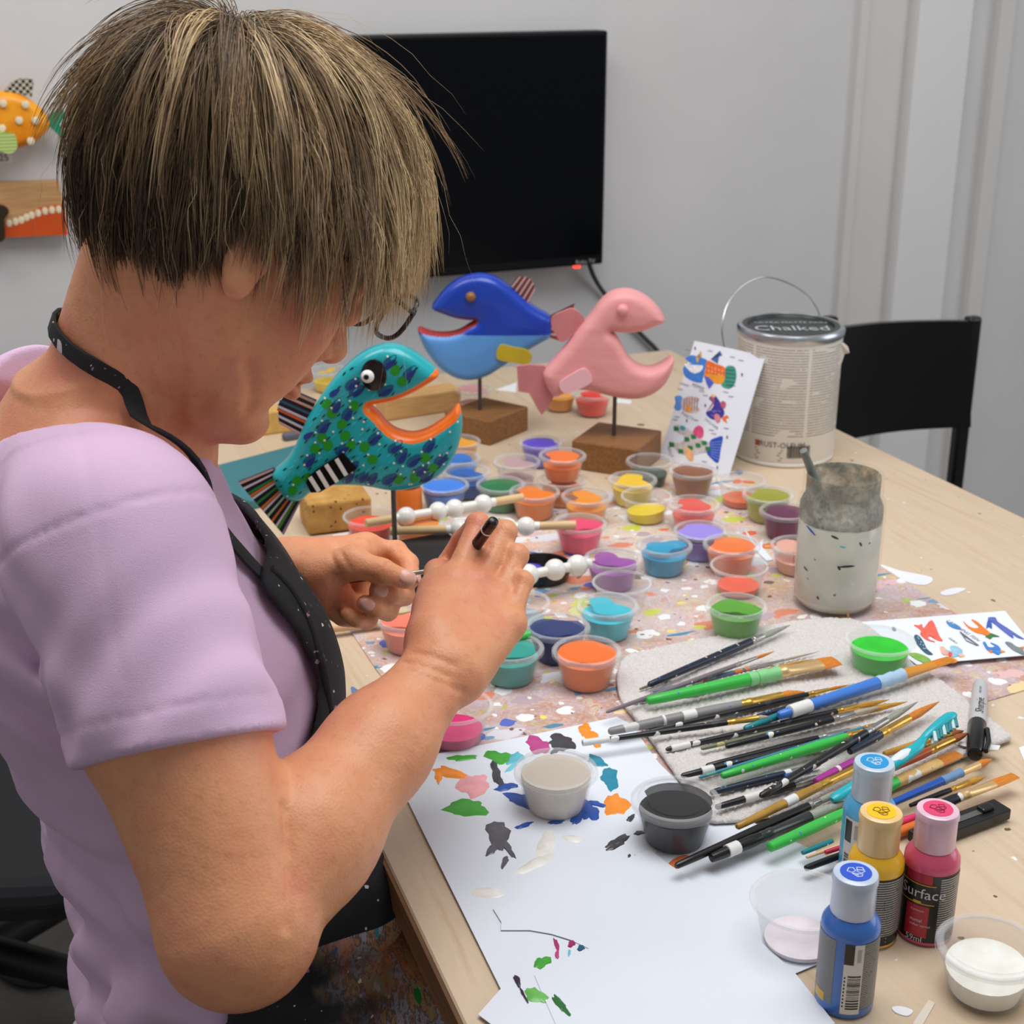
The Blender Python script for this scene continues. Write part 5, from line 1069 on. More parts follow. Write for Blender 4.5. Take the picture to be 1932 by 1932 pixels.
mk('eyeball', xf(sphere((0, 0, 0), .0072, 18, 12, (1, 1, .75)), w1, (R_, v3(0, 0, 1), n)), pm('eye_white', C(236, 236, 232), .2), root)
e3 = uv(*conv2(943, 665)); w2 = world(e3[0], e3[1], hh+.0078)[0]
mk('pupil', xf(sphere((0, 0, 0), .0030, 12, 8, (1, 1, .5)), w2, (R_, v3(0, 0, 1), n)), M['eye_black'], root)
fb = fin('side_fin', [(575, 1310), (590, 1275), (640, 1232), (720, 1180), (800, 1130), (880, 1225), (760, 1310), (660, 1368), (605, 1370)], M['eye_black'], hh[0]-.001, .005, k=0)
for a_, b_ in (((600, 1275), (655, 1362)), ((648, 1238), (708, 1338)), ((697, 1200), (765, 1305)), ((760, 1165), (820, 1265))):
    fin('white_stripe', strip(a_, b_, 25), pm('stripe_white', C(228, 226, 222), .35), hh[0]+.004, .0006, fb, 0)
def stripes_fan(name, a0, a1, b0, b1, cols, h0, th, bulge=0, parent=None):
    """fin of painted stripes running from edge a0-a1 to edge b0-b1"""
    N = len(cols); base_ = fin(name, [a0, b0]+([] if not bulge else [((b0[0]+b1[0])/2+bulge[0], (b0[1]+b1[1])/2+bulge[1])])+[b1, a1], pm('fin_navy', C(22, 26, 44), .35), h0, th, k=0)
    for i, c in enumerate(cols):
        if c is None: continue
        L_ = lambda p, q, t_: (p[0]+(q[0]-p[0])*t_, p[1]+(q[1]-p[1])*t_)
        def B_(t_):
            p = L_(b0, b1, t_); s = 4*t_*(1-t_) if bulge else 0; return (p[0]+(bulge[0] if bulge else 0)*s, p[1]+(bulge[1] if bulge else 0)*s)
        t0, t1 = (i+.12)/N, (i+.88)/N
        fin('painted_stripe', [L_(a0, a1, t0), B_(t0), B_(t1), L_(a0, a1, t1)], pm('stripe_%d_%d_%d' % c, C(*c), .35), h0+th, .0005, base_, 0)
PKs, WHs, ORs, GNs, NVs = (214, 170, 160), (206, 196, 206), (206, 112, 52), (38, 128, 60), None
stripes_fan('tail_fin', (358, 1262), (535, 1450), (148, 1345), (425, 1668), [PKs, NVs, WHs, NVs, GNs, ORs, WHs, NVs, GNs, NVs, ORs, WHs, NVs, (150, 190, 150), NVs, ORs, NVs, WHs, (70, 140, 40), NVs, (150, 130, 160)], -.003, .006)
stripes_fan('dorsal_fin', (625, 850), (520, 1055), (455, 775), (395, 985), [(190, 150, 130), NVs, (206, 160, 140), NVs, (40, 90, 110), NVs, WHs, (214, 96, 48), NVs, WHs, NVs, PKs], -.003, .006, bulge=(-35, -10))

bu = pm('fish_royal_blue', C(20, 62, 176), .32, coat=.2, var=.06, vscale=15); bl_ = pm('fish_sky_blue', C(92, 154, 220), .4, var=.05, vscale=15); rdm = pm('fish_mouth_red', C(170, 50, 48), .5)
bo = [(205, 340), (235, 285), (270, 240), (320, 192), (390, 152), (490, 130), (580, 145), (650, 185), (720, 240), (800, 310), (870, 355), (930, 390), (936, 450), (930, 512), (880, 545), (800, 590), (700, 652), (620, 705), (540, 752), (450, 775), (360, 765), (270, 715), (200, 640), (150, 560), (120, 460), (200, 485), (290, 492), (370, 476), (430, 440), (475, 412), (430, 410), (350, 398), (270, 372)]
bm = [(205, 340), (270, 372), (350, 398), (430, 410), (475, 412), (430, 440), (370, 476), (290, 492), (200, 485), (120, 460)]
def bmat(cen, uv, P):
    c0_ = uv(*conv3(500, 488))[1]; ids = (cen[:, 1] < c0_).astype(int)
    M_ = smooth_poly([uv(*conv3(x, y)) for x, y in bm], 4, False); d = np.full(len(cen), 9.)
    for m in M_[8:]: d = np.minimum(d, np.hypot(cen[:, 0]-m[0], cen[:, 1]-m[1]))
    ids[(d < .0035)] = 2; return ids
wood = pm('walnut_block', C(150, 102, 56), .5, col2=C(126, 84, 46), vscale=10, stretch=(3, 30, 30))
root, uv, n, fin, surf, world, _ = fish('royal and sky blue wooden fish on a walnut block', (906, 818), bo, conv3, .017, (.092, .082, .036, .55, (.010, .0)), wood, (904, 718), bodymats=[bu, bl_, rdm], matfn=bmat)
def bead_eye(px, py, conv, r, mat):
    e = uv(*conv(px, py)); h_, _ = surf(np.array([e[0]]), np.array([e[1]])); mk('eye', xf(sphere((0, 0, 0), r, 16, 10), world(e[0], e[1], h_+r*.4)[0], (R_, v3(0, 0, 1), n)), mat, root)
bead_eye(445, 252, conv3, .0072, pm('wood_bead', C(146, 100, 52), .4))
fin('side_fin', [(622, 545), (700, 558), (780, 575), (815, 608), (808, 645), (780, 664), (720, 655), (605, 628)], pm('fin_yellow', C(196, 172, 40), .45, var=.08), .0165, .006)
stripes_fan('dorsal_fin', (690, 205), (795, 312), (735, 150), (838, 230), [PKs, (120, 60, 60), PKs, (120, 60, 60), PKs, (120, 60, 60), PKs, (120, 60, 60), PKs], -.003, .006, bulge=(20, -30))
stripes_fan('tail_fin', (925, 392), (925, 520), (1078, 318), (1000, 545), [(176, 70, 60), WHs, (176, 70, 60), WHs, (150, 60, 56), WHs, (176, 70, 60), WHs, (176, 70, 60)], -.003, .006)

pkm = pm('fish_pink', C(238, 164, 164), .45, col2=C(232, 154, 154), vscale=8, stretch=(1, 1, 12)); pkd = pm('fin_pink', C(206, 128, 130), .5, var=.05); pkl = pm('fin_pale_pink', C(244, 190, 198), .45)
po = [(1630, 418), (1600, 350), (1530, 280), (1450, 240), (1380, 230), (1300, 250), (1230, 310), (1180, 380), (1100, 470), (1030, 570), (950, 660), (890, 730), (892, 780), (925, 850), (960, 880), (1010, 862), (1080, 838), (1180, 845), (1280, 872), (1380, 890), (1480, 890), (1570, 855), (1640, 790), (1680, 700), (1680, 640), (1610, 682), (1540, 706), (1470, 690), (1410, 640), (1370, 570), (1335, 510), (1300, 480), (1340, 486), (1400, 490), (1500, 478), (1570, 448)]
root, uv, n, fin, surf, world, _ = fish('plain pink wooden fish with gaping mouth on a walnut block', (1157, 874), po, conv3, .020, (.094, .094, .040, .75, (.004, -.002)), wood, (1155, 755), rnd=.014, bodymats=[pkm], matfn=onemat)
bead_eye(1365, 330, conv3, .0075, pkm)
fin('tail_fin', [(725, 702), (800, 692), (895, 700), (960, 868), (925, 940), (878, 1000), (840, 940), (800, 865), (735, 855)], pkd, -.003, .006, k=0)
fin('dorsal_fin', [(1140, 430), (1075, 352), (1010, 365), (945, 398), (938, 455), (965, 510), (1012, 552)], pkd, -.003, .006)
fin('side_fin', [(985, 772), (1060, 720), (1140, 686), (1182, 762), (1100, 812), (1030, 836), (995, 820)], pkl, .0205, .006)

# ------------------------------------------------------------------ bead sticks
dow = pm('dowel_wood', C(224, 190, 140), .5, var=.08, vscale=20); wb = pm('bead_white', C(238, 236, 230), .25, coat=.3)
def beadstick(label, a, b, beads, z, r=.0050, br=.0112):
    A, Bq = T(*a, TT+z), T(*b, TT+z); d = Bq-A; L = np.linalg.norm(d); d /= L; t = thing('bead_stick', label, 'bead stick', A, 0, 'bead sticks'); 
    mk('dowel', tube([(0, 0, 0), d*L], r, 12), dow, t)
    ps = [min(L, max(0, np.dot(T(*q, TT+z)-A, d))) for q in beads]
    mk('painted_section', tube([d*max(0, ps[0]-br-.004), d*min(L, ps[-1]+br+.004)], r*1.08, 12), wb, t)
    for p in ps: mk('bead', xf(sphere((0, 0, 0), br, 22, 14), d*p), wb, t)
beadstick('dowel with four white beads, one end in the red cup', (690, 987), (986, 938), [(766, 974), (826, 964), (856, 958), (911, 950)], .040)
beadstick('dowel with four white beads just beyond the brush tip', (736, 1002), (1086, 990), [(867, 1000), (914, 996), (957, 993), (992, 992)], .040)
beadstick('short dowel with three white beads on the black dish', (968, 1090), (1114, 1062), [(996, 1084), (1046, 1074), (1088, 1066)], .032, br=.0118)
dp = base_of(1022, 1112, .030)
ds = thing('paint_dish', 'round black dish with violet-blue paint under the bead stick', 'dish', (dp[0], dp[1], TT+.0015)); mk('dish', lathe([(.024, 0), (.030, .003), (.033, .012), (.0335, .016), (.031, .016), (.028, .006), (.0, .004)][:6], 36), pm('dish_black', C(26, 24, 26), .25), ds)
mk('paint', xf(sphere((0, 0, 0), .013, 16, 8, (1.3, 1, .35)), (-.012, .010, .008)), pm('paint_violet_blue', C(84, 80, 206), .3), ds)

# ------------------------------------------------------------------ sponges, blocks, teal tray
def block(name, label, cat, px, size, rz, mat, z=0, rnd=.003):
    P = T(*px); o = tag(mk(name, box((0, 0, size[2]/2), size), mat, loc=(P[0], P[1], TT+z), rotz=rz, smooth=False), label, cat); bev(o, rnd, 3); return o
m, nt, b = NT('sponge_foam'); tc = nt.nodes.new('ShaderNodeTexCoord'); n1 = noise(nt, tc.outputs['Object'], 40, 5)
c1 = ramp(nt, n1.outputs['Fac'], [(.3, C(176, 126, 58)), (.6, C(206, 158, 84)), (.8, C(226, 196, 120))]); c1 = specks(nt, c1, tc.outputs['Object'], 150, (.35, .3), [C(96, 60, 24), C(120, 78, 32)], 2)
nt.links.new(c1, b.inputs['Base Color']); b.inputs['Roughness'].default_value = .85
block('sponge', 'large brown sponge block under the teal fish tail', 'sponge', (634, 990), (.078, .058, .040), -.05, m, .0015, .004)
block('sponge', 'yellow sponge cube behind the painter chin', 'sponge', (518, 812), (.05, .035, .034), .1, pm('sponge_yellow', C(214, 172, 96), .9, var=.1, vscale=90))
block('eraser', 'small grey eraser on the table beside the yellow sponge cube', 'eraser', (556, 828), (.035, .014, .010), .15, pm('eraser_grey', C(92, 96, 108), .7))
block('pine_block', 'long pine wood block seen through the teal fish mouth', 'wood block', (790, 778), (.125, .04, .034), .12, pm('pine', C(222, 178, 118), .55, col2=C(204, 156, 96), vscale=10, stretch=(3, 40, 40)))
tp_ = [T(x, y, TT+.012) for x, y in ((383, 884), (560, 838), (660, 812), (690, 850), (590, 915), (472, 946), (404, 921))]; c0 = np.mean(tp_, 0)
tr_ = tag(mk('teal_tray', prism([(p[0]-c0[0], p[1]-c0[1]) for p in smooth_poly(tp_, 1)], 0, .012), pm('tray_teal', C(64, 124, 132), .45, var=.04), loc=(c0[0], c0[1], TT+.0003), smooth=False), 'flat teal panel on the table corner beside the painter', 'panel'); bev(tr_, .002)

# ------------------------------------------------------------------ black chair behind the table
CY = 2.02
p = [ONY(1566, 622, CY), ONY(1832, 606, CY-.02), ONY(1832, 806, CY-.02), ONY(1566, 838, CY)]
ch = thing('black_chair', 'glossy black chair pushed behind the right table edge', 'chair', ((p[0][0]+p[1][0])/2, CY, 0)); c0 = np.array(ch.location)
blk = pm('chair_black_lacquer', C(14, 14, 15), .22)
ns = 9; V = []; 
for k in range(ns+1):
    s = k/ns; bow = -.022*math.sin(math.pi*s)
    top_, bot = p[0]*(1-s)+p[1]*s, p[3]*(1-s)+p[2]*s
    for q, dy in ((top_, 0), (bot, 0), (bot, .012), (top_, .012)): V.append(tuple(q-c0+v3(0, -bow+dy, 0)))
Fc = [(4*k+j, 4*k+(j+1) % 4, 4*k+4+(j+1) % 4, 4*k+4+j) for k in range(ns) for j in range(4)]+[(3, 2, 1, 0), (4*ns, 4*ns+1, 4*ns+2, 4*ns+3)]
mk('back_panel', (V, Fc), blk, ch, auto=30)
for px0, w_ in ((1847, .026), (1575, .026)):
    t_ = ONY(px0, 600, CY-.02); xx = t_[0]-c0[0]; zt = t_[2]
    bev(mk('back_post', box((xx, -.005, zt/2), (w_, .022, zt)), blk, ch, smooth=False), .006, 4)
x0, x1 = ONY(1575, 700, CY)[0]-c0[0], ONY(1847, 700, CY)[0]-c0[0]
bev(mk('seat', box(((x0+x1)/2, -.20, .45), (x1-x0, .38, .025)), blk, ch, smooth=False), .006)
for x in (x0+.01, x1-.01): bev(mk('leg', box((x, -.37, .219), (.024, .024, .437)), blk, ch, smooth=False), .004)
# ------------------------------------------------------------------ the painter
person = thing('person', 'person in lilac t-shirt and paint-stained black apron bent over a brush', 'person', (.12, 1.09, 0))
PB = np.array(person.location)
def mkbody(name, V, Q, mat, auto=0, parent=person): return mkme(name, npmesh(name, V-PB, Q), mat, parent, auto=auto)
HS = 1.04; HO = PZ(432, 416, 1.04); hp, hy, hr = math.radians(39.5), math.radians(7), math.radians(-1.7)
hX = v3(math.cos(hy), math.sin(hy), 0); hF = math.cos(hp)*hX-math.sin(hp)*v3(0, 0, 1); hU = math.sin(hp)*hX+math.cos(hp)*v3(0, 0, 1); hL = np.cross(hU, hF)   # forward, up, her left
hL, hU = math.cos(hr)*hL+math.sin(hr)*hU, math.cos(hr)*hU-math.sin(hr)*hL
HA = np.array([hF, hL, hU])
def hd(f, s, u): return HO+HS*(hF*f+hL*s+hU*u)
RSH = PZ(212, 1024, .965); ELB = PZ(452, 1728, .925); WRI = PZ(834, 1262, 1.065)
LSH = np.array([RSH[0]+.012, RSH[1]+.325, RSH[2]-.040]); LEL = v3(.115, 1.40, .86); LWR = PZ(545, 1080, 1.275)
C7 = v3(.092, 1.09, 1.108)
def sections(S_):
    Z = np.array([s[0] for s in S_]); D_ = np.array([s[1:] for s in S_], float)
    def f(P, off=0.0):
        z = np.clip(P[:, 2], Z[0], Z[-1]); c = np.stack([np.interp(z, Z, D_[:, i]) for i in range(4)], 1)
        a, b = c[:, 2]+off, c[:, 3]+off; dx, dy = P[:, 0]-c[:, 0], P[:, 1]-c[:, 1]
        q = np.sqrt((dx/a)**2+(dy/b)**2)+1e-9; g = np.sqrt((dx/a**2)**2+(dy/b**2)**2)+1e-9
        d = q*(q-1)/g
        return np.maximum(d, np.maximum(P[:, 2]-Z[-1], Z[0]-P[:, 2]))
    return f
TORSO = sections([(.44, .165, 1.09, .135, .190), (.52, .170, 1.09, .132, .188), (.62, .166, 1.09, .118, .174), (.70, .156, 1.09, .114, .166), (.80, .135, 1.09, .120, .165), (.88, .112, 1.09, .128, .165), (.95, .088, 1.09, .126, .168), (1.01, .078, 1.09, .112, .160), (1.055, .082, 1.09, .092, .125), (1.09, .090, 1.09, .066, .085), (1.11, .094, 1.09, .05, .06)])
def lerp(a, b, t): return a+(b-a)*t
skinp = []
# neck, shoulders, upper chest
skinp += [Cone(hd(-.026, 0, -.050), v3(.118, 1.086, 1.09), .050, .060, .03), Cone(hd(.002, 0, -.07), v3(.135, 1.08, 1.06), .042, .048, .03), Fn(lambda P: np.maximum(TORSO(P, -.006), .93-P[:, 2]), .03),
          Cone(C7+v3(0, -.02, -.03), RSH+v3(0, .03, .005), .044, .050, .03), Cone(C7+v3(0, .02, -.03), LSH+v3(0, -.03, .005), .044, .050, .03)]
# right arm
a1 = lerp(RSH, ELB, .45)
ew = WRI-ELB; ewn = ew/np.linalg.norm(ew); fs = np.cross(ewn, F_); fs /= np.linalg.norm(fs)
skinp += [Cone(RSH, a1, .054, .0575, .02), Cone(a1, ELB, .0575, .0480, .02), Ell(ELB+v3(-.004, -.004, -.012), (.040, .040, .040), None, .03),
          Cone(ELB+ewn*.012, lerp(ELB, WRI, .30), .0465, .0445, .003), Cone(lerp(ELB, WRI, .30), lerp(ELB, WRI, .66), .0445, .0345, .02), Cone(lerp(ELB, WRI, .66), WRI, .0340, .0255, .02, flat=.86, fax=np.cross(ewn, fs))]
# left arm
skinp += [Cone(LSH, LEL, .050, .042, .02), Cone(LEL, lerp(LEL, LWR, .5), .041, .036, .02), Cone(lerp(LEL, LWR, .5), LWR, .035, .0245, .02)]
# head
def E(f, s, u, rf, rs, ru, k=.02, op='add'): return Ell(hd(f, s, u), HS*np.array([rf, rs, ru]), HA, k, op)
def K(p, q, r1, r2, k=.012, op='add'): return Cone(hd(*p), hd(*q), r1*HS, r2*HS, k, op)
skinp += [E(-.016, 0, .034, .096, .076, .084), E(.030, 0, -.030, .062, .060, .072, .03), E(.045, 0, .020, .055, .058, .05, .03)]
for s in (-1, 1):
    skinp += [K((-.005, s*.052, -.045), (.052, s*.034, -.092), .020, .020, .03), K((.052, s*.034, -.092), (.080, s*.008, -.104), .020, .0165, .02), E(.062, s*.036, -.035, .028, .026, .030, .025), E(.058, s*.030, -.066, .030, .026, .026, .02),
              K((.096, s*.010, .012), (.080, s*.045, .014), .011, .010, .015), E(.093, s*.0315, -.006, .011, .016, .011, .006), E(.100, s*.0125, -.037, .011, .0075, .008, .006)]
skinp += [E(.084, 0, -.107, .0205, .022, .0175, .012), K((.090, 0, .004), (.114, 0, -.028), .0085, .0105, .012), E(.115, 0, -.032, .0105, .0115, .0095, .006), E(.088, 0, -.058, .017, .026, .018, .014),
          E(.1020, 0, -.0585, .0105, .022, .0066, .006), E(.1005, 0, -.0725, .0110, .020, .0078, .005), K((.1125, -.018, -.0655), (.1125, .018, -.0655), .0024, .0024, .004, 'sub'), K((.100, -.03, -.0655), (.100, .03, -.0655), .0016, .0016, .003, 'sub'),
          K((.102, -.018, -.0885), (.102, .018, -.0885), .006, .006, .010, 'sub'), E(.113, -.0075, -.0425, .004, .003, .0025, .002, 'sub'), E(.113, .0075, -.0425, .004, .003, .0025, .002, 'sub'),
          # folds beside mouth and under the jaw
          K((.088, -.034, -.040), (.078, -.038, -.074), .0025, .002, .008, 'sub'), K((.045, 0, -.098), (.01, 0, -.105), .030, .034, .03)]
for s in (-1, 1):
    ea = hd(-.006, s*.0765, -.008)
    skinp += [Ell(ea+HS*(hL*s*.005-hU*.008), HS*np.array([.0155, .0060, .025]), HA, .006), Ell(hd(-.003, s*.083, -.036), HS*np.array([.0095, .006, .0115]), HA, .006), Ell(hd(-.001, s*.0935, -.014), HS*np.array([.0085, .006, .014]), HA, .004, 'sub')]
# right hand: wrist -> knuckles -> curled fingers pinching the brush
def H(px, py, Z): return PZ(px, py, Z)
ZK = 1.045
def H2(px, py, Z): return PZ(px, py, Z*ZK)
MC = {'i': H2(858, 1094, 1.082), 'm': H2(903, 1097, 1.086), 'r': H2(938, 1134, 1.080), 'p': H2(962, 1176, 1.066)}
PIP = {'i': H2(902, 990, 1.114), 'm': H2(952, 1004, 1.114), 'r': H2(975, 1048, 1.104), 'p': H2(986, 1097, 1.088)}
DIP = {'i': H2(872, 1018, 1.150), 'm': H2(908, 1050, 1.155), 'r': H2(934, 1100, 1.150), 'p': H2(948, 1135, 1.130)}
TIP = {'i': H2(838, 1064, 1.160), 'm': H2(864, 1088, 1.162), 'r': H2(893, 1125, 1.142), 'p': H2(908, 1150, 1.117)}
FR = {'i': (.0094, .0090, .0080, .0070), 'm': (.0096, .0092, .0082, .0072), 'r': (.0090, .0086, .0078, .0068), 'p': (.0082, .0078, .0068, .0060)}
WL, WR_ = H2(812, 1245, 1.022), H2(866, 1272, 1.022)
for f, wb_ in (('i', lerp(WL, WR_, .15)), ('m', lerp(WL, WR_, .45)), ('r', lerp(WL, WR_, .75)), ('p', lerp(WL, WR_, 1.0))):
    skinp.append(Cone(wb_, MC[f], .0185, .0108, .014)); skinp.append(Cone(wb_+F_*.014, MC[f]+F_*.010, .016, .0105, .014))
    skinp.append(Cone(lerp(wb_, MC[f], .35)-F_*.0035, MC[f]-F_*.0022, .0100, .0096, .004))   # tendon to the knuckle
for f in 'imrp':
    r = FR[f]; skinp += [Ell(MC[f]-F_*.0026, (.0110,)*3, None, .005), Cone(lerp(MC[f], PIP[f], .1), PIP[f], r[0], r[1], .003), Ell(PIP[f], (r[1]+.0007,)*3, None, .003), Cone(PIP[f], DIP[f], r[1], r[2], .003), Cone(DIP[f], TIP[f], r[2], r[3], .003)]
TH = [H2(812, 1196, 1.032), H2(822, 1114, 1.082), H2(826, 1080, 1.128), H2(840, 1074, 1.157)]
skinp += [Cone(TH[0], TH[1], .0170, .0125, .014), Cone(TH[1], TH[2], .0120, .0105, .006), Cone(TH[2], TH[3], .0105, .0080, .004), Cone(H2(822, 1150, 1.067), H2(846, 1106, 1.090), .014, .0105, .012)]
# left hand, thumb side towards us
lw = LWR; S_ = .95
LM = {'i': H(690, 1036, 1.290), 'm': H(684, 1062, 1.305), 'r': H(668, 1092, 1.305), 'p': H(646, 1120, 1.300)}
LP = {'i': H(748, 1040, 1.292), 'm': H(762, 1122, 1.262), 'r': H(732, 1152, 1.258), 'p': H(694, 1170, 1.262)}
LD = {'i': H(772, 1062, 1.275), 'm': H(738, 1122, 1.244), 'r': H(708, 1148, 1.240), 'p': H(672, 1168, 1.244)}
LT = {'i': H(776, 1094, 1.258), 'm': H(712, 1114, 1.238), 'r': H(688, 1138, 1.236), 'p': H(654, 1158, 1.240)}
for f, o in (('i', v3(0, 0, .010)), ('m', v3(0, 0, .004)), ('r', v3(0, 0, -.006)), ('p', v3(0, 0, -.014))):
    skinp.append(Cone(lw+o, LM[f], .0190, .0135, .014)); r = tuple(x*1.02 for x in FR[f])
    skinp += [Cone(LM[f], LP[f], r[0], r[1], .004), Cone(LP[f], LD[f], r[1], r[2], .003), Cone(LD[f], LT[f], r[2], r[3], .002)]
LTH = [H(604, 1082, 1.250), H(664, 1062, 1.236), H(718, 1077, 1.228), H(766, 1094, 1.232)]
skinp += [Cone(lw, LTH[0], .019, .0185, .014), Cone(LTH[0], LTH[1], .0185, .0125, .012), Cone(LTH[1], LTH[2], .0122, .0108, .006), Cone(LTH[2], LTH[3], .0106, .0080, .003), Cone(H(618, 1118, 1.262), H(652, 1150, 1.266), .0195, .015, .012), Cone(LTH[1], LM['i'], .010, .011, .012)]
skinp += [Cone(H(640, 1098, 1.232), H(706, 1102, 1.222), .004, .003, .008, 'sub')]
def hit(px, py, prims):
    d = ray(px, py); d = d/np.linalg.norm(d); t_ = .6
    for _ in range(60):
        e = evalsdf(prims, (EYE+d*t_)[None])[0]; t_ += e*.9
        if abs(e) < 1e-4 or t_ > 2: break
    return EYE+d*t_
_sk = list(skinp)
def wrinkle(pts, r=.0009, k=.003, dep=.0):
    H_ = [hit(x, y, _sk)+F_*dep for x, y in pts]
    H_ = smooth_poly(H_, 3, False) if len(H_) > 2 else H_; cs = [Cone(a, b_, r, r) for a, b_ in zip(H_[:-1], H_[1:])]
    skinp.append(Fn(lambda P, cs=cs: np.min([c(P) for c in cs], 0), k, 'sub'))
wrinkle([(536, 1520), (543, 1580), (547, 1640), (546, 1700), (541, 1752)], .0012, .005)
for w_ in ([(768, 1262), (800, 1276), (840, 1292), (880, 1308)], [(760, 1248), (800, 1258), (850, 1278)], [(778, 1232), (820, 1240), (860, 1256)]): wrinkle(w_, .0006, .0035)
for w_ in ([(330, 640), (338, 700), (336, 760), (340, 810)], [(300, 640), (318, 720), (330, 800)], [(240, 620), (270, 690), (300, 760)], [(420, 690), (395, 740), (380, 775)], [(470, 690), (478, 740), (470, 775)]): wrinkle(w_, .0014, .010)
wrinkle([(934, 1085), (945, 1070), (958, 1054)], .0012, .003); wrinkle([(899, 1072), (912, 1052), (925, 1030)], .0010, .003); wrinkle([(962, 1120), (972, 1105), (980, 1090)], .0012, .003)

for w_ in ([(622, 1042), (630, 1060), (640, 1078)], [(640, 1038), (652, 1058), (662, 1074)], [(728, 1052), (730, 1066)], [(700, 1024), (706, 1040)], [(746, 1026), (752, 1042)]): wrinkle(w_, .0007, .003)
def skinpost(P, d):
    q = P*np.array([1, 1, 1]); n_ = np.sin(q[:, 0]*230+3*np.sin(q[:, 2]*90))*np.sin(q[:, 1]*210+2*np.sin(q[:, 0]*120))*np.sin(q[:, 2]*240)
    return d-.00025*n_
V, Q = polygonise(skinp, (-.12, .66, .76), (.48, 1.52, 1.40), .0023, 16, skinpost)
m, nt, b = NT('skin'); tc = nt.nodes.new('ShaderNodeTexCoord'); n1 = noise(nt, tc.outputs['Object'], 14, 4); n2 = noise(nt, tc.outputs['Object'], 160, 3); n3 = noise(nt, tc.outputs['Object'], 420, 2)
c1 = ramp(nt, n1.outputs['Fac'], [(.32, C(220, 146, 104)), (.5, C(228, 158, 114)), (.68, C(222, 138, 106))])
c1 = mixc(nt, ramp(nt, n2.outputs['Fac'], [(.55, (0, 0, 0, 1)), (.75, (.28, .28, .28, 1))]), c1, C(186, 116, 80))
nt.links.new(c1, b.inputs['Base Color']); b.inputs['Roughness'].default_value = .48; b.inputs['Subsurface Weight'].default_value = .12; b.inputs['Subsurface Radius'].default_value = (.010, .004, .002); b.inputs['Subsurface Scale'].default_value = .5
wv = nt.nodes.new('ShaderNodeTexVoronoi'); wv.inputs['Scale'].default_value = 520; nt.links.new(tc.outputs['Object'], wv.inputs[0])
bp = nt.nodes.new('ShaderNodeBump'); bp.inputs['Strength'].default_value = .22; bp.inputs['Distance'].default_value = .0008; nt.links.new(nmath(nt, 'ADD', n3.outputs['Fac'], wv.outputs['Distance']), bp.inputs['Height']); nt.links.new(bp.outputs[0], b.inputs['Normal'])
mkbody('body', V, Q, m)
for s_ in (-1, 1): mk('eyebrow', tube([hd(.104, s_*.012, .014)-PB, hd(.103, s_*.026, .020)-PB, hd(.090, s_*.044, .016)-PB], [.0022, .0026, .0012], 8), pm('eyebrow_brown', C(104, 82, 60), .7), person)
# nails
nailm = pm('fingernail', C(222, 168, 150), .3, coat=.2)
def nail(tip, prev, up, w_=.0052, l_=.0075, r=.0078):
    d = tip-prev; d /= np.linalg.norm(d); u = up-d*np.dot(up, d); u /= np.linalg.norm(u); s = np.cross(d, u)
    c = tip+u*(r-.0018)-d*.001; mk('fingernail', xf(sphere((0, 0, 0), 1, 14, 8), c-PB, (d*l_, s*w_, u*.0026)), nailm, person)
nail(LTH[3], LTH[2], -F_*.8+v3(0, 0, .6), .0066, .0088, .0086); nail(LT['m'], LD['m'], -F_+v3(0, 0, .2)); nail(LT['r'], LD['r'], -F_+v3(0, 0, .2)); nail(LT['i'], LD['i'], R_+v3(0, 0, .3))
# brush in the right hand and the fine brush in the left
def rod(name, label, cat, pts, rad, mats, parts):
    t = thing(name, label, cat, pts[0])
    for (i, j), mt, nm in zip(parts, mats, [p_[2] if len(p_) > 2 else 'handle' for p_ in parts]): pass
    return t
A0, A1 = H2(932, 982, 1.072), H2(850, 1096, 1.135); dA = (A1-A0)/np.linalg.norm(A1-A0)
hb = thing('held_brush', 'dark brush gripped in the painting hand, end pointing up', 'paint brush', A0)
mk('handle', tube([dA*x for x in (0, .001, .006, .05, .115)], [.002, .0036, .0044, .0048, .0036], 14), pm('held_brush_dark', C(58, 34, 32), .25), hb)
mk('end_cap', tube([dA*x for x in (-.0006, .0005, .006)], [.0025, .0040, .0046], 14), M['handle_black'], hb)
mk('ring', tube([dA*.0135, dA*.0150], .0048, 14), M['stripe_white'], hb)
B0, B1 = H(655, 1098, 1.252), H(842, 1073, 1.235); dB = B1-B0
lb = thing('fine_brush', 'thin steel-ferruled brush held in fingertips of the far hand', 'paint brush', B0)
mk('handle', tube([dB*0, dB*.55], [.0016, .0018], 10), pm('fine_brush_brown', C(120, 70, 56), .3), lb); mk('ferrule', tube([dB*.55, dB*.95], [.0022, .0018], 10), silv, lb); mk('bristles', tube([dB*.95, dB*1.06], [.0016, .0003], 8), BR_['brown'], lb)

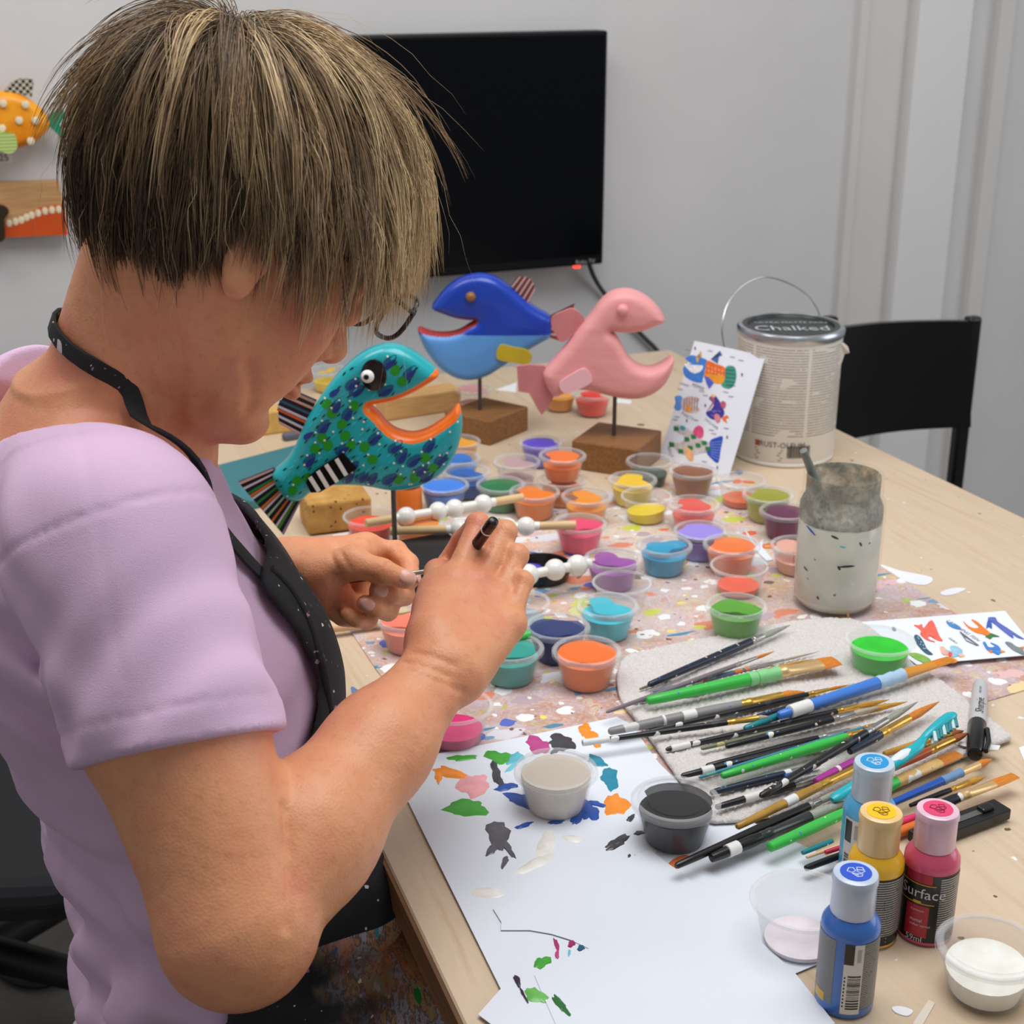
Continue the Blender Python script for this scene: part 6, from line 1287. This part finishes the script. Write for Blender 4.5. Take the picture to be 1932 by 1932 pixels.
# ------------------------------------------------------------------ t-shirt
axn = (ELB-RSH)/np.linalg.norm(ELB-RSH); hemc = lerp(RSH, ELB, .565); hemn = axn-.16*R_; hemn /= np.linalg.norm(hemn)
lax = (LEL-LSH)/np.linalg.norm(LEL-LSH)
ncen, nax = v3(.095, 1.085, 1.128), np.array([.42, 0, 1.0]); nax /= np.linalg.norm(nax)
def neckcut(P):       # widening collar opening round the neck
    q = P-ncen; h = q@nax; r = np.sqrt(np.maximum((q*q).sum(1)-h*h, 0)); qy = np.abs(q[:, 1])
    return (r-(.098+.55*np.maximum(h+.03, -.02)+.10*qy))*.85
shirt = [Fn(lambda P: TORSO(P, .006), .02), Cone(v3(.07, 1.0, 1.055), RSH+v3(0, .005, 0), .062, .066, .03), Cone(v3(.07, 1.18, 1.055), LSH, .062, .064, .03),
         Cone(RSH, lerp(RSH, ELB, .66), .0680, .0665, .025), Cone(LSH, lerp(LSH, LEL, .6), .064, .062, .025),
         Ell(v3(.172, 1.03, .885), (.070, .075, .075), None, .04), Ell(v3(.172, 1.15, .885), (.070, .075, .075), None, .04), Ell(v3(.185, 1.09, .70), (.100, .15, .09), None, .05),
         # rolls of cloth at the waist
         Cone(v3(.10, .945, .75), v3(.24, .955, .71), .028, .034, .02), Cone(v3(.085, .960, .66), v3(.22, .945, .63), .030, .040, .015), Cone(v3(.075, .975, .565), v3(.22, .925, .54), .045, .055, .02)]
def crease(pts, r, k): 
    for a, b in zip(pts[:-1], pts[1:]): shirt.append(Cone(a, b, r, r, k, 'sub'))
crease([PZ(300, 1395, .93), PZ(250, 1440, .93), PZ(150, 1480, .95)], .0, .02)
shirt += [Fn(lambda P: (P-hemc)@hemn*0+9, .001)][:0]
def shirtpost(P, d):
    x, y, z = P[:, 0], P[:, 1], P[:, 2]
    # sleeve folds, drapes down the back, seams
    t = (P-RSH)@axn; w1 = np.sin(z*95+x*60+2.2*np.sin(y*30)); w2 = np.sin((y*1.0+x*.9)*72+1.5*np.sin(z*28)); w3 = np.sin((z*1.0-y*.6)*130+2*np.sin(x*40))
    body = np.clip((1.02-z)/.1, 0, 1); low = np.clip((.80-z)/.12, 0, 1); back = np.clip((.10-x)/.08, 0, 1)
    f2 = np.sign(w2)*np.abs(w2)**.7; dd = d-.0046*body*back*f2-.0046*low*w1-.0010*w3
    sl = np.clip((t-.02)/.05, 0, 1)*(np.linalg.norm(P-RSH-np.outer(t, axn), axis=1) < .085); dd -= .0016*sl*np.sin(t*60+(x*.7-y)*95)
    # armpit drape
    q = P-(RSH+v3(-.03, .02, -.10)); r_ = np.linalg.norm(q, axis=1); dd += .008*np.exp(-(r_/.065)**2)*np.sin((x*.8+z*.7+y*.4)*170)
    c = neckcut(P); band = np.exp(-((c-.011)/.007)**2)
    dd = dd-.0012*(c < .020)*(c > -.01)
    # seams: shoulder line and armhole
    dd += .0016*np.exp(-((t+.005)/.0016)**2)*(y < 1.0)
    dd += .0010*np.exp(-((x-.075)/.0016)**2)*(y < 1.0)*(z > 1.0)
    hs = (P-hemc)@hemn; ls = (P-lerp(LSH, LEL, .5))@lax
    armR = (t > .0)*(np.linalg.norm(P-RSH-np.outer(t, axn), axis=1) < .085)*(y < RSH[1]+.02+.0*x)
    dd += .0012*np.exp(-((hs+.022)/.0013)**2)*(np.linalg.norm(P-RSH-np.outer(t, axn), axis=1) < .08)
    dd = -smin(-dd, c, .004)
    # cut the sleeves
    nr = np.linalg.norm(P-RSH-np.outer(t, axn), axis=1); dd = np.where((nr < .10) & (hs > -.03), -smin(-dd, -hs, .004), dd)
    tl = (P-LSH)@lax; nl = np.linalg.norm(P-LSH-np.outer(tl, lax), axis=1); dd = np.where((nl < .10) & (ls > -.03), -smin(-dd, -ls, .004), dd)
    # hollow inside the sleeve end and collar
    inner = np.minimum(Cone(RSH, ELB, .0585, .0600)(P), TORSO(P, -.002)); dd = np.maximum(dd, -np.minimum(np.maximum(inner, -.05-(hs)), 9)*1.0) if False else dd
    return dd
V, Q = polygonise(shirt, (-.16, .76, .46), (.42, 1.45, 1.17), .0032, 16, shirtpost, 1.5)
shm = pm('lilac_cotton', C(220, 186, 216), .9, var=.05, vscale=7, bump=.5, bscale=1500)
mkbody('t_shirt', V, Q, shm)

# ------------------------------------------------------------------ apron
m, nt, b = NT('apron_black_cotton'); tc = nt.nodes.new('ShaderNodeTexCoord'); vec = tc.outputs['Object']
n1 = noise(nt, vec, 30, 4); c = ramp(nt, n1.outputs['Fac'], [(.3, C(20, 20, 22)), (.7, C(34, 34, 38))])
c = specks(nt, c, vec, 150, (.36, .24), [C(200, 196, 200), C(150, 120, 150), C(220, 220, 220), C(90, 80, 110)], 3.0)
c = specks(nt, c, vec, 45, (.05, .2), [C(214, 206, 206), C(90, 120, 200), C(220, 100, 50)], 6.0, (1, 1, .6))
sx = nt.nodes.new('ShaderNodeSeparateXYZ'); nt.links.new(vec, sx.inputs[0])
# wiped-on paint over the lap
n2 = noise(nt, vec, 22, 6, .65); n4 = noise(nt, vec, 9, 4)
mpl = nt.nodes.new('ShaderNodeMapping'); mpl.inputs['Scale'].default_value = (1.6, 1.6, .55); nt.links.new(vec, mpl.inputs[0])
n2 = noise(nt, mpl.outputs[0], 46, 8, .72); n5 = noise(nt, mpl.outputs[0], 17, 5, .6)
lapc = ramp(nt, n2.outputs['Fac'], [(.30, C(50, 46, 50)), (.40, C(150, 124, 110)), (.46, C(196, 192, 206)), (.51, C(104, 84, 78)), (.56, C(224, 164, 116)), (.62, C(130, 164, 130)), (.70, C(236, 226, 220))])
lapc = mixc(nt, ramp(nt, n5.outputs['Fac'], [(.52, (0, 0, 0, 1)), (.64, (.75, .75, .75, 1))]), lapc, C(244, 140, 60))
lapc = specks(nt, lapc, mpl.outputs[0], 40, (.3, .34), [C(40, 150, 60), C(226, 90, 40), C(110, 120, 170), C(220, 206, 196), C(60, 160, 180), C(200, 190, 60)], 1.0)
lapm = nmath(nt, 'ADD', nmath(nt, 'SUBTRACT', nmath(nt, 'MULTIPLY', sx.outputs[0], 7.0), .62), nmath(nt, 'MULTIPLY', nmath(nt, 'SUBTRACT', n4.outputs['Fac'], .5), 1.6))
lapmask = nmath(nt, 'MULTIPLY', nmath(nt, 'LESS_THAN', sx.outputs[2], .715), ramp(nt, lapm, [(0, (0, 0, 0, 1)), (.35, (1, 1, 1, 1))]))
nt.links.new(mixc(nt, lapmask, c, lapc), b.inputs['Base Color']); b.inputs['Roughness'].default_value = .8
def shirt_d(P): return shirtpost(P, evalsdf(shirt, P))
def apronf(P):
    d = evalsdf(shirt, P); sh = np.abs(d-.010)-.0035
    x, y, z = P[:, 0], P[:, 1], P[:, 2]
    # bib: front of the chest only, narrowing to the top
    edge = np.interp(z, [.46, .62, .74, .84, .92, 1.0], [.10, .12, .150, .170, .172, .172])
    half = np.interp(z, [.46, .72, .80, .90, 1.0], [.30, .22, .165, .125, .105])
    c1 = edge-x; c2 = np.abs(y-1.09)-half; c3 = z-.985
    e = -smin(-c2, -c3, .02); e = -smin(-e, -c1, .004); return -smin(-sh, -e, .004)
bib = [Fn(apronf, .004)]
V, Q = polygonise(bib, (.05, .84, .50), (.44, 1.34, 1.02), .0028, 16)
mkbody('apron_bib', V, Q, m)
pp = [hit(x, y, bib) for x, y in ((512, 1072), (548, 1110), (580, 1165), (602, 1230), (618, 1300), (626, 1370))]
pp = [p for p in pp if np.linalg.norm(p-EYE) < 1.6]
if len(pp) > 2: mk('apron_piping', tube([p-PB for p in smooth_poly(pp, 5, False)], .0030, 10), m, person)
# lap part of the apron over the thighs, thighs and trousers
thR = [v3(.20, 1.0, .575), v3(.52, .985, .60)]; thL = [v3(.20, 1.19, .575), v3(.52, 1.2, .60)]
lapp = [Cone(*thR, .092, .072, .03), Cone(*thL, .092, .072, .03), Ell(v3(.20, 1.09, .60), (.10, .18, .09), None, .03), Cone(v3(.24, .955, .64), v3(.30, .93, .40), .05, .03, .03)]
def lappost(P, d): return d-.004*np.sin(P[:, 1]*60+P[:, 0]*35)*np.sin(P[:, 0]*28+1)-.006
V, Q = polygonise(lapp, (.03, .84, .36), (.62, 1.36, .712), .005, 16, lappost)
mkbody('apron_skirt', V, Q, m)
jean = pm('trousers_black', C(24, 24, 28), .8, bump=.3, bscale=900)
tr = [Cone(*thR, .084, .066, .03), Cone(*thL, .084, .066, .03), Cone(thR[1], v3(.50, .98, .10), .064, .045, .03), Cone(thL[1], v3(.50, 1.2, .10), .064, .045, .03), Ell(v3(.185, 1.09, .54), (.105, .17, .10), None, .04)]
V, Q = polygonise(tr, (-.06, .86, .05), (.64, 1.34, .70), .007, 16); mkbody('trousers', V, Q, jean)
shoe = pm('shoe_dark', C(30, 28, 28), .5)
for y in (.98, 1.2): mkbody('shoe', *polygonise([Cone(v3(.47, y, .05), v3(.62, y, .04), .045, .036, .02), Fn(lambda P: -P[:, 2]+.002, .004, 'and')], (.38, y-.08, -.01), (.70, y+.08, .12), .005, 16), shoe)
# neck strap and piping
strap = smooth_poly([H(190, 505, 1.22), H(140, 545, 1.17), H(122, 588, 1.09), H(160, 642, 1.035), H(236, 722, 1.005), H(296, 800, .992), H(352, 876, .995), H(410, 950, 1.03)], 5, False)
def onsurf(p, off, prims, post):
    p = np.array(p, float); e = .002
    for _ in range(8):
        q = np.array([p, p+[e, 0, 0], p+[0, e, 0], p+[0, 0, e]]); d = evalsdf(prims, q); d = post(q, d) if post else d; g = (d[1:]-d[0])/e; gn = np.linalg.norm(g)+1e-6
        p = p-g/gn*(d[0]-off)*.9
    return p, g/gn
def sall(P): return np.minimum(evalsdf(skinp[:30], P), evalsdf(shirt, P))
strap = list(strap); s0_ = strap[-1]
for k_ in range(1, 7): strap.append(lerp(s0_, v3(.195, 1.0, .975), k_/6))
sp_, nn_ = [], []
for p in strap:
    d0 = evalsdf(skinp[:12]+skinp[14:20], np.array([p]))[0]; d1 = evalsdf(shirt, np.array([p]))[0]
    use = ([Fn(lambda P: np.minimum(evalsdf(skinp[:12], P), np.maximum(evalsdf(shirt, P), -neckcut(P))), .01)])
    q, g = onsurf(p, .0060, use, None); sp_.append(q); nn_.append(g)
sp_ = np.array(sp_)
for _ in range(2): sp_[1:-1] = (sp_[:-2]+2*sp_[1:-1]+sp_[2:])/4
Vs, Fs = [], []
for i, (p, g) in enumerate(zip(sp_, nn_)):
    d = sp_[min(i+1, len(sp_)-1)]-sp_[max(i-1, 0)]; d /= np.linalg.norm(d); s = np.cross(g, d); s /= np.linalg.norm(s); wd = .0062
    for a, c_ in ((-1, -.0012), (1, -.0012), (1, .0014), (-1, .0014)): Vs.append(tuple(p-PB+s*a*wd+g*c_))
Fs = [(4*k+j, 4*k+(j+1) % 4, 4*k+4+(j+1) % 4, 4*k+4+j) for k in range(len(sp_)-1) for j in range(4)]
o = mk('apron_strap', (Vs, Fs), m, person, auto=0); bev(o, .001)
Vs2 = []      # the far side of the neck loop
for i in range(len(sp_)):
    p = sp_[i]*np.array([1, -1, 1])+np.array([0, 2.178, 0])
    q, g = onsurf(p, .0060, use, None)
    Vs2.append((q, g))
Vm = []
for i, (p, g) in enumerate(Vs2[15:]):
    a_, b_ = Vs2[15:][max(i-1, 0)][0], Vs2[15:][min(i+1, len(Vs2)-16)][0]; d = (b_-a_)/np.linalg.norm(b_-a_); s = np.cross(g, d); s /= np.linalg.norm(s)
    for a, c_ in ((-1, -.0012), (1, -.0012), (1, .0014), (-1, .0014)): Vm.append(tuple(p-PB+s*a*.0062+g*c_))
mk('apron_strap', (Vm, [(4*k+j, 4*k+(j+1) % 4, 4*k+4+(j+1) % 4, 4*k+4+j) for k in range(len(Vm)//4-1) for j in range(4)]), m, person, auto=0)

# ------------------------------------------------------------------ hair
SC = np.array([-.014, 0, .032]); SR = np.array([.096, .0805, .0890])
def toh(P): return ((P-HO)@HA.T)/HS             # world -> head (f, s, u)
def fromh(q): return HO+HS*(q@HA)
hairm, nt, b = NT('hair_streaked'); at = nt.nodes.new('ShaderNodeAttribute'); at.attribute_name = 'tint'; nt.links.new(at.outputs['Color'], b.inputs['Base Color']); b.inputs['Roughness'].default_value = .42; b.inputs['Specular IOR Level'].default_value = .35
rg = np.random.RandomState(5)
whorl = np.array([-.55, .05, .84]); whorl /= np.linalg.norm(whorl)
grav = np.array([-hF[2], -hL[2], -hU[2]]) ; grav = np.array([(v3(0, 0, -1)@hF), (v3(0, 0, -1)@hL), (v3(0, 0, -1)@hU)])
def hairline(n):        # n unit direction on the scalp (f,s,u): True where hair grows
    f, s, u = n[:, 0], n[:, 1], n[:, 2]
    front = u > .52*np.clip((f-.05)/.8, 0, 1)+np.where(f > .0, .02+.25*f, -.84)
    side = ~((np.abs(s) > .55) & (u < -.10) & (f > -.30))
    return front & side
NG = 1500; g = rg.randn(NG*4, 3); g /= np.linalg.norm(g, axis=1)[:, None]; g = g[hairline(g)][:NG]; NG = len(g)
def grow(n0, length, lift, seed_dir, NS=11, gmix=.6, side=0.0):
    """comb strands over the scalp; arrays of roots"""
    P = SC+n0*SR; out = [P.copy()]; step = length/(NS-1)
    d = None
    for i in range(1, NS):
        t = i/(NS-1); nrm = (P-SC)/SR**2; nrm /= np.linalg.norm(nrm, axis=1)[:, None]
        away = n0-whorl*0.0; w_ = (P-SC)/SR; w_ /= np.linalg.norm(w_, axis=1)[:, None]
        tan = w_-whorl*(w_@whorl)[:, None]*0-whorl; tan = tan-nrm*(tan*nrm).sum(1)[:, None]; ln = np.linalg.norm(tan, axis=1)[:, None]; tan = tan/np.maximum(ln, .15)
        gv = grav[None]-nrm*np.minimum((grav[None]*nrm).sum(1), 0)[:, None]*1.0
        nd = tan*(1-gmix*t)[...] if np.isscalar(gmix) else tan*(1-gmix[:, None]*t)
        gm2 = gmix if np.isscalar(gmix) else gmix[:, None]
        nd = nd+gv*gm2*(.35+1.2*t)+seed_dir*.35+nrm*np.maximum(.55-1.6*t, 0)[...]
        nd /= np.linalg.norm(nd, axis=1)[:, None]
        d = nd if d is None else d*.45+nd*.55; d /= np.linalg.norm(d, axis=1)[:, None]
        P = P+d*step[:, None]
        k = np.linalg.norm((P-SC)/SR, axis=1); hgt = (k-1)*SR.mean(); want = lift*np.minimum(1, t*2.2)*(1-.35*t)
        push = np.maximum(want-hgt, 0); P = P+nrm*push[:, None]
        out.append(P.copy())
    return np.stack(out, 1)
f, s, u = g[:, 0], g[:, 1], g[:, 2]
topness = np.clip((u-.1)/.7, 0, 1); frontness = np.clip((f+.1)/.8, 0, 1); nape = np.clip((-f-.2)/.6, 0, 1)*np.clip((.15-u)/.5, 0, 1)
sidef = np.clip((np.abs(s)-.35)/.4, 0, 1)*np.clip((f+.15)/.4, 0, 1)
length = .078+.045*topness+.006*frontness+.034*sidef+.016*nape; length *= rg.uniform(.75, 1.15, NG)
backness = np.clip((-f-.1)/.6, 0, 1)
lift = (.013+.014*topness+.016*frontness-.004*nape-.014*backness+.012*np.clip((np.abs(s)-.45)/.3, 0, 1)*(np.abs(f) < .45)*(u < .45))*rg.uniform(.7, 1.2, NG)
gm = np.clip(.35+.5*frontness-.25*nape, .1, .9)
G = grow(g, length, lift, rg.randn(NG, 3)*.32, gmix=gm)
lay = rg.rand(NG)
KS = 13; NS = G.shape[1]
strands, cols, rads = [], [], []
t = np.linspace(0, 1, NS)
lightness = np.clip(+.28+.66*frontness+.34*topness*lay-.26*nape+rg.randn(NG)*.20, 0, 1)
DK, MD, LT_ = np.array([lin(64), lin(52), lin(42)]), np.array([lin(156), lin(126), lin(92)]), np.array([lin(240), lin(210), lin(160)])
for k in range(KS):
    off = rg.randn(NG, 3)*.0040; cl = (1-.62*t)[None, :, None]
    wob = np.sin(t[None, :]*rg.uniform(2, 6, (NG, 1))+rg.uniform(0, 6, (NG, 1)))[..., None]*rg.randn(NG, 1, 3)*.0018
    S1 = G+off[:, None, :]*cl+wob*t[None, :, None]
    ln = rg.uniform(.72, 1.05, NG); idx = ln[:, None]*t[None, :]*(NS-1); i0 = np.clip(idx.astype(int), 0, NS-2); fr = (idx-i0)[..., None]
    ar = np.arange(NG)[:, None]; S1 = S1[ar, i0]*(1-fr)+S1[ar, i0+1]*fr
    strands.append(S1); lv = np.clip(lightness+rg.randn(NG)*.13, 0, 1)[:, None]
    cols.append(np.where(lv < .5, DK+(MD-DK)*lv*2, MD+(LT_-MD)*(lv-.5)*2)); rads.append(rg.uniform(.00022, .00042, NG))
# trim the fringe and the hair over the cheek to length
SA = np.concatenate(strands); WZ = (HO+HS*(SA.reshape(-1, 3)@HA)).reshape(SA.shape)
lim = np.interp(SA[..., 0], [-.02, .02, .07, .12, .16], [1.0, 1.150, 1.158, 1.172, 1.185])+rg.uniform(-.012, .016, len(SA))[:, None]
bad = (WZ[..., 2] < lim) & (SA[..., 0] > -.01); fi = np.where(bad.any(1), np.maximum(bad.argmax(1), 2), NS-1)
idx = t[None, :]*fi[:, None]; i0 = np.clip(idx.astype(int), 0, NS-2); fr = (idx-i0)[..., None]; ar = np.arange(len(SA))[:, None]
strands = [SA[ar, i0]*(1-fr)+SA[ar, i0+1]*fr]
# flyaways
nf = 160; sel = rg.choice(NG, nf); Ff = G[sel]+np.cumsum(rg.randn(nf, NS, 3)*.0022, 1)+(G[sel]-SC)*np.linspace(0, .22, NS)[None, :, None]*rg.rand(nf, 1, 1)
strands.append(Ff); cols.append(np.tile(LT_*.9, (nf, 1))); rads.append(np.full(nf, .00013))
ST = np.concatenate(strands); CO = np.concatenate(cols); RA = np.concatenate(rads); n = len(ST)
Wd = HO+HS*(ST.reshape(-1, 3)@HA); Wd = Wd.reshape(n, NS, 3)
tg_ = np.gradient(Wd, axis=1); tg_ /= np.linalg.norm(tg_, axis=2)[..., None]+1e-9
ref = (Wd-HO); sd_ = np.cross(tg_, ref); sd_ /= np.linalg.norm(sd_, axis=2)[..., None]+1e-9; up_ = np.cross(sd_, tg_)
rr = RA[:, None]*np.interp(t, [0, .1, .7, 1], [.8, 1, .85, .12])[None, :]
ring = [Wd+rr[..., None]*(math.cos(a)*sd_+math.sin(a)*up_) for a in (0, 2.094, 4.189)]
VV = np.stack(ring, 2).reshape(-1, 3)
base_i = (np.arange(n)[:, None, None]*NS+np.arange(NS-1)[None, :, None])*3; j = np.arange(3)[None, None, :]; j2 = (j+1) % 3
QQ = np.stack([base_i+j, base_i+j2, base_i+3+j2, base_i+3+j], -1).reshape(-1, 4)
me = npmesh('hair', VV-PB, QQ)
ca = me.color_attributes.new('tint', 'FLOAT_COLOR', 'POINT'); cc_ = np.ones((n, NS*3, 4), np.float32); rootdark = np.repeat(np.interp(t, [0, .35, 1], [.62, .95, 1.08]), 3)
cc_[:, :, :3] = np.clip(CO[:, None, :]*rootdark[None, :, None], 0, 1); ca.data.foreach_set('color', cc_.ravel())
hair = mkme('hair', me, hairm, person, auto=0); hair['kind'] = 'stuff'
# dense under-hair close to the scalp
def capf(P):
    q = toh(P); k = np.linalg.norm((q-SC)/(SR+.006), axis=1); d = (k-1)*.085
    nn = (q-SC)/SR; nn /= np.linalg.norm(nn, axis=1)[:, None]; f, s, u = nn[:, 0], nn[:, 1], nn[:, 2]
    c1 = np.where(f > 0, (.16+.30*f+.50*np.clip((f-.05)/.8, 0, 1)-u), (-.76-u))*.08
    c2 = np.minimum(np.minimum(np.abs(s)-.58, -.0-u), f+.40)*.08
    return np.maximum(np.maximum(d, c1), c2)*HS
V, Q = polygonise([Fn(capf, .004)], HO-.16, HO+.16, .003, 16)
cap = mkme('hair_underlayer', npmesh('hair_underlayer', V-PB, Q), pm('hair_under', C(62, 52, 42), .6, col2=C(86, 72, 56), vscale=60, bump=.6, bscale=300), person, auto=0)

# ------------------------------------------------------------------ spectacles
GU, GF = .012, .132
gl = thing('eyeglasses', 'dark-framed eyeglasses slid low on the nose under the fringe', 'glasses', hd(.128, 0, .012)); g0 = np.array(gl.location)
fm = pm('glasses_frame', C(30, 24, 24), .25); lens = clearplastic('lens_glass', (.8, .82, .84, 1), .04, .03)
for s in (-1, 1):
    pts = [(s*.031+.0255*math.copysign(abs(math.cos(a))**.7, math.cos(a)), .0175*math.copysign(abs(math.sin(a))**.7, math.sin(a))) for a in np.linspace(0, 2*math.pi, 29)]
    ring_ = [hd(GF-.006*abs(x)/.05, x, GU+y)-g0 for x, y in pts]; mk('rim', tube(ring_, .0019, 8, caps=False), fm, gl)
    V = [tuple(hd(GF-.001-.006*abs(x)/.05, x, GU+y)-g0) for x, y in pts[:-1]]; mk('lens', (V, [tuple(range(len(V)))]), lens, gl)
    mk('temple', tube([hd(.126, s*.056, .018)-g0, hd(.06, s*.074, .018)-g0, hd(.005, s*.080, .016)-g0, hd(-.02, s*.079, -.004)-g0], .0019, 8), fm, gl)
mk('bridge', tube([hd(.132, -.007, .016)-g0, hd(.133, 0, .019)-g0, hd(.132, .007, .016)-g0], .0018, 8), fm, gl)

# ------------------------------------------------------------------ stool, office chair, floor things
stl = thing('stool', 'black padded stool under the painter', 'stool', (.17, 1.09, 0)); sk = pm('stool_black', C(20, 20, 22), .5)
mk('seat', lathe([(.11, .40), (.135, .405), (.14, .425), (.13, .438), (.08, .440)], 40), sk, stl); mk('column', lathe([(.03, .05), (.03, .40)], 20), sk, stl); mk('base', lathe([(.20, 0), (.20, .015), (.04, .05)], 36), sk, stl)
OS = PZ(-78, 1540, 1.95)
oc = thing('office_chair', 'black swivel office chair behind the painter at the left edge', 'chair', (OS[0], OS[1], 0)); c0 = np.array(oc.location)
bev(mk('seat', box((0, 0, OS[2]), (.38, .42, .065), -.3), pm('office_chair_fabric', C(22, 24, 28), .8, bump=.3, bscale=600), oc, smooth=False), .03, 4)
mk('column', lathe([(.028, .10), (.028, .33)], 18), sk, oc)
for k in range(5):
    a = k*2*math.pi/5-.55; e = v3(.27*math.cos(a), .27*math.sin(a), .085); mk('base_arm', tube([(0, 0, .13), tuple(e)], [.026, .018], 10), sk, oc)
    cw_ = mk('caster', xf(lathe([(.018, -.018), (.030, -.014), (.030, .014), (.018, .018)], 20), e+v3(0, 0, -.052), ((math.cos(a), math.sin(a), 0), (0, 0, 1), (math.sin(a), -math.cos(a), 0))), sk, oc)
cb_ = [T(x, y, .006) for x, y in ((-40, 1800), (0, 1832), (30, 1850), (70, 1858), (110, 1850), (160, 1838), (220, 1850))]
tag(mk('floor_cable', tube(smooth_poly(cb_, 5, False), .006, 8), pm('cable_black', C(24, 24, 26), .5)), 'thin black cable curving across the grey floor', 'cable')
